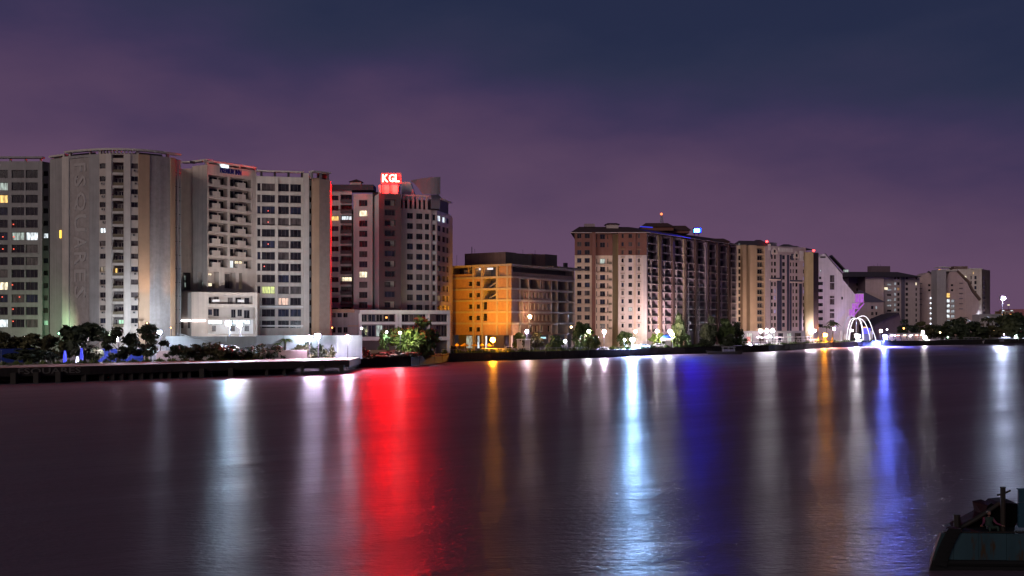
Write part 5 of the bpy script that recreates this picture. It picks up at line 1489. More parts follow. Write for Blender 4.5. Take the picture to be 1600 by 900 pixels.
# ================================================================== LAMPS
BULB = {}
def bulb_mat(col, L_):
    k = (tuple(col), L_)
    if k not in BULB: BULB[k] = glow('bulb_%d' % len(BULB), col, L_)
    return BULB[k]
WH, COOL, BLUW, PNK, SOD, SODF, WRM, VIO = (0.97, 0.89, 1.0), (0.76, 0.88, 1.0), (0.52, 0.72, 1.0), (0.98, 0.78, 0.98), (1.0, 0.34, 0.015), (1.0, 0.42, 0.012), (1.0, 0.60, 0.30), (0.62, 0.55, 1.0)
def lamp(px, py, Y, col, L_, r, label, kind='street_lamp', base=None, spots=(), group=None, hood=1.15):
    if (935 < px < 1060 or 1250 < px < 1400) and L_ >= 100: hood = 2.8  # deeper hood added where side light would reach facades and quay
    if px > 560 and Y < shoreY(px) + 1.2 and (base is None or base > 2.5): Y = shoreY(px) + 1.5
    p = W(px, py, Y); zb = GZ if base is None else base
    root = empty(kind, (p.x, p.y, zb), label, 'floodlight' if kind == 'floodlight' else 'street lamp' if kind == 'street_lamp' else 'lamp', group)
    post = MB(); post.tube([(p.x, p.y + 0.45, zb), (p.x, p.y + 0.45, p.z + r + 0.1)], [0.13, 0.08], DARKM, 6); post.build('post', root)
    hd = MB()
    if L_ >= 100: L_ *= 14
    if kind == 'floodlight' or L_ >= 100:  # back plate, cheeks and hood added to keep bulb light off the buildings
        hd.box(p.x - r * 1.15, p.x + r * 1.15, p.y + r * 0.75, p.y + r * 1.5, p.z - r, p.z + r, DARKM); hd.box(p.x - r * 1.25, p.x + r * 1.25, p.y - r * hood, p.y + r * 1.6, p.z + r + 0.02, p.z + r + 0.12, DARKM)
        for sx in (-1, 1): hd.box(p.x + sx * r * 1.3 - .05, p.x + sx * r * 1.3 + .05, p.y - r * hood, p.y + r * 1.6, p.z - r, p.z + r, DARKM)
    else:
        hd.tube([(p.x, p.y, p.z + r * 0.85), (p.x, p.y, p.z + r * 1.25)], [r * 1.1, r * 0.4], DARKM, 8); hd.box(p.x - .06, p.x + .06, p.y, p.y + 0.5, p.z + r * 1.05, p.z + r * 1.2, DARKM)
    ho = hd.build('lamp_housing', root)
    bm_ = MB(); ball(bm_, p, r, bulb_mat(col, L_), 8, 5); bm_.build('bulb', ho, True)
    for s in spots:
        spot(root, (p.x, p.y, p.z), W(*s[0]) if len(s[0]) == 3 else s[0], s[1], s[2] if len(s) > 2 else col, *(s[3:4]), off=r * 2.3)
    return root

def build_lamps():
    # left part, on and before the white wall
    lamp(358, 505, 268, (0.50, 0.72, 1.0), 620, 0.50, 'left and brighter of the two white floodlights on the podium deck of the stepped tower', 'floodlight', GZ + 5, [((362, 495, 284), 500, WH, 150), ((300, 485, 284), 3600, (1.0, 0.9, 0.78), 100)])
    lamp(375, 508, 268, WH, 300, 0.45, 'right one of the two white floodlights on the podium deck of the stepped tower', 'floodlight', GZ + 5, [((390, 495, 284), 600, COOL, 150), ((440, 490, 299), 6000, COOL, 100)])
    lamp(483, 528, 262, (0.8, 0.66, 1.0), 170, 0.55, 'left floodlight of the pair washing the white wall below the stepped tower', 'floodlight', GZ, [((420, 533, 265), 2800, COOL, 120), ((483, 563, 255), 2500, (1.0, 0.9, 0.7), 120), ((362, 350, 290), 30000, (1.0, 0.86, 0.76), 64), ((455, 480, 299), 8500, COOL, 100)])
    lamp(497, 525, 263, (0.8, 0.66, 1.0), 170, 0.55, 'right floodlight of the pair washing the white wall below the stepped tower', 'floodlight', GZ, [((515, 528, 270), 600, COOL, 150), ((508, 440, 300), 5500, COOL, 70)])
    lamp(543, 527, 266, (0.85, 0.72, 1.0), 300, 0.48, 'single bright white floodlight at the right end of the white wall', 'floodlight', GZ, [((530, 528, 272), 600, COOL, 150), ((560, 500, 318), 4000, WH, 100)])
    lamp(171, 529, 250, PNK, 120, 0.5, 'pinkish white floodlight shining through the open tree', 'floodlight', GZ, [((180, 460, 264), 4200, COOL, 150)])
    lamp(183, 530, 251, PNK, 90, 0.4, 'second smaller pinkish floodlight behind the open tree', 'floodlight', GZ, [((210, 480, 268), 5200, COOL, 150)])
    lamp(250, 519, 256, (0.7,0.72,1.0), 150, 0.36, 'small white floodlight at the right edge of the open tree', 'floodlight', GZ, [((300, 536, 261.5), 2800, COOL, 110), ((245, 480, 268), 5200, COOL, 140), ((270, 440, 272), 5200, COOL, 100)])
    lamp(235, 548, 248, COOL, 101, 0.28, 'tiny white lamp low behind the open tree', 'street_lamp', GZ, [((240, 540, 256), 500, WH, 150)])
    lamp(38, 528, 262, PNK, 160, 0.34, 'small pinkish lamp behind the trees of the grey apartment block', 'floodlight', GZ, [((40, 515, 275), 1300, (0.8, 1.0, 0.6), 140)])
    lamp(92, 521, 262, (0.35, 1.0, 0.55), 6, 0.22, 'small green lamp at the foot of the curved tower', 'floodlight', GZ, [((88, 500, 272), 2400, (0.35, 1.0, 0.5), 120)])
    lamp(103, 519, 262, WRM, 6, 0.22, 'small warm lamp at the foot of the curved tower beside the green lamp', 'floodlight', GZ, [((103, 500, 268), 900, (1.0, 0.75, 0.5), 90)])
    lamp(230, 505, 262, (1.0, 0.5, 0.15), 5, 0.2, 'small amber lamp at the foot of the tan strip of the curved tower', 'floodlight', GZ, [((226, 330, 270), 7000, (1.0, 0.55, 0.2), 30)])
    lamp(267, 512, 266, (1.0, 0.5, 0.15), 5, 0.2, 'small amber lamp at the right foot of the curved tower', 'floodlight', GZ, [((267, 380, 272), 7000, (1.0, 0.55, 0.2), 30)])
    lamp(519, 512, 302, (1.0, 0.35, 0.08), 8, 0.2, 'small orange lamp in the gap between stepped tower and sign tower', 'floodlight', GZ, [((515, 440, 303.5), 3000, (1.0, 0.38, 0.1), 60)])
    # under the sign tower
    lamp(565, 513, 300, PNK, 14, 0.3, 'slim pinkish lamp before the low wing of the sign tower', 'street_lamp', GZ, [((590, 500, 322), 2500, PNK, 140)])
    lamp(604, 519, 300, WH, 40, 0.3, 'white lamp head over the green plants left of the big round tree', 'street_lamp', GZ, [((600, 545, 302), 1500, (0.6, 1.0, 0.8), 150)])
    lamp(625, 520, 294, WH, 130, 0.26, 'small white lamp lighting the left side of the big round tree', 'street_lamp', GZ, [((645, 528, 302), 5200, (0.95, 1.0, 0.55), 160)])
    lamp(677, 518, 312, WH, 90, 0.25, 'small white lamp right of the big round tree', 'street_lamp', GZ)
    lamp(690, 532, 331, SOD, 200, 0.55, 'left orange sodium lamp in front of the podium corner of the sign tower', 'street_lamp', GZ, [((738, 470, 362), 27000, SODF, 80), ((700, 535, 334), 2500, SOD, 150)])
    lamp(692, 538, 330, WH, 120, 0.22, 'tiny white lamp just below the left orange sodium lamp', 'street_lamp', GZ)
    lamp(770, 531, 338, SOD, 130, 0.62, 'right and larger orange sodium lamp in front of the unfinished building', 'street_lamp', GZ, [((768, 455, 357), 27000, SODF, 88), ((770, 545, 342), 3000, SOD, 150)])
    lamp(828, 495, 352, WRM, 120, 0.45, 'tall warm orange white lamp before the dark side of the unfinished building', 'street_lamp', GZ, [((850, 465, 376), 5000, (1.0, 0.52, 0.28), 130)])
    lamp(823, 518, 350, VIO, 101, 0.4, 'cold white lamp on a white post directly below the tall warm lamp', 'street_lamp', GZ, [((822, 545, 351), 900, WH, 80)])
    lamp(883, 533, 364, COOL, 150, 0.3, 'small cold white lamp before the right end of the unfinished building', 'street_lamp', GZ, [((885, 545, 368), 1400, WH, 150)])
    lamp(892.5, 511, 372, WRM, 40, 0.3, 'small warm lamp at the corner between unfinished building and long block', 'street_lamp', GZ)
    # along the long block
    lamp(920, 518, 372, WH, 330, 0.42, 'leftmost white lamp before the long red-brown block, above a yellow-lit shrub', 'street_lamp', GZ, [((924, 535, 374), 4200, (1.0, 0.95, 0.5), 160), ((915, 480, 415), 9000, (1.0, 0.78, 0.62), 120)])
    lamp(944, 518, 380, PNK, 480, 0.46, 'second white lamp before the long red-brown block, on a tall post', 'street_lamp', GZ, [((948, 470, 415), 12000, (1.0, 0.76, 0.62), 120), ((948, 550, 383), 2400, WH, 150)])
    lamp(988, 531, 384, (0.30, 0.54, 1.0), 8500, 0.52, 'brilliant cold blue-white lamp at the water edge before the long block', 'street_lamp', GZ - 0.3, [((985, 480, 414), 6500, (1.0, 0.85, 0.92), 120), ((1010, 545, 392), 4000, COOL, 150)])
    lamp(975.5, 531, 392, COOL, 120, 0.3, 'tiny white lamp left of the brilliant blue-white lamp', 'street_lamp', GZ)
    lamp(992.5, 518, 398, WRM, 120, 0.42, 'small pinkish lamp above the brilliant blue-white lamp', 'street_lamp', GZ, [((1000, 480, 414), 7000, (1.0, 0.8, 0.8), 130)])
    lamp(1026.5, 517.5, 402, WH, 330, 0.46, 'left white lamp of the pair over the yellow-green shrubs by the blue-roofed tent', 'street_lamp', GZ, [((1026, 535, 405), 4000, (0.95, 1.0, 0.5), 160), ((1045, 460, 440), 14000, (1.0, 0.72, 0.7), 110)])
    lamp(1046.5, 517.5, 408, WH, 330, 0.46, 'right white lamp of the pair over the yellow-green shrubs by the blue-roofed tent', 'street_lamp', GZ, [((1052, 532, 412), 4000, (1.0, 1.0, 0.45), 160), ((1090, 460, 450), 26000, (1.0, 0.74, 0.85), 100)])
    lamp(1051.5, 522.5, 409, (1.0, 0.9, 0.5), 60, 0.4, 'yellowish lamp inside the shrub right of the lamp pair', 'street_lamp', GZ)
    for i, (px, s) in enumerate(((1188.6, 'leftmost'), (1197.8, 'middle'), (1207, 'rightmost'))):
        lamp(px, 517 - 0.3 * i, 462 + 4 * i, WH, 240, 0.5, s + ' of three white lamps in a row before the gabled block', 'street_lamp', GZ, [((px, 470, 495), 9500, (1.0, 0.80, 0.66), 120), ((px + 12, 535, 480), 2600, PNK, 150)], 'three lamps before the gabled block')
    lamp(1172.4, 540, 447, VIO, 300, 0.55, 'violet white lamp low at the water edge beside the long dark boat', 'floodlight', 0.9, [((1169, 530, 450), 900, (1.0, 0.4, 0.35), 120)])
    lamp(1265, 516.5, 495, PNK, 200, 0.5, 'left lamp of the close white pair before the tan slab tower', 'street_lamp', GZ, [((1262, 530, 505), 2500, PNK, 120)])
    lamp(1271.4, 516.5, 496, WH, 200, 0.5, 'right lamp of the close white pair before the tan slab tower', 'street_lamp', GZ, [((1300, 480, 556), 14000, WH, 110)])
    lamp(1288, 523.5, 500, SOD, 900, 0.62, 'bright orange lamp before the foot of the lilac gable house', 'street_lamp', GZ, [((1268, 480, 507.5), 7000, SOD, 110), ((1286, 500, 556), 9000, (1.0, 0.5, 0.15), 70)])
    lamp(1302, 514, 506, PNK, 170, 0.5, 'white lamp between the orange lamp and the lit arches', 'street_lamp', GZ, [((1302, 540, 525), 2500, PNK, 150), ((1308, 455, 556), 17000, (0.86, 0.70, 1.0), 100)])
    lamp(1329, 516.5, 520, PNK, 130, 0.5, 'small pale lamp at the left foot of the lit arches', 'street_lamp', GZ)
    lamp(1338, 525, 515, WH, 1150, 0.75, 'very bright white floodlight under the lit arches', 'floodlight', GZ, [((1328, 465, 556), 5000, (0.84, 0.70, 1.0), 90), ((1340, 535, 545), 2500, WH, 120)])
    lamp(1375.5, 517, 545, WRM, 230, 0.5, 'warm white lamp left of the blue floodlight before the dark slanted roof', 'street_lamp', GZ)
    lamp(1381.3, 526, 540, (0.12, 0.17, 1.0), 4200, 0.75, 'bright blue floodlight at the water edge right of the arches', 'floodlight', GZ - 0.5, [((1352, 518, 562), 3500, (0.08, 0.1, 1.0), 90), ((1395, 515, 590), 9000, (0.15, 0.18, 1.0), 110)])
    lamp(1441.5, 519, 600, PNK, 120, 0.55, 'pinkish lamp above the lit stalls', 'street_lamp', GZ)
    lamp(1445, 527, 575, WH, 420, 0.6, 'bright white lamp at the right end of the lit stalls', 'street_lamp', GZ, [((1430, 540, 580), 3500, WH, 150)])
    lamp(1586.5, 526, 640, COOL, 260, 0.5, 'small cold lamp at the shore near the right edge', 'street_lamp', GZ)
    lamp(1580.5, 516.3, 650, (0.3, 1.0, 0.8), 20, 0.6, 'small teal lamp among the dark trees at the right edge', 'street_lamp', GZ)
    lamp(1551.5, 516.5, 640, WRM, 22, 0.6, 'small pale lamp under the palm before the low white building', 'street_lamp', GZ, [((1540, 522, 642), 1600, WRM, 150)])
    lamp(1522, 517, 640, WRM, 14, 0.5, 'faint lamp left of the low white building', 'street_lamp', GZ)
    # high mast
    lamp(1567, 466, 700, (0.60, 0.70, 1.0), 1500, 1.0, 'very bright floodlight on a tall mast above the right skyline', 'floodlight', GZ)
    # small lights along the shore
    dots = [(1398, 524, 560, WH, 'tiny white light left of the lit stalls'), (1412, 513, 575, (1, .45, .1), 'tiny orange light in the dark trees right of the slanted roof'), (1469, 519.5, 600, (1, .8, .4), 'tiny yellowish light right of the pinkish lamp'),
            (1515, 524, 610, COOL, 'faint bluish light above the moored boats'), (1481, 527, 605, (.6, 1, .7), 'faint greenish light above the moored boats'), (1568.5, 522.5, 640, PNK, 'faint pink light left of the small cold lamp'),
            (1422, 525, 566, WH, 'small white light over the lit stalls'), (1453, 509, 640, COOL, 'small bluish light among the trees below the hip-roofed block'), (1598, 526, 642, BLUW, 'small blue-white light at the very right edge'), (1386, 515, 548, WH, 'tiny white light right of the warm lamp by the slanted roof')]
    for px, py, Y, c, lb in dots: lamp(px, py, Y, c, 9, 0.45, lb, 'street_lamp', GZ)
    # lit pillars at the left
    for px, y0, y1, c, s, lb in ((101.5, 548, 567, (0.01, 0.03, 1.0), 1.3, 'tall blue-lit pillar on the left promenade'), (121, 557, 567.5, (0.75, 0.75, 1.0), 2.2, 'short white-lit pillar between the two blue pillars'), (127.5, 544, 565, (0.01, 0.03, 1.0), 0.9, 'thin blue-lit pillar right of the white one')):
        Y = 238; a, c_ = W(px, y1, Y), W(px, y0, Y); r = empty('light_pillar', (a.x, a.y, GZ), lb, 'light pillar')
        mb = MB(); mb.tube([(a.x, a.y, a.z + .1), (a.x, a.y, a.z + (c_.z - a.z) * .5), (a.x, a.y, c_.z)], [0.42, 0.36, 0.2], glow('pillar_light', c, s), 8); mb.build('glowing_tube', r)
        mb = MB(); mb.tube([(a.x, a.y, GZ), (a.x, a.y, a.z + .1)], 0.55, DARKM, 8); mb.build('base', r)
# ================================================================== TREES AND SHRUBS
def leaf_mat(name, col, col2):
    m = surf(name, col, rough=0.6, var=0.5, scale=0.5, spec=0.25, col2=col2)
    t = m.node_tree; b = bsdf(m)
    return m
LEAF = leaf_mat('leaf_green', (0.055, 0.085, 0.03), (0.085, 0.115, 0.035))
LEAFY = leaf_mat('leaf_yellow_green', (0.075, 0.10, 0.025), (0.12, 0.14, 0.03))
LEAFD = leaf_mat('leaf_dark', (0.032, 0.042, 0.022), (0.05, 0.06, 0.028))
LEAFB = leaf_mat('leaf_brownish', (0.08, 0.075, 0.035), (0.11, 0.10, 0.045))
CROWN = {}
def crown_mesh(kind, mat, seed, n=1500, size=0.16):
    """leaf faces in clumps through the volume of a crown; unit size, base at z=0, top at z=1, radius 1"""
    key = (kind, mat.name, seed, n)
    if key in CROWN: return CROWN[key]
    g = np.random.default_rng(seed)
    nc = {'round': 34, 'flat': 30, 'open': 26, 'bush': 26, 'cone': 30, 'tall': 30}[kind]
    cs, rs = [], []
    while len(cs) < nc:
        p = g.uniform(-1, 1, 3); d = np.linalg.norm(p)
        if d > 1 or d < (0.35 if kind != 'open' else 0.55): continue
        if kind in ('round', 'open', 'tall') and p[2] < -0.75: continue
        if kind == 'bush' and p[2] < -0.2: continue
        if kind == 'flat' and not (-0.35 < p[2] < 0.8): continue
        if kind == 'cone':
            r = np.hypot(p[0], p[1]); 
            if r > (1 - (p[2] + 1) / 2) * 0.95 + 0.05: continue
        q = p * (0.80 if kind != 'open' else 0.85) * g.uniform(0.85, 1.12)
        cs.append(q); rs.append(g.uniform(0.17, 0.33) * (0.8 if kind == 'open' else 1.0))
    cs, rs = np.array(cs), np.array(rs)
    idx = g.choice(nc, n, p=rs ** 2 / (rs ** 2).sum())
    d = g.normal(size=(n, 3)); d /= np.linalg.norm(d, axis=1)[:, None]
    pos = cs[idx] + d * (rs[idx] * g.uniform(0.45, 1.05, n))[:, None] * np.array([1.15, 1.15, 0.8])
    nor = d + g.normal(size=(n, 3)) * 0.6 + np.array([0, 0, 0.4]); nor /= np.linalg.norm(nor, axis=1)[:, None]
    a = np.cross(nor, g.normal(size=(n, 3))); a /= np.linalg.norm(a, axis=1)[:, None]; b_ = np.cross(nor, a)
    s = size * g.uniform(0.55, 1.25, n)[:, None]
    v = np.empty((n, 4, 3)); v[:, 0] = pos - a * s; v[:, 1] = pos + b_ * s * 0.5; v[:, 2] = pos + a * s; v[:, 3] = pos - b_ * s * 0.5
    v = v.reshape(-1, 3)
    lo, hi = np.percentile(v, 0.7, axis=0), np.percentile(v, 99.3, axis=0)
    v[:, 2] = (v[:, 2] - lo[2]) / (hi[2] - lo[2])
    v[:, :2] = (v[:, :2] - (lo[:2] + hi[:2]) / 2) / ((hi[:2] - lo[:2]) / 2)
    me = bpy.data.meshes.new('crown'); me.vertices.add(4 * n); me.vertices.foreach_set('co', v.ravel())
    me.loops.add(4 * n); me.loops.foreach_set('vertex_index', np.arange(4 * n, dtype=np.int32))
    me.polygons.add(n); me.polygons.foreach_set('loop_start', np.arange(0, 4 * n, 4, dtype=np.int32)); me.polygons.foreach_set('loop_total', np.full(n, 4, dtype=np.int32))
    me.materials.append(mat); me.update(calc_edges=True); me.validate()
    CROWN[key] = me
    return me

def tree(x0, x1, y0, y1, Y, kind, mat, label, name='tree', base=None, n=1500, size=0.16, trunks=1, cat=None, group=None):
    """crown fills the photo box x0..x1, y0..y1 at distance Y; the trunk stands on the ground"""
    if x0 > 560 and Y < shoreY((x0 + x1) / 2) + 1.5: Y = shoreY((x0 + x1) / 2) + 2
    c = W((x0 + x1) / 2, y1, Y); w = (x1 - x0) / FPX * Y / 2; h_ = (y1 - y0) / FPX * Y; zb = GZ if base is None else base
    r = empty(name, (c.x, c.y, zb), label, cat or ('shrub' if kind == 'bush' else 'tree'), group)
    zc = max(c.z, zb + 0.05) if kind != 'bush' else zb - 0.1
    if kind == 'bush': h_ = W(0, y0, Y).z - zc
    cr = link('crown' if kind != 'bush' else 'foliage', crown_mesh(kind, mat, hash_(x0), n, size), r, (0, 0, zc - zb)); cr.scale = (w * 1.06, max(w, 1.0) * 0.95, h_ * 1.04)
    cr.rotation_euler = (0, 0, random.uniform(0, 6))
    if kind == 'bush': return r
    mb = MB(); H_ = zc - zb + h_ * 0.55
    for k in range(trunks):
        dx = (k - (trunks - 1) / 2) * 0.7; ln = random.uniform(-0.25, 0.25)
        f0 = Vector((c.x + dx * .5, c.y, zb - 0.05)); f1 = Vector((c.x + dx + ln, c.y + ln, zb + H_ * 0.5)); f2 = Vector((c.x + dx * 1.4 + ln * 1.5, c.y, zb + H_))
        rr = max(0.10, min(0.32, h_ * 0.035)) / (1 + 0.3 * (trunks - 1))
        mb.tube([f0, f0.lerp(f1, .5), f1, f2], [rr * 1.25, rr, rr * .8, rr * .35], BARK, 6)
        for q in range(4):
            a = random.uniform(0, 6.28); st = f0.lerp(f2, random.uniform(0.5, 0.75)); L_ = w * random.uniform(0.45, 0.75)
            mb.tube([st, st + Vector((math.cos(a) * L_ * .5, math.sin(a) * L_ * .5, h_ * .15)), st + Vector((math.cos(a) * L_, math.sin(a) * L_, h_ * random.uniform(.2, .4)))], [rr * .55, rr * .4, rr * .15], BARK, 4)
    mb.build('trunk', r)
    return r
def hash_(x): return int(x * 7) % 5

def palm(px, ytop, Y, spread, label, mat=None):
    top = W(px, ytop, Y); R = spread / FPX * Y; mat = mat or LEAFD; h_ = R * 0.75
    hub = Vector((top.x, top.y, top.z - h_ * 0.45)); r = empty('palm_tree', (top.x, top.y, GZ), label, 'palm tree')
    mb = MB(); mb.tube([(top.x - .5, top.y, GZ), (top.x - .15, top.y, (GZ + hub.z) / 2), hub], [0.28, 0.2, 0.16], BARK, 6); mb.build('trunk', r)
    nf = 16
    for k in range(nf):
        mb = MB(); a = 2 * math.pi * k / nf + random.uniform(-.15, .15); el = random.uniform(0.05, 1.0); d = Vector((math.cos(a), math.sin(a), 0)); sd = Vector((-d.y, d.x, 0)); pr = None
        for i in range(7):
            t = i / 6; p = hub + d * R * t * (1 - 0.15 * el) + Vector((0, 0, R * (el * t - (0.55 + 0.5 * el) * t * t)))
            w = R * 0.17 * math.sin(math.pi * min(1, t * .9 + .1)) + 0.03
            if pr is not None:
                q, wq = pr
                for s in (-1, 1):
                    mb.poly([q, p, p + sd * s * w - Vector((0, 0, w * .55)), q.lerp(p, .45) + sd * s * wq - Vector((0, 0, wq * .55))], mat)
            pr = (p, w)
        mb.build('frond', r)
    return r

def build_trees():
    T = tree
    T(-12, 30, 521, 546, 252, 'round', LEAFB, 'dim brownish tree at the very left edge', n=1800)
    T(26, 70, 523, 548, 254, 'round', LEAFB, 'dim tree before the small pinkish lamp behind the blue hoarding', n=1800)
    T(16, 84, 547, 566, 238, 'flat', LEAFD, 'flat dark spreading tree before the long blue hoarding', n=1800)
    T(58, 106, 526, 562, 246, 'open', LEAFB, 'thin multi-stemmed tree left of the blue-lit pillar', n=1500, trunks=3)
    T(97, 168, 509, 560, 250, 'round', LEAFD, 'large dense dark tree behind the lit pillars', n=3200, size=0.13)
    T(158, 212, 515, 562, 243, 'open', LEAFD, 'open-crowned tree in front of the curved tower with a floodlight behind it', n=2600, size=0.11)
    T(198, 257, 510, 556, 245, 'open', LEAFD, 'open-crowned tree at the right foot of the curved tower', n=2600, size=0.11)
    names = ['first', 'second', 'third', 'fourth', 'fifth', 'sixth', 'seventh', 'eighth', 'ninth']
    for i, (a, b_, y0, y1) in enumerate(((263, 312, 539, 560), (306, 352, 537, 561), (342, 386, 541, 562), (374, 418, 540, 563), (410, 446, 542, 563), (450, 486, 541, 563), (474, 510, 541, 565), (498, 534, 538, 563), (524, 566, 537, 567))):
        T(a, b_, y0, y1, shoreY((a + b_) / 2) + 3, 'flat', LEAFB if i % 2 else LEAFD, names[i] + ' from the left in the row of low spreading trees before the white wall', n=1500, size=0.13, group='low trees before the white wall')
    palm(447, 527, shoreY(447) + 5, 13, 'small palm-like plant standing out against the white wall', LEAF)
    palm(434, 534, shoreY(434) + 5, 9, 'smallest palm-like plant before the white wall, left of the taller one', LEAF)
    T(556, 606, 553, 575, 288, 'bush', LEAFB, 'leftmost of three dark waterside shrubs below the sign tower', 'shrub', n=1600)
    T(588, 652, 548, 576, 291, 'bush', LEAFD, 'middle and tallest of three dark waterside shrubs below the sign tower', 'shrub', n=2000)
    T(640, 694, 556, 574, 300, 'bush', LEAFD, 'rightmost of three dark waterside shrubs below the sign tower', 'shrub', n=1600)
    T(548, 580, 545, 572, 279, 'bush', LEAFB, 'dark shrub at the right end of the tall white wall', 'shrub', n=1400)
    T(614, 680, 503, 557, 303, 'round', LEAF, 'big round green tree lit yellow-green by a lamp on its left', n=4200, size=0.11)
    T(592, 612, 516, 548, 302, 'tall', LEAF, 'slim small tree left of the big round green tree', n=900)
    T(696, 716, 541, 552, 331, 'bush', LEAFD, 'small dark shrub beside the left orange lamp', 'shrub', n=500)
    T(738, 766, 546, 555, 336, 'bush', LEAFD, 'dark shrub on the quay under the yellow umbrellas', 'shrub', n=600)
    T(802, 821, 521, 546, 349, 'round', LEAFY, 'pale green small tree left of the cold lamp post before the unfinished building', n=1300)
    T(826, 850, 524, 551, 356, 'round', LEAFB, 'brownish tree right of the cold lamp post before the unfinished building', n=1300)
    T(848, 862, 537, 552, 353, 'bush', LEAFY, 'bright yellow-green pointed shrub before the dark side of the unfinished building', 'shrub', n=600)
    T(856, 880, 529, 551, 357, 'round', LEAF, 'green tree right of the bright yellow-green shrub', n=1200)
    T(868, 900, 543, 553, 360, 'bush', LEAF, 'low shrub below the green tree at the right end of the unfinished building', 'shrub', n=700)
    T(892, 922, 512, 551, 374, 'round', LEAF, 'olive tree at the left end of the long block', n=1800)
    T(914, 937, 524, 551, 371, 'round', LEAFY, 'yellow-lit tree under the leftmost lamp of the long block', n=1400)
    T(912, 950, 543, 562, 365, 'bush', LEAFB, 'left one of two brownish waterside shrubs before the long block', 'shrub', n=1200)
    T(942, 976, 545, 561, 370, 'bush', LEAFB, 'right one of two brownish waterside shrubs before the long block', 'shrub', n=1200)
    T(962, 986, 519, 540, 404, 'round', LEAF, 'dark green small tree left of the brilliant blue-white lamp', n=1000)
    T(1016, 1042, 522, 541, 408, 'round', LEAFY, 'yellow-green shrubby tree under the left lamp of the pair', n=1500)
    T(1045, 1062, 520, 541, 411, 'round', LEAFY, 'yellow-green shrubby tree under the right lamp of the pair', n=1300)
    T(1049, 1070, 493, 532, 424, 'cone', LEAF, 'tall pointed dark green tree behind the blue-roofed tent', n=1600)
    T(1062, 1080, 524, 543, 412, 'round', LEAF, 'round green bush-like tree right of the blue-roofed tent', n=1000)
    T(1052, 1080, 542, 554, 402, 'bush', LEAFY, 'left one of three green shrubs along the water right of the tent', 'shrub', n=1000)
    T(1074, 1096, 538, 554, 408, 'bush', LEAF, 'middle one of three green shrubs along the water right of the tent', 'shrub', n=1000)
    T(1090, 1112, 530, 552, 416, 'bush', LEAFD, 'right and tallest of three shrubs along the water right of the tent', 'shrub', n=1000)
    T(1094, 1120, 503, 545, 430, 'round', LEAFD, 'tall dark tree before the right end of the long block', n=1900)
    T(1120, 1145, 501, 540, 436, 'round', LEAF, 'tall green-lit tree before the right end of the long block', n=1700)
    T(1141, 1160, 505, 535, 446, 'round', LEAFD, 'dark tree below the corner of the gabled block', n=1100)
    T(1128, 1150, 529, 546, 428, 'round', LEAFD, 'low blackish tree behind the long dark boat', n=1200)
    T(1148, 1168, 526, 542, 446, 'bush', LEAF, 'green shrub left of the red board at the water edge', 'shrub', n=800)
    palm(1302, 500, 512, 13, 'dark palm before the lilac gable house', LEAFD)
    palm(1292, 508, 514, 9, 'smaller dark palm left of the one before the lilac gable house', LEAFD)
    T(1404, 1432, 502, 532, 575, 'round', LEAFD, 'dark tree right of the dark slanted roof', n=1300)
    T(1426, 1454, 504, 528, 612, 'open', LEAFB, 'loose brownish tree above the lit stalls', n=1300)
    T(1448, 1486, 513, 534, 615, 'round', LEAFD, 'low dark tree right of the lit stalls', n=1300)
    T(1478, 1516, 503, 531, 612, 'round', LEAFD, 'large dark tree before the foot of the concrete pier', n=1900)
    T(1508, 1540, 510, 534, 622, 'round', LEAFD, 'dark tree before the pier gable house', n=1400)
    T(1530, 1566, 515, 534, 630, 'round', LEAFB, 'brownish low tree before the low white building', n=1300)
    T(1562, 1606, 497, 534, 642, 'round', LEAFD, 'large dark tree at the right edge of the picture', n=2200)
    T(1600, 1660, 494, 533, 655, 'round', LEAFD, 'dark tree just at the right border of the picture', n=1600)
    palm(1503, 493, 622, 14, 'tall dark palm before the pier gable house', LEAFD)
    palm(1523, 500, 628, 11, 'lower dark palm left of the low white building', LEAFD)
    palm(1545, 493, 632, 15, 'broad dark palm before the low white building', LEAFD)
    # ground cover along the quay
    for px0, px1, off0, off1, n, mat, nm in ((-60, 556, 1.0, 5.0, 3000, LEAFY, 'grass'), (690, 985, 0.5, 3.0, 1500, LEAFY, 'ground_cover'), (1000, 1110, 0.5, 3.0, 700, LEAF, 'ground_cover'), (1160, 1400, 0.5, 2.5, 900, LEAF, 'ground_cover')):
        mb = MB()
        for i in range(n):
            px = random.uniform(px0, px1); o = random.uniform(off0, off1); x, y = XY(px, shoreY(px) + o); h_ = random.uniform(0.35, 1.0) * (1 + 0.5 * math.sin(px * .31)); a = random.uniform(0, 3.14); c_, s_ = math.cos(a) * .35, math.sin(a) * .35
            mb.poly([(x - c_, y - s_, GZ), (x + c_, y + s_, GZ), (x + c_ * .6 + random.uniform(-.3, .3), y + s_ * .6, GZ + h_)], mat)
        o = mb.build(nm); tag(o, None, None, None, 'stuff')

# ================================================================== THINGS ON THE PROMENADE
def lathe_canopy(r, x, y, zb, zt, R, mat, name='canopy', n=8):
    mb = MB(); ap = (x, y, zt); ring = [(x + R * math.cos(2 * math.pi * k / n), y + R * math.sin(2 * math.pi * k / n), zb) for k in range(n)]
    for k in range(n):
        p, q = ring[k], ring[(k + 1) % n]; mb.poly([p, q, ap], mat); mb.poly([(p[0], p[1], zb - .25), (q[0], q[1], zb - .25), q, p], mat)
    mb.build(name, r)

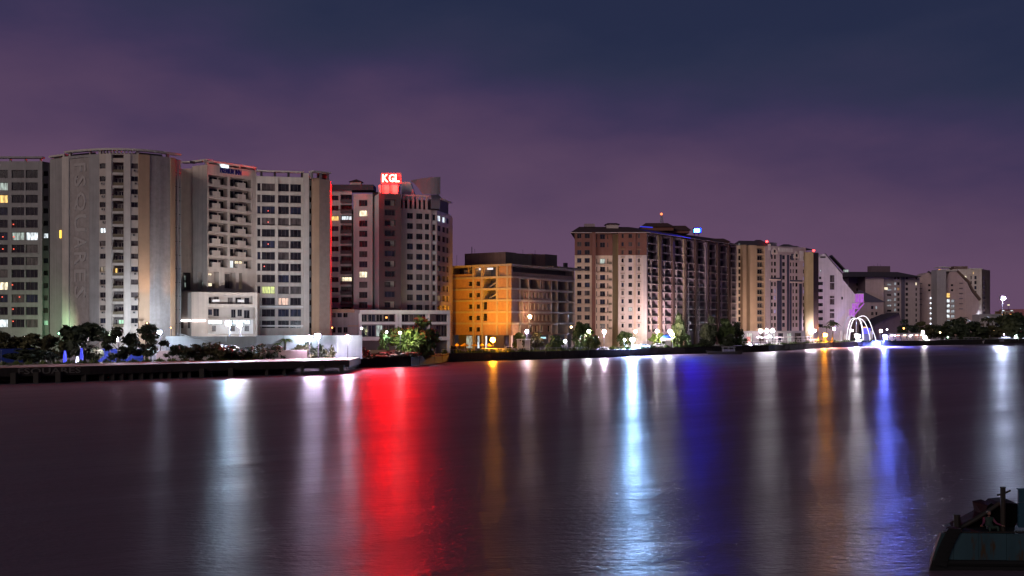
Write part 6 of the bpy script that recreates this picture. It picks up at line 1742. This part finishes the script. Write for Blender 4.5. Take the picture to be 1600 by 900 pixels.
def build_props():
    # yellow umbrellas below the unfinished building
    for px, y0, w, s in ((714, 541, 7, 'leftmost'), (726, 538.5, 13, 'large peaked'), (741, 542, 9, 'middle'), (753, 543.5, 8, 'fourth'), (764, 544, 8, 'rightmost')):
        Y = 343; p = W(px, y0, Y); R = w / 2 / FPX * Y; r = empty('umbrella', (p.x, p.y, GZ), s + ' yellow umbrella on the terrace before the orange-lit wall', 'umbrella', 'yellow terrace umbrellas')
        lathe_canopy(r, p.x, p.y, max(p.z - 0.9, GZ + 2.0), max(p.z, GZ + 2.7), R, CANVASY); mb = MB(); mb.tube([(p.x, p.y, GZ), (p.x, p.y, max(p.z, GZ + 2.7) + .1)], 0.06, GREYM, 5); mb.build('pole', r)
    # blue and white tent
    p = W(1041, 529, 405); r = empty('canopy_tent', (p.x, p.y, GZ), 'small tent with a blue peaked roof and white walls on the quay', 'tent'); h_ = 2.0
    zt = GZ + 5.0; ze = GZ + 3.4; mb = MB(); c = [(p.x - h_, p.y - h_), (p.x + h_, p.y - h_), (p.x + h_, p.y + h_), (p.x - h_, p.y + h_)]
    for k in range(4): mb.poly([(*c[k], ze), (*c[(k + 1) % 4], ze), (p.x, p.y, zt)], CANVASB)
    mb.build('roof', r); mb = MB()
    for k in range(4): a, b_ = c[k], c[(k + 1) % 4]; mb.poly([(*a, ze - .8), (*b_, ze - .8), (*b_, ze), (*a, ze)], CANVASW)
    mb.poly([(*c[2], GZ), (*c[3], GZ), (*c[3], ze - .8), (*c[2], ze - .8)], CANVASW); mb.build('side_wall', r)
    for k in range(4): mb = MB(); mb.box(c[k][0] - .06, c[k][0] + .06, c[k][1] - .06, c[k][1] + .06, GZ, ze, GREYM); mb.build('leg', r)
    # white canopies before the gabled block
    for i, (px, y0, w) in enumerate(((1187, 526, 12), (1201, 524, 14), (1218, 526, 16), (1235, 525, 16), (1251, 527, 14), (1263, 530, 10))):
        Y = 462 + i * 7; p = W(px, y0, Y); R = w / 2 / FPX * Y
        r = empty('canopy_tent', (p.x, p.y, GZ), ['leftmost', 'second', 'third', 'fourth', 'fifth', 'rightmost'][i] + ' white canopy in the row on the promenade before the gabled block', 'tent', 'white canopies on the promenade')
        lathe_canopy(r, p.x, p.y, GZ + 2.9, p.z, R, CANVASW, n=4 if i % 2 else 8)
        for k in range(4): mb = MB(); a = math.pi / 4 + k * math.pi / 2; mb.tube([(p.x + R * .68 * math.cos(a), p.y + R * .68 * math.sin(a), GZ), (p.x + R * .68 * math.cos(a), p.y + R * .68 * math.sin(a), GZ + 2.95)], 0.07, CANVASW, 5); mb.build('leg', r)
    # long low white shop behind the canopies
    b = Building('glass_pavilion', 'low glass-fronted pavilion with pale lit panes behind the white canopies', 'building', 1205, 486)
    f = Face(1150, 482, 1258, 494); mb = MB(); facade(b, mb, f, 1150, 1258, GZ, f.z(517, 1200), WHITED, [(1157, 1163, 'n', 2), (1167, 1176, 'w', 3), (1186, 1194, 'w', 3), (1200, 1212, 'w', 3), (1216, 1224, 'w', 3), (1230, 1237, 'w', 2), (1242, 1252, 'w', 3)], [(GZ + 0.6, f.z(520.5, 1200))],
           {(0, 0): L_SOFT, (1, 0): L_SOFT, (3, 0): L_DIMW, (5, 0): L_SOFT})
    shell(mb, [f.P(0, 0)[:2], f.P(f.L, 0)[:2]], GZ, f.z(517.1, 1200), WHITED, ROOFD, back=6); b.part(mb, 'wall')
    # red board over the violet lamp
    p = W(1169.5, 536, 449); r = empty('sign_board', (p.x, p.y, GZ), 'upright red-lit board at the water edge above the violet lamp', 'sign'); mb = MB(); z1 = W(0, 526, 449).z; mb.box(p.x - .75, p.x + .75, p.y, p.y + .15, GZ + .6, z1, REDPANEL); mb.build('panel', r)
    mb = MB(); mb.box(p.x - .6, p.x - .45, p.y + .02, p.y + .13, GZ, GZ + .6, DARKM); mb.box(p.x + .45, p.x + .6, p.y + .02, p.y + .13, GZ, GZ + .6, DARKM); mb.build('support', r)
    # white kiosk under the cold lamp, hooked light sign
    p = W(818, 546, 346); r = empty('kiosk', (p.x, p.y, GZ), 'small white open kiosk lit from within below the cold lamp post', 'kiosk'); w = 1.9; zt = GZ + 3.6
    for sx in (-1, -.35, .35, 1): mb = MB(); mb.box(p.x + sx * w - .15, p.x + sx * w + .15, p.y - .15, p.y + .15, GZ, zt, WHITE); mb.build('post', r)
    mb = MB(); mb.box(p.x - w - .3, p.x + w + .3, p.y - .5, p.y + 2.4, zt + .01, zt + .3, WHITE); mb.build('roof', r); mb = MB(); mb.box(p.x - w, p.x + w, p.y + 2.0, p.y + 2.2, GZ, zt, WHITE); mb.build('rear_wall', r)
    a, c = W(844.5, 535, 356), W(853, 526.5, 356); r = empty('light_sign', (a.x, a.y, GZ), 'cyan-white hooked light bar below the dark side of the unfinished building', 'sign')
    mb = MB(); mb.box(a.x, a.x + .45, a.y, a.y + .2, a.z, c.z, L_SIGN); mb.box(a.x + .45, c.x, a.y, a.y + .2, c.z - .55, c.z, L_SIGN); mb.build('light_bar', r); mb = MB(); mb.tube([(a.x + .2, a.y + .3, GZ), (a.x + .2, a.y + .3, c.z)], .08, DARKM, 5); mb.build('post', r)
    # parked car with pale roof
    def car(px, Y, label, col, L_=4.3):
        p = W(px, 546, Y); r = empty('parked_car', (p.x, p.y, GZ), label, 'car')
        prof = [(-2.1, .35), (-2.15, .75), (-1.9, .98), (-1.2, 1.05), (-.7, 1.5), (.75, 1.52), (1.45, 1.05), (2.05, .9), (2.15, .55), (2.1, .35)]
        mb = MB(); fr = [(p.x + a, p.y - .82, GZ + z) for a, z in prof]; bk = [(p.x + a, p.y + .82, GZ + z) for a, z in prof]
        mb.poly(fr, col); mb.poly(list(reversed(bk)), col)
        for i in range(len(fr)): j = (i + 1) % len(fr); mb.poly([fr[i], bk[i], bk[j], fr[j]], col)
        mb.build('body', r)
        mb = MB(); mb.poly([(p.x - 1.1, p.y - .83, GZ + 1.05), (p.x + 1.3, p.y - .83, GZ + 1.05), (p.x + .7, p.y - .83, GZ + 1.46), (p.x - .66, p.y - .83, GZ + 1.44)], G_DARK); mb.build('side_window', r)
        for sx in (-1.3, 1.35):
            for sy in (-.8, .8):
                mb = MB(); mb.tube([(p.x + sx, p.y + sy - .1, GZ + .33), (p.x + sx, p.y + sy + .1, GZ + .33)], .33, DARKM, 10); mb.build('wheel', r)
    car(1006, 391, 'white parked car on the quay right of the brilliant blue-white lamp', WHITE)
    car(1028, 401, 'pale parked car on the quay left of the blue-roofed tent', WHITE)
    car(795, 344, 'dark parked car with a pale roof left of the kiosk', GREYM)
    # lit arches
    Y = 543; hub = W(1338, 498, Y); r = empty('light_arches', (hub.x, hub.y, GZ), 'sculpture of white-lit arches springing from one centre on the promenade', 'sculpture')
    ang = (math.pi * 0.0, math.pi * .09, math.pi * .25, math.pi * .62, math.pi * .86, math.pi * 1.04, math.pi * 1.35, math.pi * 1.7)
    ext = [(26, 8), (20, 2), (12, 2), (-8, 1), (-19, 3), (-25, 8), (-10, 2), (15, 3)]
    for k, (dx, rise) in enumerate(ext):
        mb = MB(); pts = []; e = dx / FPX * Y; ri = rise / FPX * Y; dy = (k % 4 - 1.5) * 3.0
        for i in range(13):
            t = i / 12; a = t * math.pi * .5
            pts.append((hub.x + e * math.sin(a) ** 0.9, hub.y + dy * t, GZ + (hub.z - GZ) * math.cos(a) ** 1.15 + ri * math.sin(math.pi * min(1, t * 1.5))))
        mb.tube(pts, 0.17, ARCHL if k not in (5,) else ARCHDIM, 5); mb.build('arch', r)
    mb = MB(); mb.tube([(hub.x, hub.y, GZ), (hub.x, hub.y, hub.z + .3)], [.35, .2], GREYM, 6); mb.build('mast', r)
    for px in (1313.5, 1319.5, 1361.5):                # white posts at its feet
        q = W(px, 535, Y); mb = MB(); mb.box(q.x - .5, q.x + .5, Y - .5, Y + .5, GZ, GZ + (5.2 if px != 1319.5 else 3.4), CANVASW); mb.build('plinth', r)
    # blue-lit stage
    p = W(1353, 522, 560); r = empty('stage_screen', (p.x, p.y, GZ), 'blue glowing screen on a low stage behind the lit arches', 'screen'); a, c = W(1347, 521.5, 560), W(1360, 512.5, 560)
    mb = MB(); mb.box(a.x, c.x, p.y, p.y + .4, a.z, c.z, BLUESCREEN); mb.build('screen', r); mb = MB(); mb.box(a.x - .5, c.x + .5, p.y - .6, p.y + 1.5, GZ, a.z - .02, GREYM); mb.build('stage', r)
    mb = MB(); q = W(1352, 511, 560); mb.box(q.x - 1, q.x + 1, p.y, p.y + .4, c.z + .05, c.z + .6, ORANGE_DOT); mb.build('lamp_bar', r)
    # dark building with a slanted roof
    b = Building('slanted_hall', 'dark hall with one long slanted roof rising to the right, behind the blue floodlight', 'building', 1388, 590)
    f = Face(1362, 590, 1412, 594); prof = [(1366, 545), (1366, 508), (1383, 499), (1402, 490.5), (1406, 491.5), (1409, 505), (1409, 545)]; mb = MB(); gable_prism(f, prof, 16, mb, DUSKD, ROOFD, (1, 2, 3)); b.part(mb, 'wall')
    mb = MB(); q = [(1364, 509.2), (1383, 498.6), (1403, 489.6)]
    for a, c in zip(q, q[1:]):
        P0, P1 = Vector(f.P(f.u(a[0]), f.z(a[1]), 1.5)), Vector(f.P(f.u(c[0]), f.z(c[1]), 1.5)); bk, n_ = Vector((0, 19, 0)), Vector((-.2, 0, .5)); mb.hexa([P0, P1, P1 + bk, P0 + bk, P0 + n_, P1 + n_, P1 + bk + n_, P0 + bk + n_], ROOFD)
    b.part(mb, 'roof')
    # market stalls
    for i, px in enumerate((1394, 1404, 1414, 1424, 1433, 1441)):
        Y = shoreY(px) + 5; p = W(px, 535, Y); w = 3.6 / FPX * Y; r = empty('market_stall', (p.x, p.y, GZ), ['leftmost', 'second', 'third', 'fourth', 'fifth', 'rightmost'][i] + ' lit stall in the row at the water right of the blue floodlight', 'stall', 'lit stalls by the water')
        zt = GZ + 3.0; mb = MB(); mb.hexa([(p.x - w - .2, p.y - .9, zt), (p.x + w + .2, p.y - .9, zt), (p.x + w + .2, p.y + 2, zt + .7), (p.x - w - .2, p.y + 2, zt + .7), (p.x - w - .2, p.y - .9, zt + .15), (p.x + w + .2, p.y - .9, zt + .15), (p.x + w + .2, p.y + 2, zt + .85), (p.x - w - .2, p.y + 2, zt + .85)], CANVASW); mb.build('awning', r)
        for sx in (-1, 1): mb = MB(); mb.box(p.x + sx * w - .08, p.x + sx * w + .08, p.y - .1, p.y + .1, GZ, zt, WHITE); mb.build('post', r)
        mb = MB(); mb.box(p.x - w + .1, p.x + w - .1, p.y - .25, p.y + .5, GZ, GZ + 1, PINKW); mb.build('counter', r); mb = MB(); mb.box(p.x - w, p.x + w, p.y + 1.6, p.y + 1.7, GZ, zt, PINKW); mb.build('rear_wall', r)
        mb = MB(); mb.box(p.x - w * .6, p.x + w * .6, p.y + .3, p.y + .6, zt - .35, zt - .15, STALL[i % 3]); mb.build('stall_light', r)
    # moored boats
    def boat(px0, px1, Y, hgt, label, cabin=None, col=None):
        a, c = XY(px0, Y), XY(px1, Y); L_ = c[0] - a[0]; xm = (a[0] + c[0]) / 2; r = empty('moored_boat', (xm, Y, 0), label, 'boat'); mb = MB(); n = 10; prev = None; B_ = max(1.1, L_ * .1); col = col or HULL
        for i in range(n + 1):
            t = i / n; x = a[0] + L_ * t; w = B_ * (math.sin(math.pi * min(.97, max(.06, t))) ** .5); sh = hgt * (1 + .5 * (2 * t - 1) ** 4); kx = xm + (x - xm) * .86
            cur = [(x, Y - w, sh), (kx, Y - w * .6, -.3), (kx, Y + w * .6, -.3), (x, Y + w, sh)]
            if prev:
                for s in range(3): mb.poly([prev[s], cur[s], cur[s + 1], prev[s + 1]], col)
                mb.poly([(*prev[0][:2], prev[0][2] - .25), (*cur[0][:2], cur[0][2] - .25), (*cur[3][:2], cur[3][2] - .25), (*prev[3][:2], prev[3][2] - .25)], DECKM)
            else: mb.poly(cur, col)
            prev = cur
        mb.poly(list(reversed(prev)), col); mb.build('hull', r)
        if cabin:
            u0, u1, h_ = cabin; x0, x1 = a[0] + L_ * u0, a[0] + L_ * u1; mb = MB(); mb.box(x0, x1, Y - B_ * .6, Y + B_ * .6, hgt - .2, hgt + h_ * .55, DUSKB); mb.build('cabin', r); mb = MB(); mb.box(x0 - .4, x1 + .4, Y - B_ * .75, Y + B_ * .75, hgt + h_, hgt + h_ + .12, DUSKG); mb.build('canopy', r)
            k = max(2, int((x1 - x0) / 2))
            for i in range(k + 1):
                for sy in (-.65, .65): mb = MB(); xx = x0 + (x1 - x0) * i / k; mb.box(xx - .05, xx + .05, Y + B_ * sy - .05, Y + B_ * sy + .05, hgt, hgt + h_, GREYM); mb.build('canopy_post', r)
    boat(1103, 1162, 408, 1.0, 'long low dark boat moored before the trees left of the violet lamp', (.45, .75, 1.6))
    boat(1452, 1470, 588, 1.3, 'small dark boat moored right of the lit stalls', (.3, .8, 2.0))
    boat(1472, 1500, 594, 1.4, 'dark boat with a pale canopy moored before the large dark tree', (.15, .85, 2.4))
    boat(1503, 1538, 602, 1.4, 'longer pale-sided boat moored right of the pale-canopied one', (.1, .8, 2.2), DUSKG)
    boat(1542, 1578, 612, 1.3, 'dark boat moored below the low white building', (.2, .7, 2.0))

# ================================================================== RUSTY BARGE, LOWER RIGHT
def build_barge():
    Y0 = 51.0; S = Y0 / FPX
    a = W(1472, 833, Y0); zt = a.z; r = empty('barge', (a.x + 5, Y0 + 3, 0), 'old rusty teal-painted barge with black fenders cut by the lower right corner', 'barge')
    x0, x1, y1 = a.x, a.x + 15, Y0 + 7; zb = W(0, 875, Y0).z
    mb = MB(); slope = -0.07
    P = lambda x, y, z: (x, y, z + (x - x0) * -0.012)
    # hull band: plates with welded joints
    xs = [x0 - .05, x0 + .55, x0 + 1.7, x0 + 3.0, x0 + 4.4, x0 + 6, x0 + 9, x1]
    for i, (p, q) in enumerate(zip(xs, xs[1:])):
        m_ = MB(); o = 0.012 * (i % 2); sk = 0.42 if i == 0 else 0
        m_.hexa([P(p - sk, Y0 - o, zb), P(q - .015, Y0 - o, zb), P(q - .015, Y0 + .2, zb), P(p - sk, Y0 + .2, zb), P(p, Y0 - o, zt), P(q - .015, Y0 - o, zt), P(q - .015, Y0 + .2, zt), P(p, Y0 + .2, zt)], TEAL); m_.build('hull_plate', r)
    mb = MB(); mb.prism([(x0 - .05, Y0 + .25), (x1, Y0 + .25), (x1, Y0 + 9), (x0 + 6.4, Y0 + 8.5), (x0 + .1, Y0 + .5)], -.6, zt - .05, BLACKH); mb.build('hull', r)
    mb = MB(); mb.tube([P(x0 - .1, Y0 + .02, zb - .12), P(x1, Y0 + .02, zb - .12)], .16, RUBBER, 8); mb.build('rubbing_strake', r)
    mb = MB(); mb.hexa([P(x0 - .62, Y0 + .02, zb - .55), P(x1, Y0 + .02, -.5), P(x1, Y0 + .24, -.5), P(x0 - .62, Y0 + .24, -.5), P(x0 - .45, Y0 + .02, zb - .02), P(x1, Y0 + .02, zb - .02), P(x1, Y0 + .24, zb - .02), P(x0 - .45, Y0 + .24, zb - .02)], BLACKH); mb.build('lower_hull', r)
    # big black bow fender
    c0, c1 = W(1456, 881, Y0), W(1481, 823, Y0); mb = MB(); L0 = 0.42
    for k in range(8):
        t0, t1 = k / 8, (k + .93) / 8
        f = lambda t: (c0.x + (c1.x - c0.x) * t ** 1.5 * .95, c0.z + (c1.z - c0.z) * t)
        (xa, za), (xb, zb2) = f(t0), f(t1); w = .62
        mb.hexa([(xa, Y0 - .22, za), (xa + w, Y0 - .22, za - .1), (xa + w, Y0 + .24, za - .1), (xa + .25, Y0 + .24, za), (xb, Y0 - .22, zb2), (xb + w, Y0 - .22, zb2 - .06), (xb + w, Y0 + .24, zb2 - .06), (xb + .25, Y0 + .24, zb2)], RUBBER)
    mb.build('bow_fender', r)
    # mooring bitts
    for px, yb, yt, w, bar in ((1495, 829, 805, 5, -1), (1567, 800, 762, 4, 0)):
        p = W(px, yb, Y0 + .8); q = W(px, yt, Y0 + .8); mb = MB(); rr = w * S; mb.tube([(p.x, p.y, zt - .1), (p.x, p.y, q.z)], rr, RUSTD, 12); mb.tube([(p.x, p.y, q.z), (p.x, p.y, q.z + .04)], rr * 1.12, RUSTD, 12); bt = mb.build('bitt', r)
        mb = MB(); zc = q.z - (10 if bar == 0 else 10) * S; l_, r_ = (-9, 12) if bar == 0 else (-8, 2)
        mb.tube([(p.x + l_ * S, p.y, zc - (.05 if bar == 0 else 0)), (p.x, p.y, zc), (p.x + r_ * S, p.y, zc + (.17 if bar == 0 else 0))], .045, RUSTD, 6); mb.build('crossbar', bt)
    # winch house / machinery under a dark tarpaulin, sloping hose in front
    mb = MB(); T = [(1488, 832), (1503, 826), (1520, 815), (1538, 806), (1543, 790), (1549, 786), (1556, 790), (1566, 786), (1590, 787), (1590, 815), (1584, 832)]
    fr = [W(px, py, Y0 + 1.7) for px, py in T]; bk = [Vector(v) + Vector((random.uniform(-.1, .1), 1.6 + random.uniform(-.2, .2), random.uniform(-.1, .05))) for v in fr]
    for v in fr: v.z = max(v.z, zt - .1)
    mb.poly(fr, TARP); mb.poly(list(reversed(bk)), TARP)
    for i in range(len(fr)): j = (i + 1) % len(fr); mb.poly([fr[i], bk[i], bk[j], fr[j]], TARP)
    mb.build('tarpaulin', r)
    mb = MB(); mb.tube([W(1492, 829, Y0 + 1.3), W(1505, 822, Y0 + 1.3), W(1525, 811, Y0 + 1.3), W(1545, 798, Y0 + 1.3), W(1562, 786, Y0 + 1.3)], [.10, .11, .12, .11, .09], RUSTD, 8); mb.build('boom', r)
    mb = MB(); mb.tube([W(1478, 826, Y0 + .4), W(1483, 823, Y0 + .4), W(1488, 827, Y0 + .5), W(1494, 826, Y0 + .7)], .035, RUBBER, 6); mb.build('mooring_rope', r)
    mb = MB(); mb.box(x0 + .1, x1, Y0 + .05, Y0 + .22, zt + .0, zt + .05, RUSTD); mb.build('gunwale', r)
    # teal deck house at the right edge
    mb = MB(); p, q = W(1591.5, 836, Y0 + 1.4), W(1591.5, 765, Y0 + 1.4)
    for k in range(3):
        z0 = zt + (q.z - zt) * k / 3; z1 = zt + (q.z - zt) * (k + .97) / 3; m_ = MB(); m_.box(p.x + .006 * k, p.x + 1.6, p.y, p.y + .12, z0, z1, TEALH); m_.build('column_section', r)
    mb.box(p.x - .03, p.x + 1.63, p.y - .03, p.y + .15, q.z, q.z + .05, TEALH); mb.build('column_cap', r)
    build_person(W(1546, 832, Y0 + .75), zt)

def build_person(p, zt):
    """somebody sitting low behind the bulwark, arms spread on it"""
    r = empty('person', (p.x, p.y, zt), 'person in dark green with pinkish sleeves sitting low on the barge deck', 'person')
    me = bpy.data.meshes.new('body')
    V = [(0, .1, .12), (0, .12, .34), (0, .1, .54), (0, .08, .60), (-.19, .1, .53), (-.30, -.05, .33), (-.47, -.24, .27), (.19, .1, .53), (.30, -.05, .33), (.47, -.24, .27), (-.12, -.12, .12), (-.2, -.5, .22), (-.2, -.52, -.0), (.12, -.12, .12), (.2, -.45, .24), (.2, -.5, .0), (0, .06, .66)]
    E = [(0, 1), (1, 2), (2, 3), (3, 16), (2, 4), (4, 5), (5, 6), (2, 7), (7, 8), (8, 9), (0, 10), (10, 11), (11, 12), (0, 13), (13, 14), (14, 15)]
    R = [.16, .15, .13, .06, .08, .05, .038, .08, .05, .038, .10, .07, .05, .10, .07, .05, .055]
    me.from_pydata(V, E, [])
    o = link('body', me, r); sm = o.modifiers.new('skin', 'SKIN')
    for i, rr in enumerate(R): me.skin_vertices[0].data[i].radius = (rr, rr)
    me.skin_vertices[0].data[0].use_root = True
    o.modifiers.new("sub", "SUBSURF").levels = 1; o.modifiers['sub'].render_levels = 1
    me.materials.append(SHIRT)
    bpy.context.view_layer.update(); dg = bpy.context.evaluated_depsgraph_get(); me2 = bpy.data.meshes.new_from_object(o.evaluated_get(dg)); o.modifiers.clear(); o.data = me2; me2.name = 'body'
    me2.materials.clear()
    for m_ in (SHIRT, SLEEVE, SKIN): me2.materials.append(m_)
    for pl in me2.polygons:
        c = pl.center; pl.material_index = 2 if (c.z > .62 and abs(c.x) < .1) else (1 if abs(c.x) > .2 and c.y > -.32 and c.z > .2 else 0); pl.use_smooth = True
    # head with face
    mb = MB(); c = Vector((0, .03, .79)); n0 = len(mb.v); ball(mb, c, 1.0, SKIN, 14, 10)
    for i, v in enumerate(mb.v):
        d = Vector(v) - c; w = d.x * .078; y = d.y * .098; z = d.z * .118
        if d.z < -.2: w *= 1 - .28 * (-d.z - .2); y = y * (1 - .12 * (-d.z - .2))
        if d.y < -.7 and abs(d.x) < .3 and -.35 < d.z < .15: y -= .022
        if d.y < -.5 and .1 < d.z < .35 and .2 < abs(d.x) < .6: y += .008
        mb.v[i] = (c.x + w, c.y + y, c.z + z)
    mb.v = [(x + p.x, y + p.y, z + zt) for x, y, z in mb.v]; mb.build('head', r, True)
    mb = MB()
    for sx in (-1, 1):
        ball(mb, Vector((p.x + sx * .03, p.y + .03 - .088, zt + .80)), .011, DARKM, 6, 4); ball(mb, Vector((p.x + sx * .08, p.y + .05, zt + .785)), .022, SKIN, 6, 4)
    mb.box(p.x - .025, p.x + .025, p.y + .03 - .094, p.y + .03 - .08, zt + .728, zt + .736, SLEEVE); mb.build('face', r)
    mb = MB(); ball(mb, Vector((p.x, p.y + .045, zt + .825)), .1, DARKM, 12, 8); mb.v = [(x, y if y > p.y - .02 else p.y - .02, max(z, zt + .80)) for x, y, z in mb.v]; mb.build('hair', r, True)
    for sx in (-1, 1):                                   # hands: palm, four curled fingers, thumb
        mb = MB(); h = Vector((p.x + sx * .50, p.y - .28, zt + .25)); mb.tube([h + Vector((-sx * .03, .03, .01)), h + Vector((sx * .03, -.03, 0))], [.03, .036], SKIN, 6)
        for k in range(4):
            o_ = Vector((sx * (.03 + .012 * k), -.03 + (k - 1.5) * .006 - .01, 0)); d = Vector((sx * (.03 - .012 * k), -.045, 0)); L_ = (.9, 1.05, 1.0, .8)[k]
            q = h + Vector((sx * (.045 - .022 * k), -.035, 0)); mb.tube([q, q + d * .6 * L_ + Vector((0, 0, .006)), q + d * 1.1 * L_ + Vector((0, 0, -.025))], [.010, .009, .007], SKIN, 5)
        q = h + Vector((-sx * .02, -.01, 0)); mb.tube([q, q + Vector((-sx * .035, -.03, -.005)), q + Vector((-sx * .04, -.055, -.015))], [.012, .010, .008], SKIN, 5)
        mb.build('hand', r)

def rust(name, base, dark, amount=0.5):
    m = surf(name, base, rough=0.65, var=0.25, scale=0.8, streak=0.35)
    t = m.node_tree; b = bsdf(m); src = b.inputs['Base Color'].links[0].from_socket
    co = N('ShaderNodeTexCoord', t); mp_ = N('ShaderNodeMapping', t); mp_.inputs['Scale'].default_value = (2.6, 2.6, 0.55); t.links.new(co.outputs['Object'], mp_.inputs[0])
    n = N('ShaderNodeTexNoise', t); n.inputs['Scale'].default_value = 1.0; n.inputs['Detail'].default_value = 7.0; n.inputs['Roughness'].default_value = 0.68; t.links.new(mp_.outputs[0], n.inputs['Vector'])
    r = N('ShaderNodeMapRange', t); r.inputs['From Min'].default_value = amount; r.inputs['From Max'].default_value = amount + 0.10; t.links.new(n.outputs['Fac'], r.inputs['Value'])
    mx = N('ShaderNodeMix', t, data_type='RGBA'); t.links.new(r.outputs[0], mx.inputs['Factor']); t.links.new(src, mx.inputs['A']); mx.inputs['B'].default_value = (*dark, 1); t.links.new(mx.outputs['Result'], b.inputs['Base Color'])
    return m
TEAL = rust('teal_hull_paint', (0.020, 0.048, 0.064), (0.034, 0.021, 0.011), 0.53)  # teal darkened overall, standing in for the shade over the barge
TEALH = rust('teal_deckhouse_paint', (0.012, 0.045, 0.075), (0.03, 0.025, 0.02), 0.60)
RUSTD = rust('rusty_steel', (0.014, 0.012, 0.011), (0.02, 0.012, 0.008), 0.5)
BLACKH = surf('black_hull', (0.006, 0.006, 0.007), rough=0.6)
RUBBER = surf('black_rubber', (0.004, 0.004, 0.005), rough=0.8, bump=0.3)
TARP = surf('black_tarpaulin', (0.0025, 0.0025, 0.003), spec=0.04, rough=0.8, bump=0.4)
HULL = surf('dark_boat_hull', (0.04, 0.03, 0.035))
SHIRT = surf('dark_green_shirt', (0.015, 0.028, 0.024)); SLEEVE = surf('pink_sleeve', (0.10, 0.02, 0.05)); SKIN = surf('skin', (0.16, 0.08, 0.065), rough=0.55)
REDPANEL = glow('red_panel', (1.0, 0.22, 0.18), 0.45, 0.3)
L_SIGN = glow('cyan_light_bar', (0.5, 0.9, 1.0), 0.9)
ARCHL = glow('arch_lights', (1.0, 0.95, 1.0), 1.6); ARCHDIM = glow('arch_lights_dim', (0.8, 0.85, 1.0), 0.22)
BLUESCREEN = glow('blue_screen', (0.03, 0.02, 1.0), 1.0)
STALL = [glow('stall_white', (1, .95, 1), 14), glow('stall_pink', (1, .5, .4), 9), glow('stall_cream', (1, .8, .55), 11)]

# ================================================================== BUILD
build_setting()
build_left_block(); build_curved_tower(); build_stepped_tower(); build_sign_tower(); build_red_sign(); build_concrete_shell()
build_long_block(); build_blue_sign(); build_gabled_block(); build_tan_slab(); build_lilac_gable(); build_hip_block(); build_right_gables()
build_boardwalk(); build_walls(); build_props(); build_trees(); build_lamps(); build_barge()
